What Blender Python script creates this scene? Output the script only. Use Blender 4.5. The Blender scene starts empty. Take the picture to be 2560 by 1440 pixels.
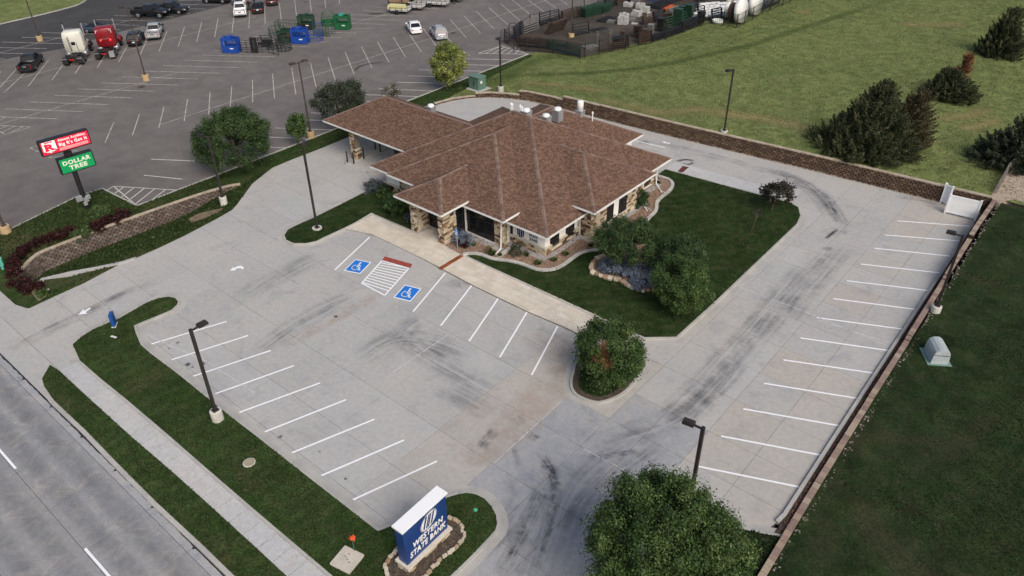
# A bank branch with its parking lot, seen from a drone: everything is built from mesh code.
import bpy, bmesh, math, random
import numpy as np
from mathutils import Vector, Matrix, Euler
from mathutils.geometry import tessellate_polygon

rnd = random.Random(11)
nr = np.random.RandomState(11)
SC = bpy.context.scene
COL = SC.collection
R = math.radians

# ------------------------------------------------------------------ camera
# World frame: X runs along the bank's front pavement, Y runs away from the street, the origin is the
# front right wall corner of the bank, Z = 0 is the parking lot.
W0, H0, FPX = 2560, 1440, 1924.84
PITCH, ROLL, YAW = R(34.2427), R(-0.6802), R(-40.5)
_U = np.array([math.cos(YAW), math.sin(YAW)])
_V = np.array([-math.sin(YAW), math.cos(YAW)])
_O = np.array([2.70797, 52.70071])
_f = np.array([0, math.cos(PITCH), -math.sin(PITCH)])
_r = np.array([1.0, 0, 0])
_u = np.cross(_r, _f)
_cA = math.cos(ROLL) * _r + math.sin(ROLL) * _u
_cB = -math.sin(ROLL) * _r + math.cos(ROLL) * _u


def _tow(a):
    return np.array([a[:2] @ _U, a[:2] @ _V, a[2]])


CA, CB, CF = _tow(_cA), _tow(_cB), _tow(_f)
CLOC = np.array([-_O @ _U, -_O @ _V, 33.0213])

cam_data = bpy.data.cameras.new('camera')
cam = bpy.data.objects.new('camera', cam_data)
COL.objects.link(cam)
cam_data.sensor_width = 36
cam_data.lens = 36 * FPX / W0
cam_data.clip_start = 0.5
cam_data.clip_end = 2000
cam.matrix_world = Matrix(((CA[0], CB[0], -CF[0], CLOC[0]), (CA[1], CB[1], -CF[1], CLOC[1]),
                           (CA[2], CB[2], -CF[2], CLOC[2]), (0, 0, 0, 1)))
SC.camera = cam

# ------------------------------------------------------------------ world, sun, exposure
SUN_DIR = Vector((0.80, -0.34, 0.80)).normalized()      # towards the sun
wd = bpy.data.worlds.new('World')
SC.world = wd
wd.use_nodes = True
_n, _l = wd.node_tree.nodes, wd.node_tree.links
_n.clear()
_bg = _n.new('ShaderNodeBackground')
_sky = _n.new('ShaderNodeTexSky')
_sky.sky_type = 'NISHITA'
_sky.sun_disc = False
_sky.sun_elevation = math.asin(SUN_DIR.z)
_sky.sun_rotation = math.atan2(SUN_DIR.x, SUN_DIR.y)
_sky.air_density = 1.0
_sky.dust_density = 4.0
_sky.ozone_density = 0.6
_wo = _n.new('ShaderNodeOutputWorld')
_l.new(_sky.outputs[0], _bg.inputs[0])
_bg.inputs[1].default_value = 0.085
_l.new(_bg.outputs[0], _wo.inputs[0])
sd = bpy.data.lights.new('sun', 'SUN')
sd.energy = 1.5
sd.angle = R(38)
sd.color = (1.0, 0.955, 0.90)
so = bpy.data.objects.new('sun', sd)
COL.objects.link(so)
so.location = (0, 0, 60)
so.rotation_euler = SUN_DIR.to_track_quat('Z', 'Y').to_euler()
SC.view_settings.view_transform = 'Standard'
SC.view_settings.look = 'None'
SC.view_settings.gamma = 1
SC.view_settings.use_curve_mapping = False
SC.view_settings.exposure = 0.55
SC.cycles.max_bounces = 5
SC.cycles.transparent_max_bounces = 8


# ------------------------------------------------------------------ picture <-> place
def G(x, y, z=0.0):
    """The point of the level z that the survey photo shows at (x, y)."""
    d = CF + (x - W0 / 2) / FPX * CA - (y - H0 / 2) / FPX * CB
    t = (z - CLOC[2]) / d[2]
    return np.array([CLOC[0] + d[0] * t, CLOC[1] + d[1] * t])


def PJ(p):
    v = np.array(p, float) - CLOC
    w = v @ CF
    return np.array([W0 / 2 + FPX * (v @ CA) / w, H0 / 2 - FPX * (v @ CB) / w, w])


def GL(pts, z=0.0):
    return [tuple(G(x, y, z)) for x, y in pts]


def ss(t):
    t = min(1.0, max(0.0, t))
    return t * t * (3 - 2 * t)


def z_field(x, y):
    return 1.4 * ss((x + 33) / 22)


def GF(x, y):
    """Like G, on the rising field behind the bank."""
    z = 0.7
    for _ in range(12):
        p = G(x, y, z)
        z = z_field(*p)
    return np.array([p[0], p[1], z])


def z_lawn(y):
    ys = [-60, -9.5, -8.5, -1, 0.2, 6.5, 8, 15.5, 17, 22.5, 24, 40]
    zs = [.26, .28, .36, .38, .5, .52, .7, .74, 1.02, 1.06, 1.34, 1.4]
    return float(np.interp(y, ys, zs))


def GR(x, y):
    z = 0.5
    for _ in range(12):
        p = G(x, y, z)
        z = z_lawn(p[1]) - .04
    return np.array([p[0], p[1], z])


# ------------------------------------------------------------------ mesh building
class MB:
    def __init__(s):
        s.v, s.f, s.m, s.c = [], [], [], []
        s.col = None

    def add(s, pts, faces, m=0, c=None):
        b = len(s.v)
        s.v += [tuple(p) for p in pts]
        c = c or s.col
        for f in faces:
            s.f.append([b + i for i in f])
            s.m.append(m)
            s.c.append(c or (1, 1, 1))
        return s

    def quad(s, a, b, c, d, m=0, col=None):
        return s.add((a, b, c, d), ((0, 1, 2, 3),), m, col)

    def box(s, x0, x1, y0, y1, z0, z1, m=0, c=None):
        p = [(x, y, z) for z in (z0, z1) for x, y in ((x0, y0), (x1, y0), (x1, y1), (x0, y1))]
        return s.add(p, ((3, 2, 1, 0), (4, 5, 6, 7), (0, 1, 5, 4), (1, 2, 6, 5), (2, 3, 7, 6), (3, 0, 4, 7)), m, c)

    def mbox(s, mat4, sx, sy, sz, m=0, c=None):
        p = [mat4 @ Vector((x * sx, y * sy, z * sz)) for z in (-.5, .5) for x, y in ((-.5, -.5), (.5, -.5), (.5, .5), (-.5, .5))]
        return s.add(p, ((3, 2, 1, 0), (4, 5, 6, 7), (0, 1, 5, 4), (1, 2, 6, 5), (2, 3, 7, 6), (3, 0, 4, 7)), m, c)

    def bar(s, a, b, w, h=None, m=0, c=None):
        a, b = Vector(a), Vector(b)
        h = h or w
        d = b - a
        q = d.to_track_quat('Y', 'Z').to_matrix().to_4x4()
        return s.mbox(Matrix.Translation((a + b) / 2) @ q, w, d.length, h, m, c)

    def prism(s, poly, z0, z1, m=0, c=None, bottom=False):
        a = sum(poly[i - 1][0] * poly[i][1] - poly[i][0] * poly[i - 1][1] for i in range(len(poly)))
        if a < 0:
            poly = poly[::-1]
        n = len(poly)
        zz = (lambda t, p: t(p) if callable(t) else t)
        p = [(x, y, zz(z0, (x, y))) for x, y in poly] + [(x, y, zz(z1, (x, y))) for x, y in poly]
        if n == 4:
            s.add(p, [(4, 5, 6, 7)] + [(i, (i + 1) % n, n + (i + 1) % n, n + i) for i in range(n)] + ([(3, 2, 1, 0)] if bottom else []), m, c)
        else:
            tris = tessellate_polygon([[Vector((x, y, 0)) for x, y in poly]])
            ff = []
            for t in tris:
                q = [poly[i] for i in t]
                ar = (q[1][0] - q[0][0]) * (q[2][1] - q[0][1]) - (q[2][0] - q[0][0]) * (q[1][1] - q[0][1])
                ff.append(tuple(n + i for i in (t if ar > 0 else t[::-1])))
            s.add(p, ff + [(i, (i + 1) % n, n + (i + 1) % n, n + i) for i in range(n)], m, c)
        return s

    def tube(s, pts, r, n=6, m=0, c=None, cap=True):
        pts = [Vector(p) for p in pts]
        rr = r if isinstance(r, (list, tuple)) else [r] * len(pts)
        P, F = [], []
        x = None
        for i, p in enumerate(pts):
            d = (pts[min(i + 1, len(pts) - 1)] - pts[max(i - 1, 0)]).normalized()
            if x is None:
                x = d.orthogonal().normalized()
            x = (x - d * x.dot(d)).normalized()
            y = d.cross(x)
            for k in range(n):
                a = 2 * math.pi * k / n
                P.append(p + (x * math.cos(a) + y * math.sin(a)) * rr[i])
        for i in range(len(pts) - 1):
            for k in range(n):
                k2 = (k + 1) % n
                F.append((i * n + k, i * n + k2, (i + 1) * n + k2, (i + 1) * n + k))
        if cap:
            F.append(tuple(range(n))[::-1])
            F.append(tuple((len(pts) - 1) * n + k for k in range(n)))
        return s.add(P, F, m, c)

    def lathe(s, prof, n=16, at=(0, 0, 0), m=0, c=None, mat4=None):
        P, F = [], []
        for r, z in prof:
            for k in range(n):
                a = 2 * math.pi * k / n
                p = Vector((r * math.cos(a), r * math.sin(a), z))
                p = mat4 @ p if mat4 else p + Vector(at)
                P.append(p)
        for i in range(len(prof) - 1):
            for k in range(n):
                k2 = (k + 1) % n
                F.append((i * n + k, i * n + k2, (i + 1) * n + k2, (i + 1) * n + k))
        F.append(tuple(range(n))[::-1])
        F.append(tuple((len(prof) - 1) * n + k for k in range(n)))
        return s.add(P, F, m, c)

    def mesh(s, name, mats, smooth=False, off=(0, 0, 0)):
        me = bpy.data.meshes.new(name)
        ox, oy, oz = off
        me.from_pydata([(p[0] - ox, p[1] - oy, p[2] - oz) for p in s.v], [], s.f)
        for q in (mats if isinstance(mats, (list, tuple)) else [mats]):
            me.materials.append(q)
        me.polygons.foreach_set('material_index', s.m)
        if any(k != (1, 1, 1) for k in s.c):
            at = me.attributes.new('Col', 'FLOAT_COLOR', 'FACE')
            at.data.foreach_set('color', np.array([(k[0], k[1], k[2], 1) for k in s.c], 'f').ravel())
        if smooth:
            me.polygons.foreach_set('use_smooth', [True] * len(s.f))
        me.update()
        return me

    def out(s, name, mats, parent=None, smooth=False, off=(0, 0, 0), loc=None):
        o = bpy.data.objects.new(name, s.mesh(name, mats, smooth, off))
        COL.objects.link(o)
        if parent:
            o.parent = parent
        if loc is not None:
            o.location = loc
        return o


def inst(name, me, parent=None, loc=(0, 0, 0), rot=(0, 0, 0), scale=(1, 1, 1)):
    o = bpy.data.objects.new(name, me)
    COL.objects.link(o)
    o.parent = parent
    o.location, o.rotation_euler, o.scale = loc, rot, scale
    return o


def thing(name, label, cat, loc=(0, 0, 0), rz=0.0, group=None):
    o = bpy.data.objects.new(name, None)
    o.empty_display_size = .3
    COL.objects.link(o)
    o.location = loc
    o.rotation_euler = (0, 0, rz)
    return tag(o, label, cat, group)


def tag(o, label, cat, group=None):
    o['label'], o['category'] = label, cat
    if group:
        o['group'] = group
    return o


def struct(o):
    o['kind'] = 'structure'
    return o


def stuff(o):
    o['kind'] = 'stuff'
    return o


def dup(root, loc, rz=None, label=None):
    def rec(o, par):
        c = o.copy()
        COL.objects.link(c)
        if par:
            c.parent = par
        for ch in o.children:
            rec(ch, c)
        return c
    r = rec(root, None)
    r.location = loc
    if rz is not None:
        r.rotation_euler = (0, 0, rz)
    if label:
        r['label'] = label
    return r


# ------------------------------------------------------------------ materials
class NT:
    def __init__(s, name):
        s.mat = bpy.data.materials.new(name)
        s.mat.use_nodes = True
        s.t = s.mat.node_tree
        s.b = s.t.nodes['Principled BSDF']
        s.pos = None

    def n(s, kind, **kw):
        q = s.t.nodes.new(kind)
        for k, v in kw.items():
            setattr(q, k, v)
        return q

    def link(s, a, b):
        s.t.links.new(a, b)

    def coord(s):
        if s.pos is None:
            s.pos = s.n('ShaderNodeNewGeometry').outputs['Position']
        return s.pos

    def noise(s, scale, detail=3, rough=.55, vec=None, dist=0):
        q = s.n('ShaderNodeTexNoise')
        q.inputs['Scale'].default_value = scale
        q.inputs['Detail'].default_value = detail
        q.inputs['Roughness'].default_value = rough
        q.inputs['Distortion'].default_value = dist
        s.link(vec or s.coord(), q.inputs['Vector'])
        return q.outputs[0]

    def ramp(s, f, lo, hi, a=0.0, b=1.0):
        q = s.n('ShaderNodeMapRange')
        q.interpolation_type = 'SMOOTHSTEP'
        s.link(f, q.inputs[0])
        for i, v in ((1, lo), (2, hi), (3, a), (4, b)):
            q.inputs[i].default_value = v
        return q.outputs[0]

    def math(s, op, a, b=None):
        q = s.n('ShaderNodeMath', operation=op)
        for i, v in enumerate((a, b)):
            if v is None:
                continue
            if isinstance(v, (int, float)):
                q.inputs[i].default_value = v
            else:
                s.link(v, q.inputs[i])
        return q.outputs[0]

    def mix(s, fac, a, b, mode='MIX'):
        q = s.n('ShaderNodeMix', data_type='RGBA', blend_type=mode)
        for i, v in ((0, fac), (6, a), (7, b)):
            if isinstance(v, (int, float)):
                q.inputs[i].default_value = v
            elif isinstance(v, (tuple, list)):
                q.inputs[i].default_value = (v[0], v[1], v[2], 1)
            else:
                s.link(v, q.inputs[i])
        return q.outputs[2]

    def cramp(s, f, stops, const=False):
        q = s.n('ShaderNodeValToRGB')
        e = q.color_ramp.elements
        while len(e) < len(stops):
            e.new(.5)
        for el, (p, c) in zip(e, stops):
            el.position = p
            el.color = (c[0], c[1], c[2], 1)
        if const:
            q.color_ramp.interpolation = 'CONSTANT'
        s.link(f, q.inputs[0])
        return q.outputs[0]

    def scale_val(s, col, f):
        q = s.n('ShaderNodeVectorMath', operation='SCALE')
        s.link(col, q.inputs[0])
        s.link(f, q.inputs['Scale'])
        return q.outputs[0]

    def done(s, col, rough=.85, spec=.3, metal=0.0, bump=None):
        if isinstance(col, (tuple, list)):
            s.b.inputs['Base Color'].default_value = (col[0], col[1], col[2], 1)
        else:
            s.link(col, s.b.inputs['Base Color'])
        s.b.inputs['Roughness'].default_value = rough
        s.b.inputs['Specular IOR Level'].default_value = spec
        s.b.inputs['Metallic'].default_value = metal
        if bump:
            q = s.n('ShaderNodeBump')
            q.inputs['Strength'].default_value = bump[1]
            q.inputs['Distance'].default_value = bump[2] if len(bump) > 2 else .02
            s.link(bump[0], q.inputs['Height'])
            s.link(q.outputs[0], s.b.inputs['Normal'])
        return s.mat


def mat(name, c, c2=None, sc=1.5, var=.18, fine=14, rough=.8, spec=.3, metal=0.0, objvar=0.0, vcol=False, bump=0.0, lo=.38, hi=.66):
    """A surface with two tones in blotches, fine grain and (optionally) a tint of its own per object or face."""
    t = NT(name)
    col = t.n('ShaderNodeRGB').outputs[0]
    col.default_value = (c[0], c[1], c[2], 1)
    if c2:
        col = t.mix(t.ramp(t.noise(sc, 4), lo, hi), col, c2)
    if vcol:
        a = t.n('ShaderNodeAttribute', attribute_name='Col')
        col = t.mix(1.0, col, a.outputs['Color'], 'MULTIPLY')
    g = t.noise(fine, 2, .6)
    if var:
        col = t.scale_val(col, t.ramp(g, .2, .8, 1 - var, 1 + var))
    if objvar:
        oi = t.n('ShaderNodeObjectInfo')
        col = t.scale_val(col, t.ramp(oi.outputs['Random'], 0, 1, 1 - objvar, 1 + objvar))
    return t.done(col, rough, spec, metal, (g, bump) if bump else None)


def palette(name, cols, rough=.85, var=.2, fine=9, bump=.3, attr=False):
    """Stones, blocks and shingles: each piece takes one colour of a palette."""
    t = NT(name)
    if attr:
        f = t.n('ShaderNodeAttribute', attribute_name='Col').outputs['Fac']
        f = t.n('ShaderNodeAttribute', attribute_name='Col')
        sp = t.n('ShaderNodeSeparateColor')
        t.link(f.outputs['Color'], sp.inputs[0])
        f = sp.outputs[0]
    else:
        f = t.n('ShaderNodeObjectInfo').outputs['Random']
    n = len(cols)
    col = t.cramp(f, [(i / n, c) for i, c in enumerate(cols)], True)
    g = t.noise(fine, 3, .6)
    col = t.scale_val(col, t.ramp(g, .2, .8, 1 - var, 1 + var))
    return t.done(col, rough, .2, 0, (g, bump) if bump else None)


def smooth(pts, k=5, closed=True):
    """Catmull-Rom through traced points."""
    P = [np.array(p, float) for p in pts]
    n = len(P)
    out = []
    for i in range(n if closed else n - 1):
        a, b, c, d = (P[(i + j) % n] if closed else P[min(max(i + j, 0), n - 1)] for j in (-1, 0, 1, 2))
        for q in range(k):
            t = q / k
            out.append(tuple(.5 * (2 * b + (c - a) * t + (2 * a - 5 * b + 4 * c - d) * t * t + (3 * b - a - 3 * c + d) * t ** 3)))
    if not closed:
        out.append(tuple(P[-1]))
    return out


def area2(poly):
    return sum(poly[i - 1][0] * poly[i][1] - poly[i][0] * poly[i - 1][1] for i in range(len(poly)))


def offset(poly, d):
    """Outline moved outwards by d (metres)."""
    flip = area2(poly) < 0
    if flip:
        poly = poly[::-1]
    n = len(poly)
    out = []
    for i in range(n):
        a, b, c = (Vector(poly[(i + j) % n]) for j in (-1, 0, 1))
        e1, e2 = (b - a).normalized(), (c - b).normalized()
        nn = Vector((e1.y + e2.y, -e1.x - e2.x))
        if nn.length < 1e-6:
            nn = Vector((e1.y, -e1.x))
        nn.normalize()
        k = max(.5, nn.dot(Vector((e1.y, -e1.x))))
        q = b + nn * d / k
        out.append((q.x, q.y))
    return out[::-1] if flip else out


def ring(mb, inner, outer, z0, z1, m=0):
    inner, outer = (q if area2(q) > 0 else q[::-1] for q in (inner, outer))
    n = len(inner)
    p = [(x, y, z) for z in (z0, z1) for L in (inner, outer) for x, y in L]
    ff = []
    for i in range(n):
        j = (i + 1) % n
        ff += [(2 * n + i, 3 * n + i, 3 * n + j, 2 * n + j), (n + i, n + j, 3 * n + j, 3 * n + i), (j, i, 2 * n + i, 2 * n + j)]
    mb.add(p, ff, m)


def clip_cell(poly, x0, x1, y0, y1):
    for ax, lim, sg in ((0, x0, 1), (0, x1, -1), (1, y0, 1), (1, y1, -1)):
        if not poly:
            return poly
        out = []
        for i in range(len(poly)):
            a, b = poly[i - 1], poly[i]
            da, db = sg * (a[ax] - lim), sg * (b[ax] - lim)
            if da * db < 0:
                t = da / (da - db)
                out.append((a[0] + (b[0] - a[0]) * t, a[1] + (b[1] - a[1]) * t))
            if db >= 0:
                out.append(b)
        poly = out
    return poly


def inside(p, poly):
    c = False
    for i in range(len(poly)):
        (x0, y0), (x1, y1) = poly[i - 1], poly[i]
        if (y0 > p[1]) != (y1 > p[1]) and p[0] < (x1 - x0) * (p[1] - y0) / (y1 - y0) + x0:
            c = not c
    return c


def dedupe(poly, eps=.01):
    out = []
    for p in poly:
        if not out or abs(p[0] - out[-1][0]) + abs(p[1] - out[-1][1]) > eps:
            out.append(p)
    if len(out) > 1 and abs(out[0][0] - out[-1][0]) + abs(out[0][1] - out[-1][1]) < eps:
        out.pop()
    return out


def slabs(parent, poly, xs, ys, gap, z0, z1, pick, name, holes=()):
    """Cast slabs: the outline cut along its joints, every slab an object of its own."""
    k = 0
    for i in range(len(xs) - 1):
        for j in range(len(ys) - 1):
            c = dedupe(clip_cell(list(poly), xs[i] + gap / 2, xs[i + 1] - gap / 2, ys[j] + gap / 2, ys[j + 1] - gap / 2))
            if len(c) < 3 or abs(area2(c)) < .12:
                continue
            cx, cy = sum(p[0] for p in c) / len(c), sum(p[1] for p in c) / len(c)
            tp = c + [(cx, cy)]
            if any(all(inside(q, h) for q in tp) for h in holes):
                continue
            MB().prism(c, z0, z1).out(name, pick(cx, cy), parent)
            k += 1
    return k
# ------------------------------------------------------------------ ground materials
def concrete(name, a, b, dirt, k=1.0):
    # k: how strongly blotches and streaks of dirt show
    t = NT(name)
    big = t.noise(.11, 4, .6)
    mid = t.noise(.55, 5, .62, dist=.6)
    col = t.mix(t.ramp(big, .36, .64), a, b)
    col = t.mix(t.ramp(mid, .50, .74, 0, .75 * k), col, dirt)
    st = t.n('ShaderNodeMapping')
    t.link(t.coord(), st.inputs[0])
    st.inputs['Scale'].default_value = (.25, 2.2, 1)
    st.inputs['Rotation'].default_value = (0, 0, R(12))
    streak = t.noise(1.1, 4, .65, st.outputs[0])
    col = t.mix(t.ramp(streak, .55, .82, 0, .55 * k), col, dirt)
    oi = t.n('ShaderNodeObjectInfo')
    col = t.scale_val(col, t.ramp(oi.outputs['Random'], 0, 1, .975, 1.025))
    tn = t.noise(.9, 5, .7, dist=1.0)
    col = t.mix(t.ramp(tn, .48, .70, 0, .45), col, (.45, .415, .365))
    g = t.noise(26, 2, .7)
    col = t.scale_val(col, t.ramp(g, .25, .75, .80, 1.16))
    col = t.scale_val(col, t.ramp(t.noise(3.3, 4, .7), .3, .7, .93, 1.07))
    sp = t.noise(7.5, 2, .8)
    col = t.mix(t.ramp(sp, .68, .78, 0, .35), col, (.12, .115, .115))
    return t.done(col, .9, .2, 0, (g, .25, .01))


M_CONC = concrete('concrete_grey', (.395, .389, .378), (.432, .418, .396), (.325, .326, .332))
M_CONC_TAN = concrete('concrete_tan', (.43, .395, .355), (.41, .39, .365), (.335, .32, .31))
M_CONC_DK = concrete('concrete_worn', (.315, .325, .345), (.36, .36, .365), (.225, .235, .262))
M_CONC_LT = concrete('concrete_clean', (.405, .402, .395), (.435, .425, .41), (.34, .34, .345))
M_WALKC = concrete('pavement_concrete', (.455, .455, .455), (.49, .48, .465), (.38, .38, .39))
M_KERB = mat('kerb_concrete', (.43, .415, .385), (.36, .35, .33), .7, .16, 16, .9)
M_JOINT = mat('joint_filler', (.15, .148, .145), None, var=.2)
M_PAVE = mat('stamped_paving', (.56, .50, .41), (.62, .565, .48), 1.2, .12, 9, .85, objvar=.06)
M_ROAD = concrete('road_concrete', (.255, .258, .268), (.285, .282, .282), (.225, .23, .243), .35)


def grass(name, cols, patch, stripe=None, fine=1.0):
    t = NT(name)
    a = t.noise(.16, 4, .6)
    b = t.noise(1.3, 4, .65)
    c = t.noise(9 * fine, 3, .75)
    e = t.noise(34 * fine, 2, .7)
    col = t.mix(t.ramp(a, .38, .62), cols[0], cols[1])
    col = t.mix(t.ramp(b, .42, .68, 0, .8), col, cols[2])
    col = t.scale_val(col, t.ramp(t.noise(.7, 5, .7, dist=.8), .3, .7, .72, 1.28))
    if patch:
        col = t.mix(t.ramp(t.noise(.09, 3, .6, dist=1.2), .56, .70, 0, patch[1]), col, patch[0])
    if stripe:
        mp = t.n('ShaderNodeMapping')
        t.link(t.coord(), mp.inputs[0])
        mp.inputs['Rotation'].default_value = (0, 0, stripe[0])
        w = t.n('ShaderNodeTexWave')
        w.inputs['Scale'].default_value = stripe[1]
        w.inputs['Distortion'].default_value = 5.0
        w.inputs['Detail'].default_value = 3
        w.inputs['Detail Scale'].default_value = 1.4
        t.link(mp.outputs[0], w.inputs['Vector'])
        col = t.scale_val(col, t.ramp(w.outputs['Fac'], 0, 1, 1 - stripe[2], 1 + stripe[2]))
    col = t.scale_val(col, t.ramp(c, .22, .78, .45, 1.65))
    col = t.scale_val(col, t.ramp(e, .25, .75, .62, 1.4))
    return t.done(col, .95, .08, 0, (t.math('ADD', c, e), .6, .05))


M_LAWN = grass('lawn_grass', ((.016, .034, .009), (.023, .042, .012), (.046, .052, .022)), ((.050, .052, .024), .5), (R(38), .30, .07))
M_VERGE = grass('verge_grass', ((.026, .050, .013), (.036, .060, .018), (.048, .058, .022)), ((.075, .066, .034), .5), (R(3), .33, .08))
M_STRIP = grass('strip_grass', ((.028, .047, .012), (.038, .056, .016), (.052, .056, .022)), ((.11, .092, .045), .6))
M_FIELD = grass('field_grass', ((.112, .145, .048), (.138, .168, .058), (.165, .172, .072)), None, None, .7)
M_RLAWN = grass('lawn_grass_dark', ((.015, .029, .010), (.021, .036, .012), (.031, .037, .018)), ((.042, .042, .022), .6), (R(8), .13, .08))


def asphalt(name, a, b, fine=17):
    t = NT(name)
    col = t.mix(t.ramp(t.noise(.07, 4, .6), .36, .64), a, b)
    col = t.scale_val(col, t.ramp(t.noise(.5, 4, .6), .3, .7, .90, 1.10))
    g = t.noise(fine, 3, .8)
    col = t.scale_val(col, t.ramp(g, .25, .75, .55, 1.5))
    col = t.mix(t.ramp(t.noise(3.1, 2, .8), .70, .8, 0, .3), col, (.26, .2, .19))
    return t.done(col, .92, .2, 0, (g, .4, .01))


M_ASPH = asphalt('old_asphalt', (.138, .125, .117), (.160, .146, .137))
M_ASPH_DK = asphalt('new_asphalt', (.052, .050, .052), (.064, .062, .062))
M_YARD = asphalt('yard_dirt', (.042, .036, .029), (.085, .071, .056), 6)
M_MULCH = mat('rock_mulch', (.19, .125, .09), (.28, .21, .155), 6, .4, 22, .95, bump=.6)
M_GRAVEL = mat('gravel_path', (.33, .265, .21), (.42, .35, .28), 2.5, .45, 11, .95, bump=.6)
M_BARK = mat('dark_mulch', (.06, .048, .038), (.11, .085, .06), 5, .4, 18, .95)
M_DIRT = mat('bare_soil', (.20, .15, .10), (.12, .10, .06), 1.5, .35, 12, .95)
M_PAINT = mat('road_paint_white', (.84, .85, .87), (.80, .81, .83), 5, .05, 20, .7)
M_PAINT_OLD = mat('road_paint_faded', (.50, .47, .42), (.28, .26, .24), 2.2, .25, 14, .85)
M_PAINT_RED = mat('road_paint_red', (.34, .07, .05), (.24, .05, .04), 4, .2, 16, .8)
M_BLUE = mat('road_paint_blue', (.018, .19, .62), (.02, .165, .55), 4, .08, 16, .6)
M_TAR = mat('joint_sealant', (.028, .028, .032), None, var=.3, rough=.7)

# ------------------------------------------------------------------ ground, far to near
struct(MB().box(-330, 330, -200, 420, -2.6, -2.3).out('ground', M_STRIP))

# the old asphalt of the store's parking lot, one sheet up to the kerb at X = -34.2, with the yard beyond the field
asph = MB()
asph.prism([(-320, -90), (-34.35, -90), (-34.35, -16.6), (-40.2, -16.6), (-40.2, -19.3), (-38.4, -26.9), (-38.0, -40), (-320, -40)][4:] +
           [(-320, 400), (-34.35, 400), (-34.35, -16.6), (-40.2, -16.6)], -.4, 0.0)
store_lot = struct(asph.out('store_parking_lot', M_ASPH))
dk = GL([(-420, 250), (0, 150), (155, 122), (305, 78), (461, 39), (569, 11), (640, -10), (760, -50)])
struct(MB().prism(dk + [(-60, 330), (-310, 330), (-310, 30)], -.1, .004).out('new_asphalt', M_ASPH_DK))
isl = GL([(-120, 95), (0, 61), (83, 42), (167, 21), (200, 10), (216, -2), (216, -18), (190, -60), (-200, -60)])
isl = smooth(isl, 3)
struct(MB().prism(isl, 0, .13).out('lawn_island', M_FIELD))
kb = MB()
ring(kb, isl, offset(isl, .18), 0, .14)
struct(kb.out('kerb', M_KERB))

# field behind the bank: starts at the back retaining wall and rises from the store lot's kerb
WALL_BACK = [(-31.0, 18.5), (-30.43, 21.02), (-29.3, 22.95), (-27.8, 24.5), (-26.0, 25.58), (-23.4, 26.64), (-20.26, 27.07), (-15.84, 27.35),
             (-12.0, 27.5), (-3.83, 28.12), (3.53, 28.79), (10.29, 29.41), (15.29, 29.8), (21.62, 30.25), (25.6, 30.55)]
WBX, WBY = [p[0] for p in WALL_BACK], [p[1] for p in WALL_BACK]
YARD = GL([(1262, 108), (1316, 129), (1382, 134), (1450, 147), (1531, 130), (1596, 116), (1664, 99), (1752, 66), (1777, 60), (1807, 64), (1840, 71),
           (1905, 36), (1956, 14), (1990, -4), (2100, -60), (1700, -90), (1530, -8), (1460, 20), (1400, 37), (1325, 60), (1300, 67)])
xs = [-34.2, -33.2, -32.2, -31.0, -30.43, -29.3, -27.8, -26, -23.4, -20.26, -15.84, -12, -8, -3.83, 0, 3.53, 10.29, 15.29, 21.62, 26.2, 34, 50, 80, 130, 220, 330]
gm = MB()
rows = 26
pts = []
for x in xs:
    y0 = float(np.interp(x, WBX, WBY)) + (0 if x < -31.0 else .25)
    for k in range(rows):
        y = y0 + (400 - y0) * (k / (rows - 1)) ** 2.2
        pts.append((x, y, z_field(x, y) + (.02 if k else .0)))
gm.add(pts, [(i * rows + k, (i + 1) * rows + k, (i + 1) * rows + k + 1, i * rows + k + 1) for i in range(len(xs) - 1) for k in range(rows - 1)])
struct(gm.out('field', M_FIELD, smooth=True))
struct(MB().prism(YARD, -.2, lambda p: z_field(*p) + .06).out('storage_yard_ground', M_YARD))

# strip lawn between the store lot and the bank drive, flat part north of the low wall
strip = [(-34.2, -9.5), (-34.2, 40), (-33.4, 40), (-31.0, 18.5), (-30.97, 18.59)] + GL([(1057, 267), (869, 343), (800, 372), (727, 400), (680, 420)]) + [(-30.4, -8.2)]
struct(MB().prism(strip, -.5, .06).out('strip_lawn', M_VERGE))
knee = [(-34.2, -9.5), (-30.4, -8.2), (-31.6, -10.0), (-32.2, -14.8), (-32.6, -20.6), (-32.75, -25.6), (-31.9, -27.3), (-33.5, -29.6), (-40, -29.6), (-38.6, -26.7), (-40.3, -19.2), (-40.2, -16.9), (-34.2, -16.5)]
struct(MB().prism(knee, -1.8, .10).out('strip_lawn', M_STRIP))
km = MB()
kl = [(-38.9, -29.5), (-38.55, -26.7), (-40.35, -19.2), (-40.2, -16.85), (-34.25, -16.5), (-34.25, 40)]
for a, b in zip(kl, kl[1:]):
    km.bar((a[0], a[1], .03), (b[0], b[1], .03), .17, .2)
struct(km.out('kerb', M_KERB))

# swale between the low wall and the drive: falls 1.5 m from the drive's edge to the wall's foot
DRV = GL([(75, 770), (95, 761), (210, 705), (290, 665), (345, 643), (400, 619), (460, 590), (540, 548), (580, 525), (592, 512), (612, 482), (630, 460), (680, 420)])
LW = [(-31.9, -27.2), (-32.5, -25.8), (-32.55, -24.0), (-32.5, -21.0), (-32.3, -18.0), (-32.0, -14.8), (-31.75, -12.5), (-31.45, -10.6), (-31.1, -9.2), (-30.5, -8.0)]
LWZ = [-1.45, -1.5, -1.5, -1.5, -1.5, -1.4, -1.1, -.6, -.2, 0.0]


def lerp_line(P, n):
    d = [0]
    for a, b in zip(P, P[1:]):
        d.append(d[-1] + math.dist(a, b))
    q = [d[-1] * i / (n - 1) for i in range(n)]
    return [tuple(float(np.interp(t, d, [p[k] for p in P])) for k in range(len(P[0]))) for t in q]


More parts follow.
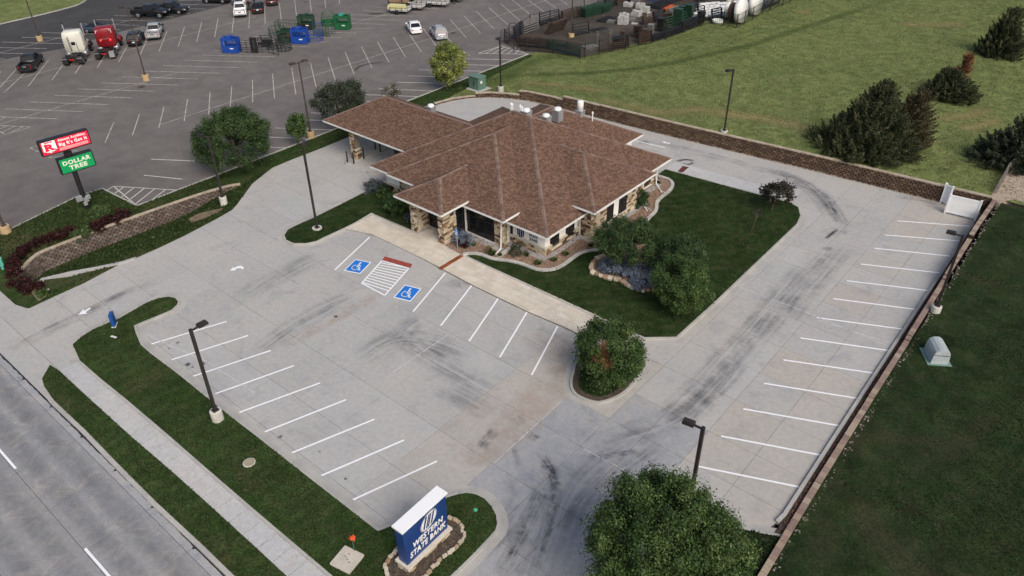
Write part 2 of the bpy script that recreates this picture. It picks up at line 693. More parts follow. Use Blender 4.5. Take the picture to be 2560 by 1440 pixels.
A = lerp_line([(x, y, z) for (x, y), z in zip(LW, LWZ)], 24)
B = lerp_line([(x, y, .02) for x, y in DRV], 24)
sw = MB()
K = 7
P = []
for a, b in zip(A, B):
    for k in range(K):
        t = k / (K - 1)
        P.append((a[0] + (b[0] - a[0]) * t, a[1] + (b[1] - a[1]) * t, a[2] + (b[2] - a[2]) * ss(t) ** .8))
sw.add(P, [(i * K + k, i * K + k + 1, (i + 1) * K + k + 1, (i + 1) * K + k) for i in range(23) for k in range(K - 1)])
sw.f = [f[::-1] for f in sw.f]
struct(sw.out('swale_lawn', M_STRIP, smooth=True))
soil = GL([(474, 547), (500, 534), (530, 527), (557, 522), (546, 530), (512, 544), (484, 553)], -.05)
stuff(MB().prism(smooth(soil, 3), -.6, .0).out('bare_soil', M_DIRT))

# ------------------------------------------------------------------ the bank's parking lot: cast slabs on a dark bed
LOT = ([(-44, -33.2), (-44, -30.4)] + GL([(-40, 700), (0, 727), (38, 761), (68, 771)]) +
       GL([(75, 770), (210, 705), (290, 665), (345, 643), (460, 590), (540, 548), (580, 525), (592, 512), (630, 460), (680, 420), (727, 400), (800, 372), (869, 343), (1057, 267)]) +
       [(x, y) for x, y in WALL_BACK if x > -30.9] +
       [(25.0, 27), (25.14, 18.3), (25.32, 5.5), (25.46, -3.7), (25.6, -12.2), (25.3, -13.6), (24.4, -14.1), (22.6, -15.2), (21.3, -17.0), (20.9, -20), (20.9, -28), (22.0, -31), (24.5, -33.2)])
LOT = dedupe(LOT)
lot = struct(MB().prism(LOT, -.4, -.035).out('parking_lot', M_JOINT))
XS = [-44.5, -40.4, -36.4, -32.4, -28.4, -24.6, -20.9, -17.2, -13.4, -9.0, -4.7, -1.85, 2.1, 7.0, 11.25, 14.35, 16.75, 19.5, 22.55, 26]
YS = [-33.25, -31.45, -27.9, -25.85, -23, -19.28, -15, -12, -9.1, -5.6, -2.2, 1.2, 4.8, 8.2, 11.6, 14.5, 17.4, 21.4, 25.2, 31]
LAWN_BANK = [(.0, -3.6)] + []
lawn_r = GL([(1157, 635), (1520, 805), (1612, 843), (1690, 842), (1780.6, 760), (1992, 559), (2000.6, 538.6), (1995.6, 518.5), (1975, 506), (1901.5, 488), (1700, 433), (1663, 423), (1646, 435.5)], .12)
lawn_r = lawn_r + [(.6, 17.6), (-1, 17.6), (-1, -1), (-7.0, -1.6), (-7.05, -3.9)]
lawn_l = GL([(932, 534), (860, 570), (808, 594), (790, 603), (765, 608), (735, 608), (716, 600), (711, 588), (720, 574), (745, 561), (780, 546), (863, 505), (924, 474)], .12)
lawn_l = lawn_l + [(-19.3, .3), (-10, .3), (-10.9, -3.75)]
BLD = [(-18.8, .2), (-.2, .2), (-.2, 16.4), (-18.8, 16.4)]


def pick(x, y):
    if -6 < x < 14 and -13 < y < -5.5 and x > 2:
        return M_CONC_TAN if x > 6.8 else M_CONC
    if 6.9 < x < 11.3 and y < -9:
        return M_CONC_TAN if y > -23 else M_CONC
    if 11.2 < x < 19.6 and y < -8:
        return M_CONC_DK
    if 16 < x < 20 and y > 8 and y < 25:
        return M_CONC
    if x > 19.4:
        return M_CONC_TAN if rnd.random() < .45 else M_CONC
    if y < -27.8 and x < -16:
        return M_CONC
    if y < -19 and x < 8 and x > -14:
        return M_CONC_LT if rnd.random() < .5 else M_CONC
    return rnd.choice((M_CONC, M_CONC, M_CONC_LT, M_CONC))


print('slabs', slabs(lot, LOT, XS, YS, .020, -.2, 0.0, pick, 'concrete_slab', (lawn_r, lawn_l, BLD)))

# street, gutter and pavement
ROADY = -33.2
road = struct(MB().box(-150, 150, -62, ROADY, -.5, -.135).out('street', M_JOINT))
lines_y = [-62, -57.1, -53.8, -50.4, -47.1, -43.73, -40.38, -37.03, -33.68, ROADY]
gx = np.arange(-.93 - 4.13 * 12, 50, 4.13)
slabs(road, [(-48, -52), (48, -52), (48, ROADY - .02), (-48, ROADY - .02)], list(gx), lines_y, .028, -.3, -.10, lambda x, y: M_ROAD if y < -33.7 else M_CONC_DK, 'road_slab')
tar = MB()
tp = [(x + rnd.uniform(-.05, .05), ROADY - .02 + rnd.uniform(-.02, .02)) for x in np.arange(-40, 46, .35)]
tar.prism([(x, y + .07 + rnd.uniform(0, .02)) for x, y in tp] + [(x, y - .05 - rnd.uniform(0, .035)) for x, y in tp[::-1]], -.14, -.095)
for x in gx:
    tar.prism([(x - .14, ROADY - .05), (x + .14, ROADY - .05), (x + .02, ROADY - .22), (x - .02, ROADY - .22)], -.13, -.092)
tar.out('sealant_seam', M_TAR, road)
for x0 in np.arange(-1.09 - 11.36 * 3, 46, 11.36):
    MB().box(x0, x0 + 2.84, -36.99, -36.86, -.1, -.094).out('lane_dash', M_PAINT, road)
kq = MB()
kx = float(G(125, 912)[0])
ring_pts = GL([(105, 946), (110, 965), (134, 1000), (214, 1075), (296, 1160), (391, 1255), (498, 1354), (587, 1440), (760, 1610)], 0.05)
verge = [tuple(G(125, 912, .05))] + ring_pts + GL([(950, 1640), (716, 1440), (700, 1424.7), (647.7, 1375.8), (528.6, 1267), (424.7, 1174), (330, 1093), (227.6, 1000), (172.5, 949), (150, 928)], .05)
struct(MB().prism(verge, -.3, .05).out('verge_lawn', M_VERGE))
ro = [tuple(np.array(p) + np.array([-.02, -.0])) for p in ring_pts]
for a, b in zip(ro, ro[1:]):
    kq.bar((a[0], a[1] - .12, -.04), (b[0], b[1] - .12, -.04), .26, .16)
struct(kq.out('kerb', M_KERB))
pav = GL([(150, 928), (172.5, 949), (227.6, 1000), (330, 1093), (424.7, 1174), (528.6, 1267), (647.7, 1375.8), (700, 1424.7), (950, 1640), (1050, 1620), (832, 1440), (700, 1328.4), (623, 1262.8), (513, 1168), (418.6, 1085.6), (317.8, 1000), (249, 944.4), (199.7, 901)], .03)
pave = struct(MB().prism(pav, -.3, -.0).out('pavement', M_JOINT))
px = list(np.arange(-17.2, 24, 1.28))
slabs(pave, pav, px, [-34, -28], .03, -.1, .03, lambda x, y: M_WALKC, 'pavement_slab')


def island(name, outline, gm_, z=.13, kerb=True, w=.17):
    o = struct(MB().prism(outline, -.2, z).out(name, gm_))
    if kerb:
        kb_ = MB()
        ring(kb_, outline, offset(outline, w), -.1, z + .012)
        k_ = struct(kb_.out('kerb', M_KERB))
        ou = offset(outline, w)
        g_ = MB()
        ring(g_, [(x, y) for x, y in ou], offset(ou, .42), -.1, .006)
        struct(g_.out('gutter', M_KERB))
    return o


front = GL([(181.5, 861), (199.7, 901), (249, 944.4), (317.8, 1000), (418.6, 1085.6), (513, 1168), (623, 1262.8), (700, 1328.4), (832, 1440), (1050, 1620)], .10)
front += [(12.4, -31.2), (12.6, -29)]
front += GL([(1126, 1440), (1181, 1387), (1223, 1342.5), (1238, 1326), (1243, 1309), (1240, 1287.7), (1229, 1266.6), (1212.5, 1247.6), (1191, 1236), (1166, 1232), (1147, 1235), (1119.7, 1243), (1060, 1275), (985, 1312), (944.5, 1328), (780, 1200), (640, 1090),
             (543, 1014.7), (447, 936.5), (377, 884), (352, 862), (338.7, 831), (335, 814), (355, 805), (383, 794), (428, 775), (442.5, 762), (445, 754), (439, 746), (422, 741.5), (396, 745), (367, 756), (297, 796), (233, 823), (204.5, 840.6)], .10)
front = dedupe(front, .05)
island('front_lawn', front, M_VERGE, .10)
tree_isl = smooth(GL([(1448, 900), (1436, 930), (1431, 958), (1438, 979), (1459, 993), (1488, 1002), (1508, 1001), (1537.6, 990.5), (1564, 973), (1590, 941), (1600, 915), (1560, 870), (1500, 862)], .10), 4)
island('tree_island', tree_isl, M_BARK, .10)
inner = [tuple(np.array(p) * .80 + np.mean(tree_isl, 0) * .20) for p in tree_isl]
struct(MB().prism(inner, .05, .14).out('island_grass', M_LAWN))
island('bank_lawn', lawn_r, M_LAWN, .12)
island('entry_lawn', lawn_l, M_LAWN, .12)
rl = smooth([(24.5, -14.4), (22.9, -15.5), (21.7, -17.2), (21.3, -20), (21.3, -28), (22.3, -31)], 3, False) + [(25, -33), (26.5, -33), (26.2, -13.6), (25.4, -14.0)]
island('corner_lawn', rl, M_RLAWN, .10)

# stamped entrance walk between the lawn and the stalls
walk_in = [(-16.57, -3.9), (8.9, -3.88), (10.4, -4.6)]
walk_out = GL([(863, 570.5), (866, 571.7), (930, 585), (991, 614), (1046.7, 640.6), (1099, 668), (1180, 711), (1252, 746), (1321.7, 779), (1405, 814), (1452, 837)], .13)
walk = dedupe(walk_in[:2] + [tuple(G(1500, 862, .13))] + walk_out[::-1])
walk_o = struct(MB().prism(walk, -.2, .115).out('entrance_walk', M_KERB))
porch = [(-11.5, -3.9), (-7.1, -3.9), (-7.1, -.6), (-11.5, -.6)]
row = 0
for y0 in np.arange(-7.6, -.5, .62):
    xs_ = list(np.arange(-17.5 + (.45 if row % 2 else 0), 11, .9))
    slabs(walk_o, walk, xs_, [y0, y0 + .62], .012, 0, .13, lambda x, y: M_PAVE, 'paver')
    slabs(walk_o, porch, xs_, [y0, y0 + .62], .012, 0, .13, lambda x, y: M_PAVE, 'paver')
    row += 1
# light concrete walk behind the right lawn with its dark red drain strip
bw = GL([(1663, 423), (1700, 433), (1901.5, 488), (1975, 506), (1990, 498), (1900, 462), (1790, 432), (1690, 404), (1672, 412)], .03)
bwo = struct(MB().prism(bw, -.2, .015).out('side_walk', M_JOINT))
slabs(bwo, bw, list(np.arange(-2.6, 18, 1.5)), [10, 40], .02, -.1, .03, lambda x, y: M_WALKC, 'walk_slab')
MB().prism(GL([(1692, 431), (1707, 431), (1722, 418), (1707, 415)], .03), 0, .045).out('drain_strip', mat('drain_maroon', (.11, .035, .03), None), bwo)

# right-hand lawn behind the low block wall, gravel path at its top end
gy = [30.3, 26, 23.6, 22.2, 18, 16.6, 15.2, 11, 7.6, 6.2, 2, 0, -1.4, -5, -9, -16, -25, -36, -60]
gxx = [26.15, 27.5, 30, 36, 50, 90, 200, 330]
gm = MB()
gm.add([(x, y, z_lawn(y) - .05 + .04 * math.sin(x * .3) * (x > 27)) for x in gxx for y in gy], [(i * len(gy) + k + 1, (i + 1) * len(gy) + k + 1, (i + 1) * len(gy) + k, i * len(gy) + k) for i in range(len(gxx) - 1) for k in range(len(gy) - 1)])
struct(gm.out('side_lawn', M_RLAWN, smooth=True))
gp = GL([(2478, 492), (2505, 440), (2535, 405), (2570, 388), (2720, 330), (2760, 520), (2600, 515), (2560, 506), (2535, 500), (2500, 501)], 1.42)
struct(MB().prism(smooth(gp, 3), .6, 1.44).out('gravel_path', M_GRAVEL))
pebble = MB().mbox(Matrix.Rotation(.5, 4, 'X') @ Matrix.Rotation(.4, 4, 'Z'), .09, .07, .06)
gst = MB()
for _ in range(1400):
    q = (rnd.uniform(25.5, 34), rnd.uniform(29.5, 46))
    if inside(q, gp):
        s = rnd.uniform(.03, .09)
        gst.mbox(Matrix.Translation((q[0], q[1], 1.45)) @ Euler((rnd.random() * 3, rnd.random() * 3, 0)).to_matrix().to_4x4(), s, s * .8, s * .7, 0, (rnd.uniform(.6, 1.3),) * 3)
stuff(gst.out('gravel', mat('gravel_stone', (.42, .35, .29), None, vcol=True)))

# right kerb of the stall row and its dark pebble strip
KR = [(25.0, 27.2), (25.14, 18.3), (25.32, 5.5), (25.46, -3.7), (25.6, -12.2), (25.5, -12.9)]
kb = MB()
for a, b in zip(KR, KR[1:]):
    kb.bar((a[0], a[1], .03), (b[0], b[1], .03), .2, .26)
struct(kb.out('kerb', M_KERB))
struct(MB().prism([(25.0, 30.4), (25.15, 18), (25.5, -4), (25.7, -13.6), (26.2, -13.6), (25.9, 5), (25.6, 30.4)], -.3, .06).out('pebble_strip', M_BARK))
pst = MB()
for _ in range(1500):
    y = rnd.uniform(-13.5, 30)
    x0 = np.interp(y, [-13.6, 18, 30], [25.8, 25.28, 25.15])
    s = rnd.uniform(.05, .12)
    pst.mbox(Matrix.Translation((x0 + rnd.random() * .3, y, .09)) @ Euler((rnd.random() * 3, rnd.random() * 3, 0)).to_matrix().to_4x4(), s, s * .8, s * .6, 0, (rnd.uniform(.5, 1.2), rnd.uniform(.4, 1), rnd.uniform(.4, .9)))
stuff(pst.out('pebbles', mat('pebble', (.20, .14, .12), None, vcol=True)))
rub = MB()
for _ in range(300):
    t = rnd.random()
    x, y = float(np.interp(t, [0, 1], [26.5, 25.9])), -16 + 46 * t
    s = rnd.uniform(.05, .15)
    rub.mbox(Matrix.Translation((x + rnd.gauss(.12, .08), y, z_lawn(y) - .03)) @ Euler((rnd.random(), rnd.random(), rnd.random() * 3)).to_matrix().to_4x4(), s, s * .7, s * .5, 0, (rnd.uniform(.5, 1.3),) * 3)
stuff(rub.out('rubble', mat('rubble_stone', (.17, .15, .125), None, vcol=True)))
# gravel line at the foot of the back wall
pst = MB()
for _ in range(900):
    x = rnd.uniform(-28, 25)
    s = rnd.uniform(.06, .14)
    pst.mbox(Matrix.Translation((x, np.interp(x, WBX, WBY) - .05 - rnd.random() * .35, .03)) @ Euler((rnd.random() * 3, rnd.random() * 3, 0)).to_matrix().to_4x4(), s, s * .8, s * .6, 0, (rnd.uniform(.6, 1.2),) * 3)
stuff(pst.out('gravel', mat('wall_foot_stone', (.38, .32, .25), None, vcol=True)))


# ------------------------------------------------------------------ painted markings
def stripe(parent, a, b, w, m, z=.005, name='painted_line'):
    a, b = Vector(a), Vector(b)
    d = (b - a).normalized()
    n = Vector((-d.y, d.x)) * w / 2
    q = [a + n, b + n, b - n, a - n]
    return MB().prism([tuple(p) for p in q], z - .004, z).out(name, m, parent)


def seg(parent, p, q, w=.12, m=None, z=.005, k=0):
    return stripe(parent, G(*p, z), G(*q, z), w, m or M_PAINT, z)


RIGHT = [((2244, 552), (2430, 566)), ((2211.6, 587), (2402, 602.5)), ((2186, 620.3), (2382, 640.8)), ((2152, 660), (2356.7, 682.8)), ((2117.5, 701.6), (2326, 726.8)), ((2083, 746.4), (2296.4, 774.2)), ((2041.9, 793.7), (2262, 823.3)), ((2001.4, 844.6), (2227.8, 877.1)), ((1958.5, 899.5), (2189.5, 933.4)), ((1910.5, 958), (2148.4, 996.6)), ((1858.2, 1021.9), (2103.5, 1065)), ((1803, 1090), (2057, 1138.5)), ((1742, 1165), (2005.6, 1218.7))]
LEFT = [((367.4, 863), (566.5, 803.5)), ((417, 903), (620, 838.7)), ((472.2, 944), (677, 876)), ((535, 985.3), (735, 914)), ((584.7, 1035.8), (800, 957)), ((658, 1081), (865, 999)), ((722, 1135), (936, 1048)), ((787.8, 1195.5), (1010, 1100)), ((867.6, 1256), (1092.7, 1152.7))]
MID = [((837, 674.7), (924.4, 592.2)), ((1033, 778.6), (1113.3, 682.2)), ((1101.7, 814.2), (1180, 712.5)), ((1172.8, 852.5), (1246.7, 744.2)), ((1249.4, 892.8), (1318, 779.2)), ((1329.4, 936.7), (1393.9, 815.6))]
for p, q in RIGHT + LEFT + MID:
    seg(lot, p, q, .12)
seg(lot, (1590, 352), (1663, 369), .12)
# hatched access aisle, red warning strip, grey ramp
c4 = lambda x, y: (780 + x / 3.6, 560 + y / 3.6)
hx = [c4(628, 330), c4(870, 400), c4(655, 642), c4(448, 532)]
hq = [Vector(G(*p)) for p in hx]
for i in range(4):
    stripe(lot, hq[i], hq[(i + 1) % 4], .11, M_PAINT)
for k in range(1, 11):
    t = k / 11
    a = hq[0].lerp(hq[3], min(1, t * 1.06)) if t * 1.06 <= 1 else hq[3]
    e = t * 1.06 - .12
    b = hq[1].lerp(hq[2], e) if e >= 0 else hq[0].lerp(hq[1], 1 + e * 5)
    stripe(lot, a, b, .10, M_PAINT, .009)
MB().prism(GL([c4(655, 292), c4(903, 362), c4(885, 395), c4(632, 325)]), 0, .012).out('warning_strip', M_PAINT_RED, lot)
MB().prism(GL([c4(770, 197), c4(960, 290), c4(905, 358), c4(660, 288)]), 0, .008).out('kerb_ramp', M_CONC, lot)


def access_mark(corners):
    q = [Vector(G(*p)) for p in corners]
    c = sum(q, Vector((0, 0))) / 4
    ex = ((q[1] - q[0]) + (q[2] - q[3])) / 4
    ey = ((q[0] - q[3]) + (q[1] - q[2])) / 4
    at = lambda x, y: tuple(c + ex * x + ey * y)
    MB().prism([at(-1, -1), at(1, -1), at(1, 1), at(-1, 1)], 0, .005).out('emblem_border', M_PAINT, lot)
    MB().prism([at(-.9, -.9), at(.9, -.9), at(.9, .9), at(-.9, .9)], .004, .009).out('emblem_field', M_BLUE, lot)
    s = MB()
    z0, z1 = .008, .013
    s.prism([at(-.06 + .115 * math.cos(a), .58 + .115 * math.sin(a)) for a in np.linspace(0, 6.28, 14)[:-1]], z0, z1)

    def pl(pts, w):
        for a, b in zip(pts, pts[1:]):
            a, b = Vector(a), Vector(b)
            d = (b - a).normalized()
            n = Vector((-d.y, d.x)) * w
            a, b = a - d * w * .5, b + d * w * .5
            s.prism([at(*(a + n)), at(*(b + n)), at(*(b - n)), at(*(a - n))], z0, z1)
    pl([(-.06, .40), (-.04, -.05), (.30, -.05), (.47, -.52), (.62, -.46)], .075)
    pl([(-.05, .2), (.24, .2)], .06)
    pl([(-.10 + .40 * math.cos(a), -.18 + .40 * math.sin(a)) for a in np.linspace(R(125), R(345), 13)], .06)
    s.out('wheelchair_symbol', M_PAINT, lot)


access_mark([(888.3, 648.3), (927.8, 655.8), (900, 685), (859.7, 676.1)])
access_mark([(1011.9, 712.2), (1053.6, 721.7), (1025.8, 754.2), (983.6, 743.3)])


def arrow(pts, name='painted_arrow'):
    MB().prism(GL(pts, .005), 0, .006).out(name, M_PAINT, lot)


l1 = lambda x, y: (x / 3.13, 700 + y / 3.13)
arrow([l1(610, 272), l1(655, 228), l1(658, 242), l1(703, 214), l1(712, 222), l1(668, 252), l1(682, 262)])
a6 = lambda x, y: (x / 3.13, 300 + y / 3.13)
arrow([a6(1800, 1178), a6(1826, 1150), a6(1832, 1158), a6(1858, 1144), a6(1885, 1140), a6(1905, 1150), a6(1908, 1162), a6(1895, 1168), a6(1885, 1158), a6(1862, 1160), a6(1840, 1168), a6(1846, 1176)])
c9 = lambda x, y: (1380 + x / 7.2, 240 + y / 7.2)
arrow([c9(1980, 822), c9(2040, 818), c9(2042, 832), c9(2130, 850), c9(2120, 862), c9(2035, 843), c9(2030, 850)])


# the store lot's faded lines: rows given by their first and last line
def row_of(p0, q0, p1, q1, n, skip=(), m=None, w=.11, jit=.03):
    a0, b0, a1, b1 = (Vector(G(*t)) for t in (p0, q0, p1, q1))
    for k in range(n):
        if k in skip:
            continue
        t = k / (n - 1)
        a, b = a0.lerp(a1, t), b0.lerp(b1, t)
        stripe(store_lot, a, b, w, m or M_PAINT_OLD, .010)


g1 = lambda x, y: (x / 3.6, y / 3.6)
g2 = lambda x, y: (480 + x / 3.6, y / 3.6)
g3 = lambda x, y: (960 + x / 3.6, y / 3.6)
row_of(g1(15, 378), g1(565, 393), g1(1175, 105), g1(1710, 118), 8)
row_of(g1(1330, 72), g1(1850, 82), g1(1605, 5), g1(1830 + 300, 12), 3)
row_of(g1(-170, 425), g1(420, 438), g1(-560, 515), g1(40, 530), 3)
row_of(g1(435, 545), g1(255, 775), g2(655, 58), g2(658, 215), 13)
row_of(g1(295, 590), g1(35, 835), g1(10, 640), g1(-190, 905), 3)
row_of(g2(785, 25), g2(803, 180), g2(1315, -90), g2(1330, 38), 5)
row_of(g1(-190, 1045), g1(515, 1070), g1(1650, 542), g1(2320, 560), 10)
row_of(g1(1823, 497), g2(742, 510), g2(1055 - 640, 371), g2(1200, 378), 4)
row_of(g2(560, 330), g2(1342, 336), g2(1400, 170), g2(1866, 182), 5)
row_of(g2(1420, 133), g2(1990, 145), g2(1780, 32), g2(2330, 44), 4)
row_of(g1(1025, 1100), g1(945, 1285), g2(163, 832), g2(150, 1030), 5)
row_of(g2(358, 775), g2(345, 960), g2(898, 612), g2(935, 848), 4)
row_of(g2(1065, 562), g2(1117, 783), g2(1528, 423), g2(1620, 612), 4)
row_of(g2(1670, 378), g2(1775, 563), g2(2080, 255), g2(2205, 425), 4)
row_of(g3(475, 217), g3(610, 385), g3(943, 68), g3(1113, 222), 5)
row_of(g3(1050, 33), g3(1225, 187), g3(1440, -100), g3(1650, 40), 5)
M_PAINT_MID = mat('road_paint_used', (.64, .62, .58), (.50, .48, .45), 2.2, .18, 14, .8)
row_of((454 - 94, 438), (454 + 2, 448), (378 + 0, 398), (518, 404), 2, m=M_PAINT_MID)
row_of(g2(330, 1402), g2(645, 1420), g2(750, 1152), g2(1290, 1170), 4, m=M_PAINT_MID)
row_of(g2(900, 1075), g2(1480, 1095), g2(1680, 800), g2(2175, 818), 6, m=M_PAINT_MID)
row_of(g2(1845, 740), g2(2340, 752), g3(730 - 230, 525), g3(1155, 538), 5, m=M_PAINT_MID)
for p, q in ((g1(-190, 520), g1(1835, 18)), (g1(-60, 765), g1(2304, 150)), (g1(-60, 1135), g1(1600, 650)), (g2(-300, 1125), g2(2150, 345)), (g3(420, 345), g3(1640, -60)), (g2(1420, 215), g2(1800, 115))):
    stripe(store_lot, G(*p), G(*q), .085, M_PAINT_OLD, .008)


def hatch(tri, nl, m):
    q = [Vector(G(*p)) for p in tri]
    for i in range(len(q)):
        stripe(store_lot, q[i], q[(i + 1) % len(q)], .11, m, .012)
    for k in range(1, nl):
        t = k / nl
        stripe(store_lot, q[0].lerp(q[1], t), q[0].lerp(q[2], t) if len(q) == 3 else q[3].lerp(q[2], t), .1, m, .014)


hatch([g3(1295, 488), g3(1055, 413), g3(848, 480)], 1, M_PAINT_MID)
for k in range(6):
    a = Vector(G(*g3(1050, 415))).lerp(Vector(G(*g3(1290, 425))), k / 5)
    b = Vector(G(*g3(910, 482))).lerp(Vector(G(*g3(1190, 487))), k / 4.2)
    if k < 5:
        stripe(store_lot, a.lerp(b, .05), b, .1, M_PAINT_MID, .014)
h6 = lambda x, y: (x / 3.13, 300 + y / 3.13)
for p, q in ((h6(888, 518), h6(1418, 550)), (h6(888, 518), h6(1080, 678)), (h6(970, 523), h6(900, 572)), (h6(1050, 528), h6(952, 602)), (h6(1130, 533), h6(1003, 632)), (h6(1212, 538), h6(1055, 660)), (h6(1298, 543), h6(1172, 636)), (h6(1400, 549), h6(1362, 562)), (h6(888, 518), h6(838, 548))):
    seg(store_lot, p, q, .1, M_PAINT_MID, .012)
for p, q in ((g1(0, 1130), g1(280, 1142)), (g1(280, 1142), g1(45, 1208)), (g1(45, 1208), g1(-60, 1150)), (g1(55, 1135), g1(-20, 1170)), (g1(130, 1137), g1(20, 1190)), (g1(205, 1140), g1(105, 1185)), (g1(40, 1058), g1(-60, 1120)),
             (h6(235, 215), h6(310, 200)), (h6(235, 215), h6(300, 250)), (h6(375, 298), h6(530, 280)), (h6(380, 298), h6(400, 280)), (h6(560, 243), h6(605, 238))):
    seg(store_lot, p, q, .1, M_PAINT_OLD, .012)


# ------------------------------------------------------------------ tyre marks and stains on the concrete
def stain_mat(name, col, sx, lo, hi, amax, streak=None):
    t = NT(name)
    a = t.n('ShaderNodeAttribute', attribute_name='Fade')
    nz = t.noise(sx, 4, .7)
    al = t.math('MULTIPLY', a.outputs['Fac'], t.ramp(nz, lo, hi, 0, amax))
    if streak:
        r = t.n('ShaderNodeAttribute', attribute_name='Run')
        mp = t.n('ShaderNodeMapping')
        t.link(r.outputs['Vector'], mp.inputs[0])
        mp.inputs['Scale'].default_value = (streak[0], streak[1], 1)
        al = t.math('MULTIPLY', al, t.ramp(t.noise(1, 3, .6, mp.outputs[0]), .34, .62, .12, 1))
    t.link(al, t.b.inputs['Alpha'])
    return t.done(col, .9, .1)


M_TYRE = stain_mat('tyre_rubber', (.055, .06, .075), 1.7, .30, .75, .72, (.22, 5.5))
M_SMUDGE = stain_mat('tyre_smudge', (.085, .095, .12), .55, .25, .75, .40, (.16, 3.4))
M_WHEELP = stain_mat('wheel_path_wear', (.12, .125, .14), .5, .1, 1.2, .55)
M_RUST = stain_mat('pinkish_dust', (.50, .40, .33), .9, .25, .75, .45)
M_OIL = stain_mat('oil', (.03, .03, .032), 5, .25, .6, .75)


def ribbon(pts, w, m, name, parent, z=.0025, fade_ends=True):
    P = smooth([tuple(p) for p in GL(pts)], 6, False)
    mb, fd, V, F, run = MB(), [], [], [], []
    dist, sd_ = 0.0, rnd.random() * 90
    n = len(P)
    prof = ((-1, 0), (-.6, .7), (0, 1), (.6, .7), (1, 0))
    for i, p in enumerate(P):
        a, b = Vector(P[max(0, i - 1)]), Vector(P[min(n - 1, i + 1)])
        d = (b - a).normalized()
        nn = Vector((-d.y, d.x)) * w / 2
        e = min(1, i / (n * .2), (n - 1 - i) / (n * .2)) if fade_ends else 1
        for s, f in prof:
            V.append((p[0] + nn.x * s, p[1] + nn.y * s, z))
            run += [dist, s * w / 2, sd_]
            fd.append(f * e)
        dist += (b - a).length / 2
    for i in range(n - 1):
        for k in range(4):
            F.append((i * 5 + k, (i + 1) * 5 + k, (i + 1) * 5 + k + 1, i * 5 + k + 1))
    mb.add(V, F)
    o = mb.out(name, m, parent)
    at = o.data.attributes.new('Fade', 'FLOAT', 'POINT')
    at.data.foreach_set('value', fd)
    o.data.attributes.new('Run', 'FLOAT_VECTOR', 'POINT').data.foreach_set('vector', run)
    return o


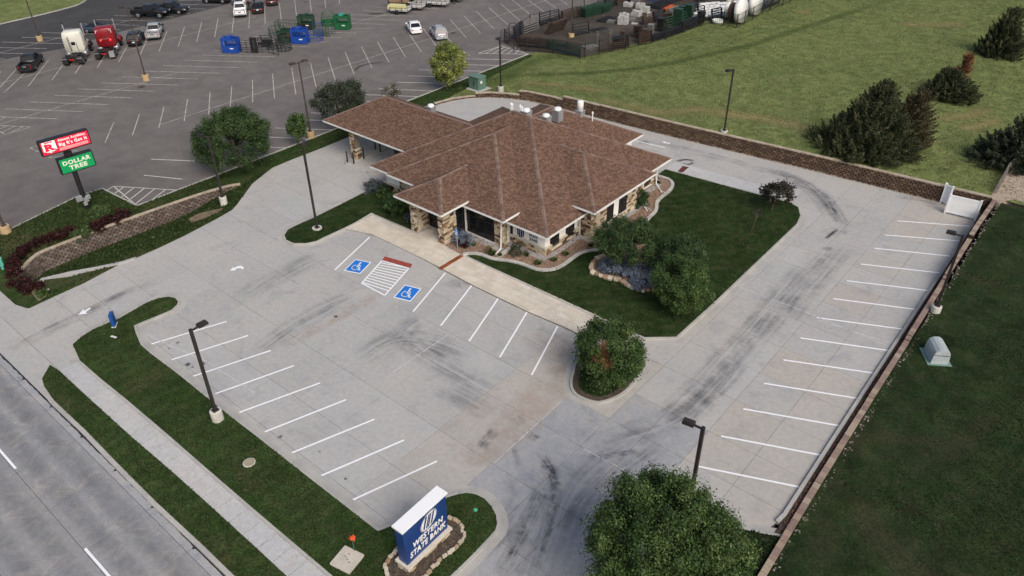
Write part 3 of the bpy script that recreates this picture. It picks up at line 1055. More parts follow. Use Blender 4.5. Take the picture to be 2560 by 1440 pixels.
zz = .0022
for pts, w, m in [
    ([(1240, 1450), (1290, 1360), (1340, 1260), (1375, 1190)], 1.0, M_TYRE), ([(1330, 1450), (1365, 1330), (1390, 1220), (1372, 1160), (1345, 1120)], .8, M_TYRE),
    ([(1290, 1450), (1330, 1350), (1352, 1250), (1350, 1180)], 1.7, M_SMUDGE), ([(1362, 1450), (1400, 1330), (1440, 1240), (1500, 1170), (1600, 1110)], 2.2, M_SMUDGE),
    ([(1450, 1142), (1500, 1142), (1550, 1135), (1600, 1128)], .5, M_TYRE), ([(1460, 1120), (1560, 1090), (1680, 1050), (1760, 990), (1840, 910)], 2.4, M_SMUDGE),
    ([(1280, 1110), (1290, 1140), (1298, 1170)], .4, M_TYRE), ([(1320, 1085), (1345, 1100)], .7, M_TYRE), ([(1355, 1150), (1380, 1185), (1392, 1215)], 1.0, M_TYRE),
    ([(1620, 1060), (1700, 1010), (1780, 930), (1860, 840), (1960, 720), (2060, 620)], 2.0, M_SMUDGE), ([(1700, 1080), (1800, 960), (1900, 840), (2000, 730)], 1.8, M_SMUDGE),
    ([(1860, 412), (1908, 424), (1960, 436), (2010, 458), (2066, 500), (2098, 545), (2116, 570)], 1.5, M_TYRE), ([(1930, 430), (2010, 462), (2060, 505), (2085, 555)], 2.6, M_SMUDGE),
    ([(2060, 588), (2088, 578), (2120, 582)], 1.6, M_SMUDGE), ([(2062, 598), (2095, 572)], .35, M_OIL), ([(2056, 624), (2082, 620)], .7, M_SMUDGE),
    ([(1000, 850), (1020, 815), (1050, 800)], 2.0, M_SMUDGE), ([(900, 900), (990, 850), (1080, 860), (1180, 900)], 3.0, M_SMUDGE), ([(1000, 830), (1060, 880), (1150, 930), (1250, 980)], 2.5, M_SMUDGE),
    ([(1090, 965), (1160, 1000), (1230, 1040)], 2.0, M_SMUDGE), ([(1120, 720), (1150, 705), (1170, 720)], 1.6, M_SMUDGE), ([(1200, 1120), (1220, 1095), (1240, 1075)], .9, M_TYRE),
    ([(1290, 1040), (1310, 1060)], 1.0, M_SMUDGE), ([(580, 760), (700, 690), (800, 640)], 2.6, M_SMUDGE), ([(640, 880), (760, 800), (900, 730)], 2.2, M_SMUDGE),
    ([(60, 860), (180, 800), (300, 740), (420, 690)], 1.4, M_SMUDGE), ([(20, 880), (100, 830), (230, 770), (340, 715)], .6, M_SMUDGE),
    ([(2380, 520), (2300, 500), (2240, 492)], 1.0, M_SMUDGE), ([(1590, 345), (1760, 385), (1870, 412)], 1.6, M_SMUDGE), ([(1690, 404), (1712, 399), (1736, 402)], .5, M_OIL), ([(1706, 408), (1722, 411), (1735, 405)], .4, M_OIL),
    ([(1600, 360), (1612, 355), (1620, 362)], .9, M_TYRE), ([(1480, 1260), (1560, 1180), (1660, 1100)], 2.0, M_SMUDGE), ([(1950, 820), (2040, 700), (2120, 610)], 2.2, M_SMUDGE),
    ([(1180, 1390), (1250, 1330), (1300, 1250)], 1.4, M_SMUDGE),
    ([(1230, 1130), (1330, 1020), (1420, 910)], 3.2, M_RUST), ([(700, 870), (830, 800), (960, 730)], 1.2, M_RUST), ([(1330, 830), (1400, 880), (1440, 960)], 3.0, M_RUST), ([(1150, 1120), (1200, 1140), (1250, 1120)], 2.0, M_RUST),
    ([(505, 910), (512, 907)], .45, M_OIL), ([(465, 908), (475, 914)], .4, M_OIL), ([(480, 916), (484, 919)], .25, M_OIL), ([(440, 860), (448, 854)], .22, M_OIL), ([(420, 872), (426, 870)], .2, M_OIL),
    ([(838, 788), (842, 794)], .3, M_OIL), ([(697, 1090), (704, 1094)], .35, M_OIL), ([(795, 1130), (802, 1128)], .2, M_OIL), ([(860, 1198), (868, 1196)], .2, M_OIL), ([(352, 1100), (358, 1104)], .2, M_SMUDGE),
    ([(1345, 820), (1360, 825)], .8, M_SMUDGE), ([(1400, 850), (1420, 855)], .9, M_SMUDGE), ([(350, 702), (362, 697)], .35, M_TYRE)]:
    zz += .00002
    ribbon(pts, w, m, 'tyre_mark' if m in (M_TYRE, M_SMUDGE) else 'stain', lot, zz)
for pts, w in [([g2(1465, 640), g2(1500, 605), g2(1580, 578), g2(1750, 555)], .45), ([g1(1240, 790), g1(1310, 775)], .9), ([g2(1580, 125), g2(1730, 122)], .9), ([g3(600, 300), g3(650, 295)], .8), ([g2(1000, 20), g2(1050, 12)], .6)]:
    zz += .0002
    ribbon(pts, w, M_OIL, 'tyre_mark', store_lot, .016 + zz)
ww = .0022
for y in (-34.6, -36.1, -38.0, -39.5, -41.4, -42.8, -46):
    mb = MB()
    ww += .0001
    o = None
    V = [(x, y + s * .62, -.098 + ww) for x in np.linspace(-46, 46, 30) for s in (-1, -.6, 0, .6, 1)]
    mb.add(V, [(i * 5 + k, (i + 1) * 5 + k, (i + 1) * 5 + k + 1, i * 5 + k + 1) for i in range(29) for k in range(4)])
    o = mb.out('wheel_path', M_WHEELP, road)
    at = o.data.attributes.new('Fade', 'FLOAT', 'POINT')
    at.data.foreach_set('value', [f for _ in range(30) for f in (0, .7, 1, .7, 0)])
# cracks along some of the joints
ck = MB()
for pts in ([(340, 820), (395, 850), (520, 905), (640, 985)], [(1234, 1158), (1409, 999)], [(983, 930), (1125, 833)], [(1460, 1122), (1595, 1195)], [(1850, 718), (2010, 778), (2227, 868)], [(2045, 800), (2240, 862)]):
    P = GL(pts, .004)
    for a, b in zip(P, P[1:]):
        n = 6
        for i in range(n):
            q0, q1 = (tuple(np.array(a) + (np.array(b) - np.array(a)) * t) for t in (i / n, (i + .85) / n))
            ck.bar((q0[0], q0[1], .003), (q1[0], q1[1], .003), .045, .004)
ck.out('joint_seam', mat('pale_sealant', (.56, .56, .57), None), lot)

# greener swale line, the dip's shade painted into it, and drier strips
def field_band(pts, w, m, name, z=.05):
    Q = smooth([tuple(GF(*q)[:2]) for q in pts], 8, False)
    V, F, fd = [], [], []
    n = len(Q)
    for i, q in enumerate(Q):
        a, b = Vector(Q[max(0, i - 1)]), Vector(Q[min(n - 1, i + 1)])
        d = (b - a).normalized()
        nn = Vector((-d.y, d.x)) * w / 2
        e = min(1, i / (n * .15), (n - 1 - i) / (n * .15))
        for s, f in ((-1, 0), (-.5, .65), (0, 1), (.5, .65), (1, 0)):
            x, y = q[0] + nn.x * s, q[1] + nn.y * s
            V.append((x, y, z_field(x, y) + z))
            fd.append(f * e)
    for i in range(n - 1):
        for k in range(4):
            F.append((i * 5 + k, (i + 1) * 5 + k, (i + 1) * 5 + k + 1, i * 5 + k + 1))
    o = struct(MB().add(V, F).out(name, m))
    o.data.attributes.new('Fade', 'FLOAT', 'POINT').data.foreach_set('value', fd)


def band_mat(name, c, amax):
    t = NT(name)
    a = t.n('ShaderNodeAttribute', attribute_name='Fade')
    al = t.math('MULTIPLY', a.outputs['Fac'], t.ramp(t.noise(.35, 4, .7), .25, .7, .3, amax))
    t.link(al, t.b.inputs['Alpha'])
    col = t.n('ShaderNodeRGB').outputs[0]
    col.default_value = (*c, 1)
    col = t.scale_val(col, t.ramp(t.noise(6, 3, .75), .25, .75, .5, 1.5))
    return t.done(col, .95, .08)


M_LUSH_SHADE = band_mat('lush_grass_shade', (.060, .095, .028), .48)  # lush green, darkened to stand for the shade of the swale's dip
M_DRY = band_mat('dry_grass', (.30, .255, .115), .75)
field_band([(1215, 196), (1330, 188), (1480, 182), (1620, 168), (1760, 140), (1880, 112), (1990, 76), (2120, 34), (2260, -10)], 2.0, M_LUSH_SHADE, 'field_swale_shade')
field_band([(1190, 185), (1240, 205), (1300, 170), (1380, 140), (1450, 152)], 3.5, M_LUSH_SHADE, 'lush_edge', .055)
for k, (pts, w) in enumerate((([(1640, 288), (1740, 276), (1820, 286), (1930, 302), (2060, 330)], 3.4), ([(1500, 250), (1580, 268), (1680, 290)], 2.6), ([(2395, 322), (2440, 318), (2505, 296)], 2.0), ([(1990, 30), (2030, 34)], 3.0), ([(1300, 205), (1400, 215), (1520, 232)], 2.2), ([(2240, 60), (2330, 64), (2420, 60)], 3.4), ([(2330, 300), (2420, 290), (2480, 270)], 2.5))):
    field_band(pts, w, M_DRY, 'dry_grass_band', .06 + k * .004)
# ------------------------------------------------------------------ the bank building
STONES = [(.46, .375, .26), (.55, .465, .345), (.40, .31, .205), (.15, .095, .055), (.50, .42, .31), (.085, .058, .04), (.58, .51, .40), (.27, .175, .10), (.48, .40, .29), (.19, .12, .068)]
M_STONE = palette('ashlar_stone', STONES, .9, .22, 11, .5)
M_STONE_A = palette('ashlar_stone_small', STONES, .9, .22, 11, .5, True)
M_MORTAR = mat('stone_mortar', (.26, .22, .17), None, var=.2)
M_STUCCO = mat('stucco_cream', (.88, .865, .81), (.85, .83, .77), 1.2, .06, 22, .9, bump=.15)
M_LEDGE = mat('cast_ledge', (.64, .59, .50), (.56, .52, .44), 1.2, .1, 14, .85)
M_TRIM = mat('white_trim', (.76, .75, .72), (.70, .69, .66), 1, .05, 9, .5, .4)
M_GLASS = mat('dark_glass', (.012, .013, .016), None, var=0, rough=.08, spec=.5)
M_MULL = mat('bronze_frame', (.022, .019, .017), None, var=.1, rough=.45)
M_BRONZE = mat('bronze_paint', (.026, .022, .020), (.036, .031, .028), 2, .15, 12, .5, .4)
SH = [(0.153, 0.09, 0.063), (0.184, 0.11, 0.076), (0.121, 0.072, 0.052), (0.205, 0.126, 0.087), (0.162, 0.095, 0.07), (0.108, 0.064, 0.047), (0.192, 0.118, 0.082), (0.14, 0.081, 0.06), (0.175, 0.104, 0.071), (0.132, 0.077, 0.054)]
M_SHING = palette('roof_shingle', SH, .95, .16, 16, .4, True)
M_FELT = mat('roof_felt', (.065, .042, .037), None, var=.2)
M_CAPS = palette('hip_cap_shingle', [(.175, .118, .095), (.21, .15, .122), (.15, .10, .082), (.19, .132, .108)], .95, .2, 12)
M_NAVY = mat('navy_letters', (.012, .022, .09), None, var=.05, rough=.5)
M_METAL = mat('galvanised_metal', (.50, .51, .53), (.42, .43, .45), 2, .1, 9, .45, .5, .6)
M_WHITEM = mat('white_metal', (.80, .80, .79), (.74, .74, .73), 2, .06, 9, .5)
M_CONC_S = mat('apron_concrete', (.36, .36, .36), (.30, .30, .30), 1.4, .15, 15, .9)

bank = thing('bank_building', 'single storey bank with brown shingled hip roofs and stone columns', 'building')
ZE = 2.85


def unit(name, m, bev=.1):
    """A rough unit block shared by all the stones of a kind."""
    b = .5
    q = .5 - bev
    mb = MB()
    p = [(-b, -q, -q), (b, -q, -q), (b, -q, q), (-b, -q, q)]
    v = [(-b, .5, -b), (b, .5, -b), (b, .5, b), (-b, .5, b), (-b, -.2, -b), (b, -.2, -b), (b, -.2, b), (-b, -.2, b),
         (-q, -.5, -q), (q, -.5, -q), (q, -.5, q), (-q, -.5, q)]
    f = [(4, 5, 1, 0), (5, 6, 2, 1), (6, 7, 3, 2), (7, 4, 0, 3), (8, 9, 5, 4), (9, 10, 6, 5), (10, 11, 7, 6), (11, 8, 4, 7), (11, 10, 9, 8), (3, 2, 1, 0)]
    mb.add(v, [t[::-1] for t in f])
    return mb.mesh(name, m), v, [t[::-1] for t in f]


STONE_ME, SV, SF = unit('stone', M_STONE, .06)
stone_count = 0
stone_rest = MB()


def stone_wall(parent, p0, d, length, z0, z1, nrm, rest=None, cap=300, thick=.14, openings=()):
    """Random ashlar along p0 + d * s, facing nrm; the largest stones are objects, the rest one mesh."""
    global stone_count
    rz = math.atan2(d[1], d[0])
    z = z0
    while z < z1 - .04:
        h = min(rnd.choice((.14, .18, .22, .26)), z1 - z)
        if z1 - z - h < .08:
            h = z1 - z
        s = -rnd.random() * .25
        while s < length - .02:
            w = rnd.choice((.28, .36, .46, .58, .7)) * (.8 if length < 1.2 else 1)
            a, b = max(0, s), min(length, s + w)
            if length - b < .1:
                b = length
            s = max(b, s + w)
            if b - a < .05:
                continue
            mid, mz = (a + b) / 2, z + h / 2
            if any(o[0] < mid < o[1] and o[2] < mz < o[3] for o in openings):
                continue
            pr = rnd.uniform(-.025, .03)
            c = (p0[0] + d[0] * mid + nrm[0] * pr, p0[1] + d[1] * mid + nrm[1] * pr, mz)
            sc = (b - a - .016, thick, h - .016)
            if stone_count < cap and rest is None:
                inst('stone', STONE_ME, parent, c, (0, 0, rz), sc)
                stone_count += 1
            else:
                M4 = Matrix.Translation(c) @ Matrix.Rotation(rz, 4, 'Z') @ Matrix.Diagonal((*sc, 1))
                (rest or stone_rest).add([M4 @ Vector(q) for q in SV], SF, 0, (rnd.random() * .999, 0, 0))
        z += h


def core(x0, x1, y0, y1, z0, z1, m=M_MORTAR, name='wall'):
    return MB().box(x0, x1, y0, y1, z0, z1).out(name, m, bank)


def win_front(x0, x1, z0, z1, y, nx, nz, parent, name='window'):
    """Dark glazing facing the street (towards -Y)."""
    w = MB().box(x0, x1, y + .02, y + .06, z0, z1).out(name, M_GLASS, parent)
    f = MB()
    for k in range(nx + 1):
        x = x0 + (x1 - x0) * k / nx
        f.box(x - .035, x + .035, y - .01, y + .03, z0, z1)
    for k in range(nz + 1):
        z = z0 + (z1 - z0) * k / nz
        f.box(x0, x1, y - .004, y + .026, z - .035, z + .035)
    f.out('window_frame', M_MULL, w)


def win_side(y0, y1, z0, z1, x, ny, nz, parent, name='window'):
    w = MB().box(x - .06, x - .02, y0, y1, z0, z1).out(name, M_GLASS, parent)
    f = MB()
    for k in range(ny + 1):
        y = y0 + (y1 - y0) * k / ny
        f.box(x - .03, x + .01, y - .035, y + .035, z0, z1)
    for k in range(nz + 1):
        z = z0 + (z1 - z0) * k / nz
        f.box(x - .026, x + .004, y0, y1, z - .035, z + .035)
    f.out('window_frame', M_MULL, w)


# walls: stucco boxes with stone skins
WT = 2.72
core(-18.9, -.14, .14, 16.7, -.1, WT, M_STUCCO)                     # main block
core(-15.0, -3.9, -1.0, .138, -.1, 3.3, M_STUCCO)                    # bay
core(-.138, 1.0, 4.78, 12.3, -.1, 3.3, M_MORTAR)                     # side block
core(-16.2, -4.6, 16.702, 19.6, -.1, WT, M_STUCCO)                  # rear wing
# columns of the porch and of the bay
for x0, x1, y0, y1, zt in ((-11.57, -10.9, -3.76, -2.3, 3.55), (-8.3, -7.62, -3.76, -2.25, 3.55), (-4.42, -3.76, -1.16, -.3, 3.3)):
    c = MB().box(x0 + .1, x1 - .1, y0 + .1, y1 - .1, -.1, zt).out('column', M_MORTAR, bank)
    stone_wall(bank, (x0, y0 + .07), (1, 0), x1 - x0, .13, zt, (0, -1))
    stone_wall(bank, (x1 - .07, y0), (0, 1), y1 - y0, .13, zt, (1, 0))
    stone_wall(bank, (x0 + .07, y1), (0, -1), y1 - y0, .13, zt, (-1, 0), stone_rest)
    stone_wall(bank, (x1, y1 - .07), (-1, 0), x1 - x0, .13, zt, (0, 1), stone_rest)
# low stone wainscot under the bank's name and round the corner
stone_wall(bank, (-3.72, .07), (1, 0), 3.76, .0, .84, (0, -1))
stone_wall(bank, (-.03, .04), (0, 1), 4.6, .0, .84, (1, 0), openings=((.78, 1.92, .45, 1.9), (2.88, 4.02, .45, 1.9)))
MB().box(-3.78, .05, -.06, .12, .84, .96).out('ledge', M_LEDGE, bank)
for y0, y1 in ((.12, .78), (1.92, 2.88), (4.02, 4.56)):
    MB().box(-.14, .055, y0, y1, .842, .958).out('ledge', M_LEDGE, bank)
for y0, y1 in ((.8, 1.9), (2.9, 4.0)):
    win_side(y0, y1, .5, 1.95, -.10, 2, 2, bank)
    MB().box(-.13, .06, y0 - .04, y1 + .04, .38, .5).out('window_sill', M_LEDGE, bank)
# right stone block with two tall windows and a stucco pier between them
stone_wall(bank, (0.0, 4.71), (1, 0), 1.12, 0, 3.2, (0, -1))
stone_wall(bank, (1.07, 4.66), (0, 1), 2.3, 0, 3.2, (1, 0))
stone_wall(bank, (1.07, 10.05), (0, 1), 2.3, 0, 3.2, (1, 0))
stone_wall(bank, (1.07, 6.96), (0, 1), 3.09, 0, .6, (1, 0))
MB().box(1.0, 1.08, 8.0, 8.85, .6, 3.25).out('stucco_pier', M_STUCCO, bank)
MB().box(1.0, 1.06, 6.96, 10.05, 2.6, 3.25).out('lintel', M_STUCCO, bank)
for y0, y1 in ((6.96, 7.99), (8.86, 10.05)):
    win_side(y0, y1, .62, 2.6, 1.1, 2, 4, bank)
    MB().box(.95, 1.16, y0 - .03, y1 + .03, .52, .62).out('window_sill', M_LEDGE, bank)
# behind the block: stone wall with a small window
stone_wall(bank, (-.07, 12.35), (0, 1), 4.35, 0, 2.6, (1, 0), openings=((2.35, 3.6, .4, 1.4),))
win_side(14.75, 15.95, .48, 1.32, -.06, 2, 1, bank)
MB().box(-.16, .08, 14.7, 16.0, .36, .48).out('window_sill', M_LEDGE, bank)
# left end: wainscot, ledge, stone pilaster, dark window
stone_wall(bank, (-18.95, .07), (1, 0), 2.0, 0, .82, (0, -1))
stone_wall(bank, (-16.95, .05), (1, 0), .75, 0, 2.5, (0, -1))
MB().box(-19.05, -16.95, -.08, .13, .82, .96).out('ledge', M_LEDGE, bank)
win_front(-16.18, -15.05, .7, 2.4, .06, 1, 2, bank)
stone_wall(bank, (-18.93, 16.6), (0, -1), 16.4, 0, .82, (-1, 0), stone_rest)
MB().box(-19.05, -18.9, .13, 16.6, .82, .96).out('ledge', M_LEDGE, bank)
# bay: big dark window over a white panel, and the strip at its right
win_front(-7.45, -4.5, .35, 2.75, -1.08, 3, 3, bank)
MB().box(-7.5, -4.45, -1.12, -1.0, -.1, .29).out('window_panel', M_TRIM, bank)
stone_wall(bank, (-7.86, -1.06), (1, 0), .34, .1, 3.2, (0, -1))
MB().box(-3.74, -3.5, .06, .135, .3, 2.4).out('window', M_GLASS, bank)
stone_wall(bank, (-15.0, -1.06), (1, 0), 3.3, .0, 3.2, (0, -1), stone_rest, openings=((.6, 2.4, .6, 2.5),))
# porch: doors and glazed right side under a white beam
dr = MB().box(-10.9, -8.3, -2.20, -2.14, .13, 3.3).out('door', M_GLASS, bank)
fr = MB()
for x in (-10.86, -10.0, -9.2, -8.36):
    fr.box(x - .045, x + .045, -2.235, -2.17, .13, 3.3)
for z in (.2, 1.15, 2.35, 3.25):
    fr.box(-10.9, -8.3, -2.23, -2.175, z - .05, z + .05)
fr.out('door_frame', M_MULL, dr)
hd = MB()
for x in (-9.66, -9.54):
    hd.tube([(x, -2.28, .85), (x, -2.34, 1.0), (x, -2.34, 1.3), (x, -2.28, 1.45)], .02, 6)
hd.out('door_handle', M_METAL, dr)
nt = MB()
nt.box(-10.6, -10.25, -2.212, -2.205, 1.72, 1.82)
nt.box(-10.55, -10.3, -2.212, -2.205, 1.50, 1.60)
nt.box(-9.1, -8.95, -2.212, -2.205, 1.45, 1.75)
nt.out('door_notice', M_TRIM, dr)
win_side(-2.2, -1.05, .2, 3.0, -7.66, 1, 3, bank)
MB().box(-7.78, -7.62, -2.24, -1.06, 3.0, 3.6).out('porch_beam', M_TRIM, bank)
MB().box(-11.5, -7.7, -3.72, -3.5, 3.4, 3.62).out('porch_beam', M_TRIM, bank)
MB().box(-11.5, -8.0, -2.28, -1.0, 3.3, 3.6).out('porch_wall', M_STUCCO, bank)
MB().box(-11.55, -11.4, -2.3, -1.0, -.1, 3.6).out('porch_wall', M_STUCCO, bank)
MB().box(-7.72, -7.58, -1.2, -1.06, .13, 3.3).out('corner_post', M_TRIM, bank)
# concrete mow strip along the foot of the walls
ap = MB()
ap.box(-3.7, .3, -.58, .03, -.1, .16)
ap.box(.03, .5, .0301, 4.1, -.1, .16)
ap.box(.0301, 1.6, 4.1001, 4.70, -.1, .16)
ap.box(1.14, 1.6, 4.7001, 12.9, -.1, .16)
ap.box(.04, 1.59, 12.3, 12.9, -.1, .155)
ap.box(.04, .6, 12.9001, 17.0, -.1, .16)
ap.box(-7.6, -3.4, -1.75, -1.13, -.1, .16)
ap.out('wall_apron', M_CONC_S, bank)

# ---- roofs: every slope carries courses of real tabs
shing = MB()
CAPL = []


def slope(pts, zf=0):
    """One planar roof face; pts[0]-pts[1] is its eave. Tabs are laid in courses parallel to the eave."""
    P = [Vector(p) for p in pts]
    ex = (P[1] - P[0]).normalized()
    n = ex.cross(P[2] - P[0]).normalized()
    if n.z < 0:
        n = -n
    ey = n.cross(ex)
    if (P[2] - P[0]).dot(ey) < 0:
        ey = -ey
    loc = [((p - P[0]).dot(ex), (p - P[0]).dot(ey)) for p in P]
    MB().add([p - n * .012 for p in P], (tuple(range(len(P))),)).out('roof_slope', M_FELT, bank)
    top = max(q[1] for q in loc)
    x0, x1 = min(q[0] for q in loc), max(q[0] for q in loc)
    cw, ch = .235, .155
    k = 0
    y = -.03
    while y < top:
        x = x0 - rnd.random() * cw
        while x < x1:
            w = cw * rnd.uniform(.7, 1.25)
            c = dedupe(clip_cell(loc, x + .013, x + w - .013, max(y, 0), y + ch + .02), .004)
            x += w
            if len(c) < 3 or abs(area2(c)) < .004:
                continue
            dz = rnd.choice((.012, .022, .032))
            col = (rnd.random() * .999, 0, 0)
            tp = [P[0] + ex * a + ey * b + n * (dz * max(.15, 1 - (b - y) / ch)) for a, b in c]
            i = len(c)
            shing.add(tp, (tuple(range(i)),), 0, col)
            lo = sorted(range(i), key=lambda q: c[q][1])[:2]
            if abs(c[lo[0]][1] - c[lo[1]][1]) < .01:
                a, b = tp[lo[0]], tp[lo[1]]
                shing.quad(a, b, b - n * dz, a - n * dz, 0, (.55, 0, 0))
        y += ch
        k += 1


def hip_line(a, b):
    a, b = Vector(a), Vector(b)
    CAPL.append((a, b))


def eave(a, b, z, out, gutter=True):
    """White fascia and gutter along an eave."""
    a, b = Vector((a[0], a[1], z)), Vector((b[0], b[1], z))
    o = Vector((out[0], out[1], 0))
    f = MB()
    f.bar(a - o * .04 - Vector((0, 0, .08)), b - o * .04 - Vector((0, 0, .08)), .05, .15)
    f.out('fascia', M_TRIM, bank)
    if gutter:
        g = MB()
        e = (b - a).normalized() * .05
        g.bar(a - e + o * .05 - Vector((0, 0, .10)), b + e + o * .05 - Vector((0, 0, .10)), .03, .12)
        g.bar(a - e + o * .02 - Vector((0, 0, .15)), b + e + o * .02 - Vector((0, 0, .15)), .10, .02)
        g.out('gutter', M_TRIM, bank)


def hip_roof(x0, x1, y0, y1, z, front=None, sides='SENW', pitch=.5, closed=True, cut=None):
    """Hip over a rectangle; `front` = side carrying the hip end of a roof that runs into another one."""
    if closed:
        h = (y1 - y0) / 2
        ya, zt = (y0 + y1) / 2, z + h * pitch
        a, b = (x0 + h, ya, zt), (x1 - h, ya, zt)
        c = [(x0, y0, z), (x1, y0, z), (x1, y1, z), (x0, y1, z)]
        slope([c[0], c[1], b, a]); slope([c[1], c[2], b]); slope([c[2], c[3], a, b]); slope([c[3], c[0], a])
        for p, q in ((c[0], a), (c[1], b), (c[2], b), (c[3], a), (a, b)):
            hip_line(p, q)
        for p, q, o in ((c[0], c[1], (0, -1)), (c[1], c[2], (1, 0)), (c[2], c[3], (0, 1)), (c[3], c[0], (-1, 0))):
            eave(p, q, z, o)
        MB().box(x0 + .08, x1 - .08, y0 + .08, y1 - .08, z - .18, z - .16).out('soffit', M_TRIM, bank)


MX0, MX1, MY0, MY1 = -19.46, 1.06, -1.16, 17.38
hip_roof(MX0, MX1, MY0, MY1, ZE)


def main_z(x, y):
    return ZE + .5 * min(x - MX0, MX1 - x, y - MY0, MY1 - y)


def wing(dirn, lo, hi, edge, z, hide):
    """A hipped wing that runs into a bigger roof. dirn is the side it looks to; hide(x, y) the height of the roof it dies into."""
    h = (hi - lo) / 2
    mid = (lo + hi) / 2
    zt = z + h * .5
    sx, sy = {'S': (0, -1), 'E': (1, 0), 'N': (0, 1), 'W': (-1, 0)}[dirn]

    def P(a, d, zz):            # a along the eave, d back from the eave
        if sy:
            return (a, edge - sy * d, zz)
        return (edge - sx * d, a, zz)

    def run(a, zz, d0):
        d = d0
        while d < d0 + 16 and hide(*P(a, d, zz)[:2]) < zz:
            d += .05
        return d
    dr_ = run(mid, zt, h)
    dl, dh = run(lo, z, 0), run(hi, z, 0)
    apex, back = P(mid, h, zt), P(mid, dr_, zt)
    slope([P(lo, 0, z), P(hi, 0, z), apex])
    slope([P(hi, 0, z), P(hi, dh, z), back, apex])
    slope([P(lo, 0, z), P(lo, dl, z), back, apex])
    for p, q in ((P(lo, 0, z), apex), (P(hi, 0, z), apex), (apex, back)):
        hip_line(p, q)
    eave(P(lo, 0, z), P(hi, 0, z), z, (sx, sy))
    ox = (-sy * 1.0, sx * 1.0) if sy else (0, 1)
    if sy:
        eave(P(lo, 0, z), P(lo, dl, z), z, (-1, 0)); eave(P(hi, 0, z), P(hi, dh, z), z, (1, 0))
    else:
        eave(P(lo, 0, z), P(lo, dl, z), z, (0, -1)); eave(P(hi, 0, z), P(hi, dh, z), z, (0, 1))
    a, b = P(lo + .08, .08, 0), P(hi - .08, max(dl, dh) + .3, 0)
    MB().box(min(a[0], b[0]), max(a[0], b[0]), min(a[1], b[1]), max(a[1], b[1]), z - .18, z - .16).out('soffit', M_TRIM, bank)
    return lambda x, y: z + .5 * min((x if sy else y) - lo, hi - (x if sy else y), (edge - y) * -sy * -1 if False else 99)


wing('S', -16.02, -2.58, -2.1, 3.42, main_z)


def bay_z(x, y):
    return max(main_z(x, y), 3.42 + .5 * min(x + 16.02, -2.58 - x, y + 2.1))


wing('S', -12.12, -6.68, -4.83, 3.70, bay_z)
wing('E', 3.5, 12.76, 2.19, 3.43, main_z)
wing('N', -16.8, -3.98, 20.5, ZE, main_z)
wing('W', 1.93, 10.85, -29.9, 3.60, main_z)        # drive-through canopy
shing.out('shingle_courses', M_SHING, bank)
stuff(bpy.data.objects['shingle_courses'])
CAP_ME = MB().add([(-.16, 0, -.055), (0, 0, .02), (.16, 0, -.055), (-.16, .4, -.075), (0, .4, .0), (.16, .4, -.075), (-.16, 0, -.075), (.16, 0, -.075)],
                  [(0, 1, 4, 3), (1, 2, 5, 4), (0, 6, 7, 2, 1)]).mesh('hip_cap', M_CAPS)
ncap = 0
cap_rest = MB()
for a, b in CAPL:
    d = b - a
    n = int(d.length / .36)
    q = d.to_track_quat('Y', 'Z').to_matrix().to_4x4()
    for k in range(n):
        p = a + d * (k / n) + Vector((0, 0, .055))
        if ncap < 300:
            inst('hip_cap', CAP_ME, bank, p, q.to_euler())
            ncap += 1
        else:
            M4 = Matrix.Translation(p) @ q
            cap_rest.add([M4 @ v.co for v in CAP_ME.vertices], [tuple(f.vertices) for f in CAP_ME.polygons])
stuff(cap_rest.out('hip_caps', M_CAPS, bank))
stuff(stone_rest.out('stones', M_STONE_A, bank))

# gutters' downpipes
for pts in ([(-2.72, -.02, 3.2), (-3.55, -1.25, 2.9), (-3.6, -1.28, .7), (-3.5, -1.45, .25), (-3.3, -2.3, .2)], [(-7.5, -1.9, 3.4), (-7.52, -1.25, 3.1), (-7.52, -1.25, .3)],
            [(.9, 16.9, 2.7), (.25, 16.5, 2.4), (.25, 16.5, .4), (1.4, 15.6, .2)], [(2.1, 12.6, 3.2), (1.25, 12.42, 2.9), (1.25, 12.42, .35), (2.3, 11.7, .2)], [(.9, 4.3, 2.7), (.12, 4.5, 2.3), (.12, 4.5, .3)]):
    MB().tube(pts, .055, 6).out('downpipe', M_WHITEM, bank)

# roof vents: sheet metal boxes with round caps, small pipes
def roof_at(px, py, z):
    return G(px, py, z)


def vent(px, py, z, s, h, tall=False):
    x, y = G(px, py, z)
    v = MB().box(x - s, x + s, y - s, y + s, z - .5, z + h).out('roof_vent', M_METAL, bank)
    c = MB().lathe([(s * .95, 0), (s * .95, .9 if tall else .14), (s * .75, 1.0 if tall else .24), (.02, 1.02 if tall else .26)], 16, (x, y, z + h)).out('vent_cap', M_WHITEM, v, True)
    MB().box(x - s * 1.12, x + s * 1.12, y - s * 1.12, y + s * 1.12, z + h, z + h + .05).out('vent_rim', M_METAL, v)


vent(1316, 289, 7.1, .36, .42)
vent(1365, 301, 6.3, .36, .38)
vent(1394, 289, 6.2, .37, .55)
vent(1450, 284, 5.2, .33, .30, True)
vent(1078, 276, 5.5, .34, .38)
for px, py, z, h in ((1277.5, 276, 7.3, .55), (1281.5, 276, 7.3, .5), (1300.5, 283, 7.3, .6), (1305, 284, 7.3, .5), (1481, 295, 4.9, .45)):
    x, y = G(px, py, z)
    MB().lathe([(.06, -.3), (.06, h), (.10, h), (.10, h + .05), (.02, h + .22)], 8, (x, y, z)).out('vent_pipe', M_WHITEM, bank)

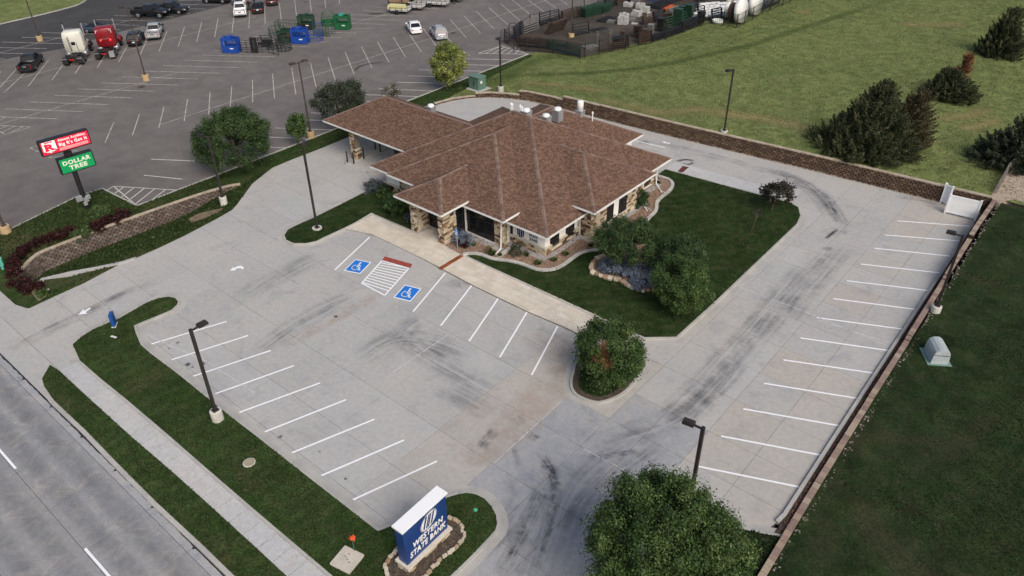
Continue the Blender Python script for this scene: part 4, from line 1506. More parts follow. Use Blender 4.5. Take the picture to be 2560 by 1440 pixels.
# canopy: columns on islands with bollards
for x, y in ((-26.4, 2.9), (-26.4, 9.6), (-23.0, 9.9)):
    if x == -23.0:
        continue
    MB().box(x - .30, x + .18, y - .35, y + .35, .1, 3.5).out('column', M_MORTAR, bank)
    stone_wall(bank, (x - .38, y - .38), (1, 0), .66, .13, 3.45, (0, -1), cap=335)
    stone_wall(bank, (x + .22, y - .4), (0, 1), .8, .13, 3.45, (1, 0), cap=350)
    stone_wall(bank, (x - .34, y + .4), (0, -1), .8, .13, 3.45, (-1, 0), stone_rest)
MB().box(-26.6, -19.0, 2.7, 3.0, 3.28, 3.42).out('canopy_beam', M_TRIM, bank)
MB().box(-26.6, -19.0, 9.4, 9.7, 3.28, 3.42).out('canopy_beam', M_TRIM, bank)
for x, y0, y1 in ((-26.4, 1.3, 10.8), (-23.1, 1.35, 10.6)):
    e = .48
    pl_ = [(x + e * math.cos(a), y0 + e + e * math.sin(a)) for a in np.linspace(math.pi, 2 * math.pi, 9)] + [(x + e * math.cos(a), y1 - e + e * math.sin(a)) for a in np.linspace(0, math.pi, 9)]
    struct(MB().prism(pl_, -.1, .16).out('kerb_island', M_KERB))
gi = 0
for px, py, lab in ((869, 405, 'black steel bollard at the left tip of the canopy island'), (885, 408, 'black steel bollard in front of the canopy column'), (910, 396, 'black steel bollard right of the canopy column'),
                    (939, 374, 'black steel bollard under the canopy, second island row'), (951, 379, 'black steel bollard deepest under the canopy roof edge')):
    x, y = G(px, py, .16)
    b = MB().lathe([(.075, 0), (.075, 1.12), (.055, 1.18), (.01, 1.2)], 10).out('bollard', M_BRONZE, None, True, loc=(x, y, .15))
    tag(b, lab, 'bollard', 'bollards on the drive-through islands')
t = thing('teller_machine', 'dark drive-through teller cabinet on the island under the canopy', 'teller machine', (-23.1, 5.6, .16))
MB().box(-.3, .3, -.4, .4, 0, 1.5).out('cabinet', M_BRONZE, t)
MB().box(.302, .33, -.28, .28, .8, 1.3).out('screen_panel', M_GLASS, t)


# ------------------------------------------------------------------ lettering
DG = None


def text_mesh(body, size, shear=0.0, ext=.01, bold=0.0, space=1.0, align='CENTER', line=1.0):
    cu = bpy.data.curves.new('lettering', 'FONT')
    cu.body, cu.size, cu.shear, cu.extrude, cu.offset = body, size, shear, ext, bold
    cu.align_x, cu.align_y, cu.space_character, cu.space_line = align, 'CENTER', space, line
    cu.resolution_u = 3
    o = bpy.data.objects.new('lettering', cu)
    COL.objects.link(o)
    bpy.context.view_layer.update()
    me = bpy.data.meshes.new_from_object(o.evaluated_get(bpy.context.evaluated_depsgraph_get()))
    bpy.data.objects.remove(o)
    bpy.data.curves.remove(cu)
    return me


def lettering(body, size, m, parent, mat4, sx=1.0, name='lettering', fit=None, **kw):
    me = text_mesh(body, size, **kw)
    if fit:
        xs__ = [v.co.x for v in me.vertices]
        ys__ = [v.co.y for v in me.vertices]
        kx, ky = fit[0] / (max(xs__) - min(xs__)), fit[1] / (max(ys__) - min(ys__))
        me.transform(Matrix.Diagonal((kx, ky, 1, 1)) @ Matrix.Translation((-(max(xs__) + min(xs__)) / 2, -(max(ys__) + min(ys__)) / 2, 0)))
        sx = 1.0
    me.materials.clear()
    me.materials.append(m)
    me.transform(mat4 @ Matrix.Diagonal((sx, 1, 1, 1)))
    o = bpy.data.objects.new(name, me)
    COL.objects.link(o)
    o.parent = parent
    return o


def emblem(mb, fn, sx, sy, m=0, z0=.0, z1=.02, only=None):
    """Shield of upright bars with a rounded foot; fn maps (x, y, depth) to the wall."""
    def poly(p):
        n = len(p)
        if area2(p) < 0:
            p = p[::-1]
        V = [fn(x * sx, y * sy, z0) for x, y in p] + [fn(x * sx, y * sy, z1) for x, y in p]
        tr = tessellate_polygon([[Vector((x, y, 0)) for x, y in p]])
        mb.add(V, [tuple(n + i for i in t) for t in tr] + [(i, (i + 1) % n, n + (i + 1) % n, n + i) for i in range(n)], m)
    low = lambda x: -.25 - .75 * math.sqrt(max(0, 1 - x * x))
    for a, b in ((-1, -.62), (-.46, -.08), (.08, .46), (.62, 1)):
        q = [(a, 1), (b, 1)] + [(x, low(x) * (1 if abs(x) < 1 else 1)) for x in np.linspace(b, a, 6)]
        poly(q)


def wall_front(x, y, z):
    return Matrix.Translation((x, y, z)) @ Matrix.Rotation(math.pi / 2, 4, 'X')


lettering('STATE', .38, M_NAVY, bank, wall_front(-1.33, .125, 1.50), fit=(.86, .245), ext=.02, space=1.1)
lettering('BANK', .38, M_NAVY, bank, wall_front(-1.28, .125, 1.15), fit=(.84, .245), ext=.02, space=1.1)
em = MB()
emblem(em, lambda x, y, d: (-2.68 + x, .135 - d, 1.30 + y), .36, .36)
em.out('logo', M_NAVY, bank)
rg = MB()
rr = [(math.cos(a), math.sin(a)) for a in np.linspace(0, 2 * math.pi, 30)[:-1]]
for i in range(29):
    a, b = rr[i], rr[(i + 1) % 29]
    rg.quad((-2.68 + a[0] * .60, .125, 1.27 + a[1] * .50), (-2.68 + b[0] * .60, .125, 1.27 + b[1] * .50), (-2.68 + b[0] * .575, .125, 1.27 + b[1] * .48), (-2.68 + a[0] * .575, .125, 1.27 + a[1] * .48))
rg.out('logo_ring', M_LEDGE, bank)
# small red and white notices on the porch columns, accessible parking plates
M_RED = mat('red_plastic', (.50, .035, .03), None, var=.05, rough=.4)
for x in (-7.94, -11.2):
    nb = MB().box(x - .12, x + .12, -3.80, -3.775, 1.75, 2.05).out('notice_box', M_TRIM, bank)
    MB().box(x - .10, x + .10, -3.806, -3.801, 1.93, 2.03).out('notice_header', M_RED, nb)
# ------------------------------------------------------------------ block retaining walls
M_BLK = palette('split_block', [(.105, .070, .046), (.135, .092, .062), (.082, .056, .040), (.16, .112, .076), (.115, .080, .058), (.095, .060, .048)], .95, .3, 10, .6)
M_BLK_A = palette('split_block_far', [(.105, .070, .046), (.135, .092, .062), (.082, .056, .040), (.16, .112, .076), (.115, .080, .058), (.095, .060, .048)], .95, .3, 10, .6, True)
M_BLK2 = palette('split_block_grey', [(.135, .108, .09), (.175, .142, .12), (.105, .084, .072), (.155, .118, .094), (.20, .168, .145), (.125, .092, .076)], .95, .3, 10, .6)
M_BLK2_A = palette('split_block_grey_far', [(.135, .108, .09), (.175, .142, .12), (.105, .084, .072), (.155, .118, .094), (.20, .168, .145), (.125, .092, .076)], .95, .3, 10, .6, True)
M_CAP = palette('wall_cap', [(.40, .335, .25), (.44, .37, .285), (.36, .30, .225), (.42, .36, .29)], .9, .15, 10, .3)
M_CAP2 = palette('wall_cap_red', [(.26, .185, .150), (.31, .235, .180), (.22, .155, .130), (.34, .275, .21), (.25, .185, .155)], .9, .18, 10, .3)
M_DARK = mat('wall_core', (.03, .024, .02), None, var=.2)
BLK_ME, BV, BF = unit('wall_block', M_BLK, .13)
BLK2_ME = unit('wall_block', M_BLK2, .13)[0]
_cu = MB().box(-.5, .5, -.5, .5, -.5, .5)
CAP_ST = _cu.mesh('cap_stone', M_CAP)
CAP_ST2 = _cu.mesh('cap_stone', M_CAP2)


def block_wall(name, label, line, zb, zt, me, m_rest, cap_me, bl=.45, bh=.2, batter=.08, side=1, limit=300, order=None, step=6.0, capw=.34):
    """Courses of split-face blocks along `line`, from zb to zt (functions of x, y); caps step where the top falls."""
    w = thing(name, label, 'retaining wall', (line[0][0], line[0][1], 0))
    off = Vector((line[0][0], line[0][1], 0))
    tot = 0
    D = [0]
    for a, b in zip(line, line[1:]):
        D.append(D[-1] + math.dist(a, b))
    X = [p[0] for p in line]
    Y = [p[1] for p in line]
    at = lambda s: (float(np.interp(s, D, X)), float(np.interp(s, D, Y)))
    L = D[-1]
    cells = []
    core_ = MB()
    n = int(L / bl)
    tops = []
    for i in range(n + 1):
        s = i * bl
        s0 = math.floor(s / step) * step
        p = at(min(L, max(0, s0)))
        p2_ = at(min(L, s0 + step * .98))
        tops.append(max(zt(*p, s0), zt(*p2_, s0)))
    for i in range(n):
        s = (i + .5) * bl
        p, q = at(s - .2), at(s + .2)
        d = Vector((q[0] - p[0], q[1] - p[1])).normalized()
        nn = Vector((d.y, -d.x)) * side
        c = at(s)
        b, t = zb(*c), tops[i]
        if t - b < .05:
            continue
        rows_ = max(1, int(math.ceil((t - b) / bh)))
        for k in range(rows_):
            z1 = t - k * bh
            z0 = max(b - .1, z1 - bh)
            sh = (.5 if (k % 2) else 0) * bl
            cc = at(min(L, s + sh))
            o = nn * (batter * (t - (z0 + z1) / 2))
            cells.append(((cc[0] + o.x, cc[1] + o.y, (z0 + z1) / 2), math.atan2(d.y, d.x) if side > 0 else math.atan2(-d.y, -d.x), (bl - .04, .3, z1 - z0 - .032)))
        bk = -nn * .1
        core_.bar((p[0] + bk.x, p[1] + bk.y, (b + t) / 2 - .1), (q[0] + bk.x + d.x * .1, q[1] + bk.y + d.y * .1, (b + t) / 2 - .1), .22, t - b + .1)
        cs = inst('cap_stone', cap_me, w, Vector((c[0] - nn.x * .02, c[1] - nn.y * .02, t + .045 + rnd.uniform(-.006, .006))) - off, (0, 0, math.atan2(d.y, d.x)), (bl - .012, capw, .10))
    core_.out('wall_core', M_DARK, w, off=off)
    cells.sort(key=lambda c: (Vector(c[0]) - Vector(CLOC)).length)
    rest = MB()
    for k, (c, rz, sc) in enumerate(cells):
        if k < limit:
            inst('wall_block', me, w, Vector(c) - off, (0, 0, rz), sc)
        else:
            M4 = Matrix.Translation(c) @ Matrix.Rotation(rz, 4, 'Z') @ Matrix.Diagonal((*sc, 1))
            rest.add([M4 @ Vector(v) for v in BV], BF, 0, (rnd.random() * .999, 0, 0))
    if rest.v:
        stuff(rest.out('wall_blocks', m_rest, w, off=off))
    print(name, len(cells))
    return w


block_wall('retaining_wall', 'long brown block retaining wall holding up the field behind the bank', WALL_BACK, lambda x, y: 0, lambda x, y, s: max(.12, z_field(x, y) + .04), BLK_ME, M_BLK_A, CAP_ST, step=5.4, batter=.12)
lw = smooth([(-30.6, -28.3), (-31.1, -27.9), (-31.75, -27.1)] + LW[1:], 4, False)
block_wall('retaining_wall', 'grey block retaining wall curving along the swale below the store sign', lw,
           lambda x, y: float(np.interp(y, [-28.3, -27.2, -15, -12.5, -10.6, -9.2, -8], [-1.3, -1.45, -1.42, -1.1, -.6, -.2, 0])), lambda x, y, s: float(np.interp(y, [-28.3, -27.9, -27.2, -26], [-.5, -.1, .12, .16])), BLK2_ME, M_BLK2_A, CAP_ST, step=.45, batter=.05, capw=.3)
rw = [(25.62, 30.4), (25.6, 25), (25.72, 16.5), (25.9, 6.5), (26.0, -2), (26.15, -10.5), (26.35, -17), (26.6, -26), (26.9, -34)]
block_wall('retaining_wall', 'low wall with reddish paver caps beside the right row of stalls', rw, lambda x, y: 0, lambda x, y, s: float(np.interp(y, [-60, -9.2, -9, -.7, -.5, 6.9, 7.1, 15.9, 16.1, 22.9, 23.1], [.24, .24, .32, .32, .44, .44, .66, .66, .96, .96, 1.32])), BLK_ME, M_BLK_A, CAP_ST2, step=.45, batter=0.0, side=1, capw=.34)
# concrete flume by the drive's mouth
fl = thing('concrete_headwall', 'low pale concrete headwall crossing the swale near the street', 'headwall', (-29, -27, 0))
ft = GL([(103, 694), (180, 677), (240, 667), (300, 655), (340, 643)], .06)
f = MB()
zz_ = [.02, .05, .07, .09, .10]
for (a, b), (za, zb_) in zip(zip(ft, ft[1:]), zip(zz_, zz_[1:])):
    f.add([(a[0], a[1], za), (b[0], b[1], zb_), (b[0] + .22, b[1] - .3, zb_), (a[0] + .22, a[1] - .3, za), (a[0], a[1], -1.6), (b[0], b[1], -1.6), (b[0] + .22, b[1] - .3, -1.6), (a[0] + .22, a[1] - .3, -1.6)],
          [(0, 3, 2, 1), (3, 7, 6, 2), (0, 1, 5, 4), (1, 2, 6, 5), (0, 4, 7, 3)])
f.out('headwall', M_CONC_LT, fl, off=(-29, -27, 0))
g = MB()
ga, gb = GL([(95, 700), (123, 735)], -.3)
g.bar((ga[0], ga[1], -.55), (gb[0], gb[1], -.1), .3, .35)
g.out('edge_block', M_KERB, fl, off=(-29, -27, 0))
tri = GL([(110, 735), (105, 712), (232, 697), (292, 668), (210, 706)], -.05)
struct(MB().prism(GL([(95, 760), (97, 722), (112, 700), (180, 692), (240, 681), (295, 663), (210, 708)], 0), -.9, .03).out('swale_lawn', M_VERGE))
struct(MB().prism(GL([(38, 758), (68, 771), (98, 757), (124, 738), (96, 702), (60, 700), (30, 690), (0, 640), (-60, 620), (-60, 690), (0, 727)], 0), -1.4, .07).out('corner_verge', M_VERGE))
struct(MB().prism(GL([(66, 716), (97, 756), (124, 738), (100, 710)], .0), -.5, .1).out('planting_soil', M_DIRT))
# planting beds at the bank: rock mulch inside a curved concrete edging
EDGE = [(1157, 637), (1166, 634.6), (1185, 633.4), (1206, 637), (1222.5, 644), (1241, 648.7), (1271.7, 652), (1300, 658), (1321, 666), (1339.7, 673), (1363, 675.6), (1389, 672), (1410, 661.6), (1428.7, 647.5), (1447.5, 634.6), (1468.6, 627.6), (1510.8, 621.7),
        (1560, 605), (1605, 570), (1622.5, 544), (1638, 530), (1642, 516), (1642, 506), (1654, 492.5), (1671, 480), (1681, 466), (1681, 458), (1674, 449.5), (1660, 444), (1646, 440)]
eg = smooth(GL(EDGE, .16), 3, False)
bed = eg + [(.4, 17.2), (-.3, 16.5), (-.3, 4), (-.3, -.2), (-4, -.2), (-7.6, -1.1), (-7.55, -3.8)]
struct(MB().prism(bed, .02, .145).out('planting_bed', M_MULCH))
bs = MB()
for _ in range(5200):
    q = (rnd.uniform(-7.6, 4), rnd.uniform(-5, 17.5))
    if inside(q, bed):
        s = rnd.uniform(.04, .12)
        c = rnd.choice(((1.2, .95, .8), (.8, .55, .45), (1.5, 1.3, 1.1), (.6, .45, .4), (1, .75, .6)))
        bs.mbox(Matrix.Translation((q[0], q[1], .155)) @ Euler((rnd.random() * 3, rnd.random() * 3, 0)).to_matrix().to_4x4(), s, s * .8, s * .6, 0, c)
stuff(bs.out('river_rock', mat('river_rock', (.27, .20, .155), None, vcol=True)))
edging = thing('bed_edging', 'curved pale concrete edging round the bank planting beds', 'garden edging', (eg[0][0], eg[0][1], 0))
EO = (eg[0][0], eg[0][1], 0)
ED = lerp_line(eg, 56)
M_EDGE = mat('edging_concrete', (.47, .455, .42), (.38, .37, .345), 1.2, .14, 14, .9, objvar=.1)
for a, b in zip(ED, ED[1:]):
    d = Vector((b[0] - a[0], b[1] - a[1]))
    n_ = Vector((-d.y, d.x)).normalized() * .15
    e = d.normalized() * .008
    MB().prism([(a[0] + e.x + n_.x, a[1] + e.y + n_.y), (b[0] - e.x + n_.x, b[1] - e.y + n_.y), (b[0] - e.x - n_.x, b[1] - e.y - n_.y), (a[0] + e.x - n_.x, a[1] + e.y - n_.y)], .0, .24).out('edging_block', M_EDGE, edging, off=EO)
MB().prism(GL([(1241, 640), (1249, 645), (1280, 622), (1272, 617)], .16), 0, .21).out('splash_block', M_EDGE, edging, off=EO)
for p, q in (((1604, 512), (1628, 526)), ((1640, 470), (1664, 484))):
    a, b = GL([p, q], .16)
    m_ = MB()
    m_.bar((a[0], a[1], .16), (b[0], b[1], .16), .1, .1)
    m_.out('edging_bar', M_EDGE, edging, off=EO)
# stone ring bed under the lawn trees, and round the bank's sign
M_RSTONE = palette('ring_stone', [(.46, .39, .29), (.52, .45, .35), (.38, .29, .20), (.30, .20, .13), (.55, .49, .40)], .9, .2, 9, .5)
RST_ME = unit('ring_stone', M_RSTONE, .14)[0]
tb = smooth(GL([(1526.7, 637), (1499, 644), (1479.5, 660.5), (1478, 680), (1499, 691), (1526.7, 698), (1554.5, 702), (1565.6, 713.5), (1596, 726), (1624, 726), (1680, 720), (1720, 690), (1700, 640), (1620, 615)], .15), 3)
struct(MB().prism(tb, 0, .17).out('tree_bed', M_MULCH))


def stone_ring(label, outline, n, w=.34, h=.24, z=.1):
    r = thing('stone_border', label, 'stone border', (outline[0][0], outline[0][1], 0))
    P = lerp_line(list(outline) + [outline[0]], n + 1)
    for k, (a, b) in enumerate(zip(P, P[1:])):
        c = ((a[0] + b[0]) / 2, (a[1] + b[1]) / 2)
        inst('border_stone', RST_ME, r, (c[0] - outline[0][0] + rnd.gauss(0, .03), c[1] - outline[0][1] + rnd.gauss(0, .03), z + h / 2 + rnd.uniform(-.02, .03)), (rnd.gauss(0, .08), rnd.gauss(0, .08), math.atan2(b[1] - a[1], b[0] - a[0]) + rnd.gauss(0, .15)), (math.dist(a, b) * rnd.uniform(.8, .98), w * rnd.uniform(.8, 1.2), h * rnd.uniform(.8, 1.1)))


stone_ring('ring of tan fieldstones round the three lawn trees and blue junipers', tb, 58)

# ------------------------------------------------------------------ foliage
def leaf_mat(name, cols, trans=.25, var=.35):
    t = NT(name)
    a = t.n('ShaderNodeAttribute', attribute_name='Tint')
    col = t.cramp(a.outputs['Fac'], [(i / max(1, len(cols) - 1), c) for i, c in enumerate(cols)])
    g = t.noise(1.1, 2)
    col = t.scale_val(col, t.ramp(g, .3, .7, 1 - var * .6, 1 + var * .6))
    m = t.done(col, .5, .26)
    tr = t.n('ShaderNodeBsdfTranslucent')
    t.link(col, tr.inputs[0])
    mx = t.n('ShaderNodeMixShader')
    mx.inputs[0].default_value = trans
    out = t.t.nodes['Material Output']
    t.link(t.b.outputs[0], mx.inputs[1])
    t.link(tr.outputs[0], mx.inputs[2])
    t.link(mx.outputs[0], out.inputs[0])
    return m


L_DARK = leaf_mat('leaf_dark_green', [(.014, .034, .012), (.030, .062, .020), (.056, .098, .030), (.12, .165, .060)])
L_MID = leaf_mat('leaf_green', [(.020, .046, .012), (.042, .084, .022), (.080, .134, .036), (.17, .22, .075)])
L_LIGHT = leaf_mat('leaf_light_green', [(.085, .12, .026), (.17, .21, .048), (.28, .31, .085), (.48, .48, .20)])
L_GREY = leaf_mat('leaf_grey_green', [(.022, .034, .020), (.038, .052, .030), (.060, .074, .044), (.10, .115, .075)])
L_OLIVE = leaf_mat('leaf_sparse', [(.05, .055, .028), (.085, .085, .045), (.12, .11, .065), (.15, .12, .08)])
L_RED = leaf_mat('leaf_barberry', [(.016, .006, .007), (.031, .009, .009), (.052, .014, .013), (.09, .026, .021)])
L_RUSTY = leaf_mat('leaf_dead_brown', [(.09, .035, .018), (.16, .066, .028), (.24, .11, .045), (.30, .16, .07)])
L_BLUE = leaf_mat('needle_blue', [(.085, .10, .135), (.155, .185, .24), (.25, .29, .36), (.38, .43, .50)])
L_CEDAR = leaf_mat('needle_cedar', [(.015, .025, .010), (.036, .049, .020), (.076, .088, .038), (.155, .15, .075)])
L_CEDARB = leaf_mat('needle_cedar_brown', [(.030, .026, .012), (.060, .052, .024), (.10, .085, .042), (.17, .14, .075)])
L_PLUM = leaf_mat('leaf_dark_bronze', [(.020, .022, .016), (.036, .034, .024), (.055, .048, .036), (.08, .07, .05)])
L_HERB = leaf_mat('leaf_herb', [(.03, .055, .016), (.06, .10, .03), (.10, .15, .05), (.16, .20, .08)])
L_STRAW = leaf_mat('straw', [(.14, .11, .05), (.22, .17, .09), (.30, .25, .14), (.36, .30, .18)])
L_LAV = leaf_mat('leaf_lavender', [(.04, .055, .05), (.07, .09, .085), (.11, .125, .14), (.17, .17, .22)])
M_BARKM = mat('tree_bark', (.085, .066, .05), (.13, .105, .08), 6, .3, 14, .95)


def leaves(clumps, per, size, aspect=.5, upward=.3, rs=None, stretch=None):
    """Leaf-sized diamonds spread through clumps [(centre, radius, tint)]. Returns arrays for one mesh."""
    rs = rs or nr
    C = np.repeat(np.array([c[0] for c in clumps], float), per, 0)
    Rr = np.repeat(np.array([c[1] for c in clumps], float), per)
    T = np.repeat(np.array([c[2] for c in clumps], float), per)
    n = len(C)
    d = rs.normal(size=(n, 3))
    d /= np.linalg.norm(d, axis=1)[:, None]
    rad = Rr * np.abs(rs.normal(.72, .30, n))
    P = C + d * rad[:, None] * (np.array(stretch) if stretch is not None else 1)
    nrm = d * .8 + rs.normal(size=(n, 3)) * .55 + np.array([0, 0, upward])
    nrm /= np.linalg.norm(nrm, axis=1)[:, None]
    a = np.cross(nrm, rs.normal(size=(n, 3)))
    a /= np.linalg.norm(a, axis=1)[:, None]
    b = np.cross(nrm, a)
    s = size * rs.uniform(.6, 1.35, n)[:, None]
    a, b = a * s, b * s * aspect
    V = np.stack([P - a, P - b * .9 + nrm * s * .12, P + a, P + b * .9 + nrm * s * .12], 1).reshape(-1, 3)
    tint = np.clip(T + rs.normal(0, .16, n), 0, 1)
    return V, tint


def leaf_object(name, V, tint, m, parent, off):
    n = len(V) // 4
    me = bpy.data.meshes.new(name)
    me.vertices.add(len(V))
    me.vertices.foreach_set('co', (V - np.array(off)).astype('f').ravel())
    me.loops.add(n * 4)
    me.loops.foreach_set('vertex_index', np.arange(n * 4, dtype=np.int32))
    me.polygons.add(n)
    me.polygons.foreach_set('loop_start', np.arange(0, n * 4, 4, dtype=np.int32))
    me.materials.append(m)
    at = me.attributes.new('Tint', 'FLOAT', 'FACE')
    at.data.foreach_set('value', tint.astype('f'))
    me.update(calc_edges=True)
    o = bpy.data.objects.new(name, me)
    COL.objects.link(o)
    o.parent = parent
    return o


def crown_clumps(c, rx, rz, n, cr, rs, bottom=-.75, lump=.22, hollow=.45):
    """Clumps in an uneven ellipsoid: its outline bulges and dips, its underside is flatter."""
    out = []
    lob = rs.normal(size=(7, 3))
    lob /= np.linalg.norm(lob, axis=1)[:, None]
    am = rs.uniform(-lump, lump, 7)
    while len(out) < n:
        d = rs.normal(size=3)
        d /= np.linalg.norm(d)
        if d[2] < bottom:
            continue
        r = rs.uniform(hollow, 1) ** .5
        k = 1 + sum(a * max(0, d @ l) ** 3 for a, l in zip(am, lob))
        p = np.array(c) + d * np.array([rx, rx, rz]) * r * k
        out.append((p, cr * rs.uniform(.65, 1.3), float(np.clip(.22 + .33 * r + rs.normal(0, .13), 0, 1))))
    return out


def trunk(base, top, r, clumps, parent, off, nl=9, forks=1, m=None):
    t = MB()
    b, e = Vector(base), Vector(top)
    for k in range(forks):
        a = 6.28 * k / forks
        o = Vector((math.cos(a), math.sin(a), 0)) * r * (1.6 if forks > 1 else 0)
        e2 = e + o * 4
        mid = b.lerp(e2, .5) + Vector((rnd.gauss(0, r), rnd.gauss(0, r), 0))
        t.tube([b + o, b + o + Vector((0, 0, .25)), mid, e2], [r * 1.5, r * 1.05, r * .9, r * .55], 7)
    for c in rnd.sample(clumps, min(nl, len(clumps))):
        p = Vector(c[0])
        s = b.lerp(e, rnd.uniform(.45, .95))
        mid = s.lerp(p, .5) + Vector((0, 0, -.1 * (p - s).length))
        t.tube([s, mid, p], [r * .42, r * .25, r * .06], 5, cap=False)
    t.out('trunk', m or M_BARKM, parent, True, off)


def tree(name, label, base, box, m, seed, leaf=.16, per=60, clump=.5, dens=1.0, z0=0.0, trunk_r=.14, forks=1, bottom=-.7, lump=.22, cat='tree', group=None, aspect=.55, hollow=.45, squash=1.0, limbs=10):
    """box = outline of the crown in the survey photo; base = foot of the trunk on the ground there."""
    rs = np.random.RandomState(seed)
    bx, by = (base[0], base[1])
    x0, y0, x1, y1 = box
    cx, cy = (x0 + x1) / 2, (y0 + y1) / 2
    zs = np.linspace(z0, z0 + 14, 500)
    zc = min(zs, key=lambda z: abs(PJ((bx, by, z))[1] - cy))
    w = PJ((bx, by, zc))
    sh = (cx - w[0]) * w[2] / FPX
    c = (bx + CA[0] * sh, by + CA[1] * sh, zc)
    w = PJ(c)
    rx = (x1 - x0) / 2 * w[2] / FPX * .95
    sp = abs((np.array(c) - CLOC)[2]) / np.linalg.norm(np.array(c) - CLOC)
    vy = (y1 - y0) / 2 * w[2] / FPX * .95
    rz2 = vy * vy - (rx * sp) ** 2
    rz = math.sqrt(rz2) / math.sqrt(1 - sp * sp) if rz2 > (.35 * rx) ** 2 else .5 * rx
    rz *= squash
    off = (bx, by, z0)
    t = thing(name, label, cat, off, 0, group)
    n = max(10, int(dens * 4.2 * (rx * rx * rz) ** (2 / 3) / (clump * clump)))
    cl = crown_clumps(c, rx - clump * .4, rz - clump * .3, n, clump, rs, bottom, lump, hollow)
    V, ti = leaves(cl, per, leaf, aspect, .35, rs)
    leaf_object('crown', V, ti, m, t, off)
    trunk((bx, by, z0 - .05), (c[0], c[1], c[2] - rz * .1), trunk_r, cl, t, off, limbs, forks)
    print(name, 'clumps', n, 'leaves', n * per, 'rx', round(rx, 2), 'rz', round(rz, 2), 'zc', round(float(zc), 2))
    return t, c, rx, rz


def T(px, py, z=0.0):
    return tuple(G(px, py, z))


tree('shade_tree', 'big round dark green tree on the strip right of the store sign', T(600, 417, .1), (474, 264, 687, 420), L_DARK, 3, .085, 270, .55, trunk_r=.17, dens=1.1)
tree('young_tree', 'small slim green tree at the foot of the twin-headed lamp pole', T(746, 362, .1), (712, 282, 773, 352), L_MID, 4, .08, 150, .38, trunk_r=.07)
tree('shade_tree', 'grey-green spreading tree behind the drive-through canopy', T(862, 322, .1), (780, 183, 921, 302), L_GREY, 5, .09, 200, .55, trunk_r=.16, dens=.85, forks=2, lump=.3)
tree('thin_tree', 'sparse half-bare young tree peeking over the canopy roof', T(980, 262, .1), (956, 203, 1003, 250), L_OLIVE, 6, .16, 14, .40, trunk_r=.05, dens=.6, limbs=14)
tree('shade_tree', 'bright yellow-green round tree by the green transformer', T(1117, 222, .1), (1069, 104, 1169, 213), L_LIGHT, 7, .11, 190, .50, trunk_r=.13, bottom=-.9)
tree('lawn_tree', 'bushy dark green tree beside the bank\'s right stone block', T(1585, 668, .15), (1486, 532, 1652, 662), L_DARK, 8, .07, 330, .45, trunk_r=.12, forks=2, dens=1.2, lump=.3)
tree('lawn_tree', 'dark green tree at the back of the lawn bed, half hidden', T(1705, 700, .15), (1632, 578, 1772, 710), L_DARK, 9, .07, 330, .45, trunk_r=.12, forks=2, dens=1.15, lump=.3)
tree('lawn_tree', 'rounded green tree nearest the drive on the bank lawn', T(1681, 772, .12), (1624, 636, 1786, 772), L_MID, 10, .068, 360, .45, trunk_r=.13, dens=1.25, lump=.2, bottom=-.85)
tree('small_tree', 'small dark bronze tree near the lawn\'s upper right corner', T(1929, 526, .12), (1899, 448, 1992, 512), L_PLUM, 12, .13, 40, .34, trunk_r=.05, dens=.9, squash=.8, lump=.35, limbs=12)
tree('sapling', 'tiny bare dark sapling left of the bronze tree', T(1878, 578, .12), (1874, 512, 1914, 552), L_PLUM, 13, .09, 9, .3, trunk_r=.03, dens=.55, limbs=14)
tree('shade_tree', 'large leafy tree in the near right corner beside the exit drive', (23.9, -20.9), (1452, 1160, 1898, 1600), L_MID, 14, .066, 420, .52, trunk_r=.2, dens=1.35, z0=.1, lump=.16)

# the many-stemmed tree on the round island: a ring of clumps round a hollow with a dead brown shoot
base = T(1522, 943, .12)
isl_t, ic, irx, irz = tree('island_tree', 'multi-stemmed green tree with a dead brown shoot on the small island', base, (1424, 786, 1622, 962), L_MID, 16, .072, 320, .50, trunk_r=.10, forks=4, dens=1.05, lump=.3, hollow=.6, limbs=16)
rs = np.random.RandomState(5)
dp = G(1503, 893, 3.1)
dc = [((dp[0] + rs.normal(0, .28), dp[1] + rs.normal(0, .28), 3.1 + rs.normal(0, .45)), .28, rs.uniform(.2, .8)) for _ in range(16)]
V, ti = leaves(dc, 60, .075, .45, .3, rs)
leaf_object('dead_shoot', V, ti, L_RUSTY, isl_t, (base[0], base[1], 0)).location = (0, 0, 0)


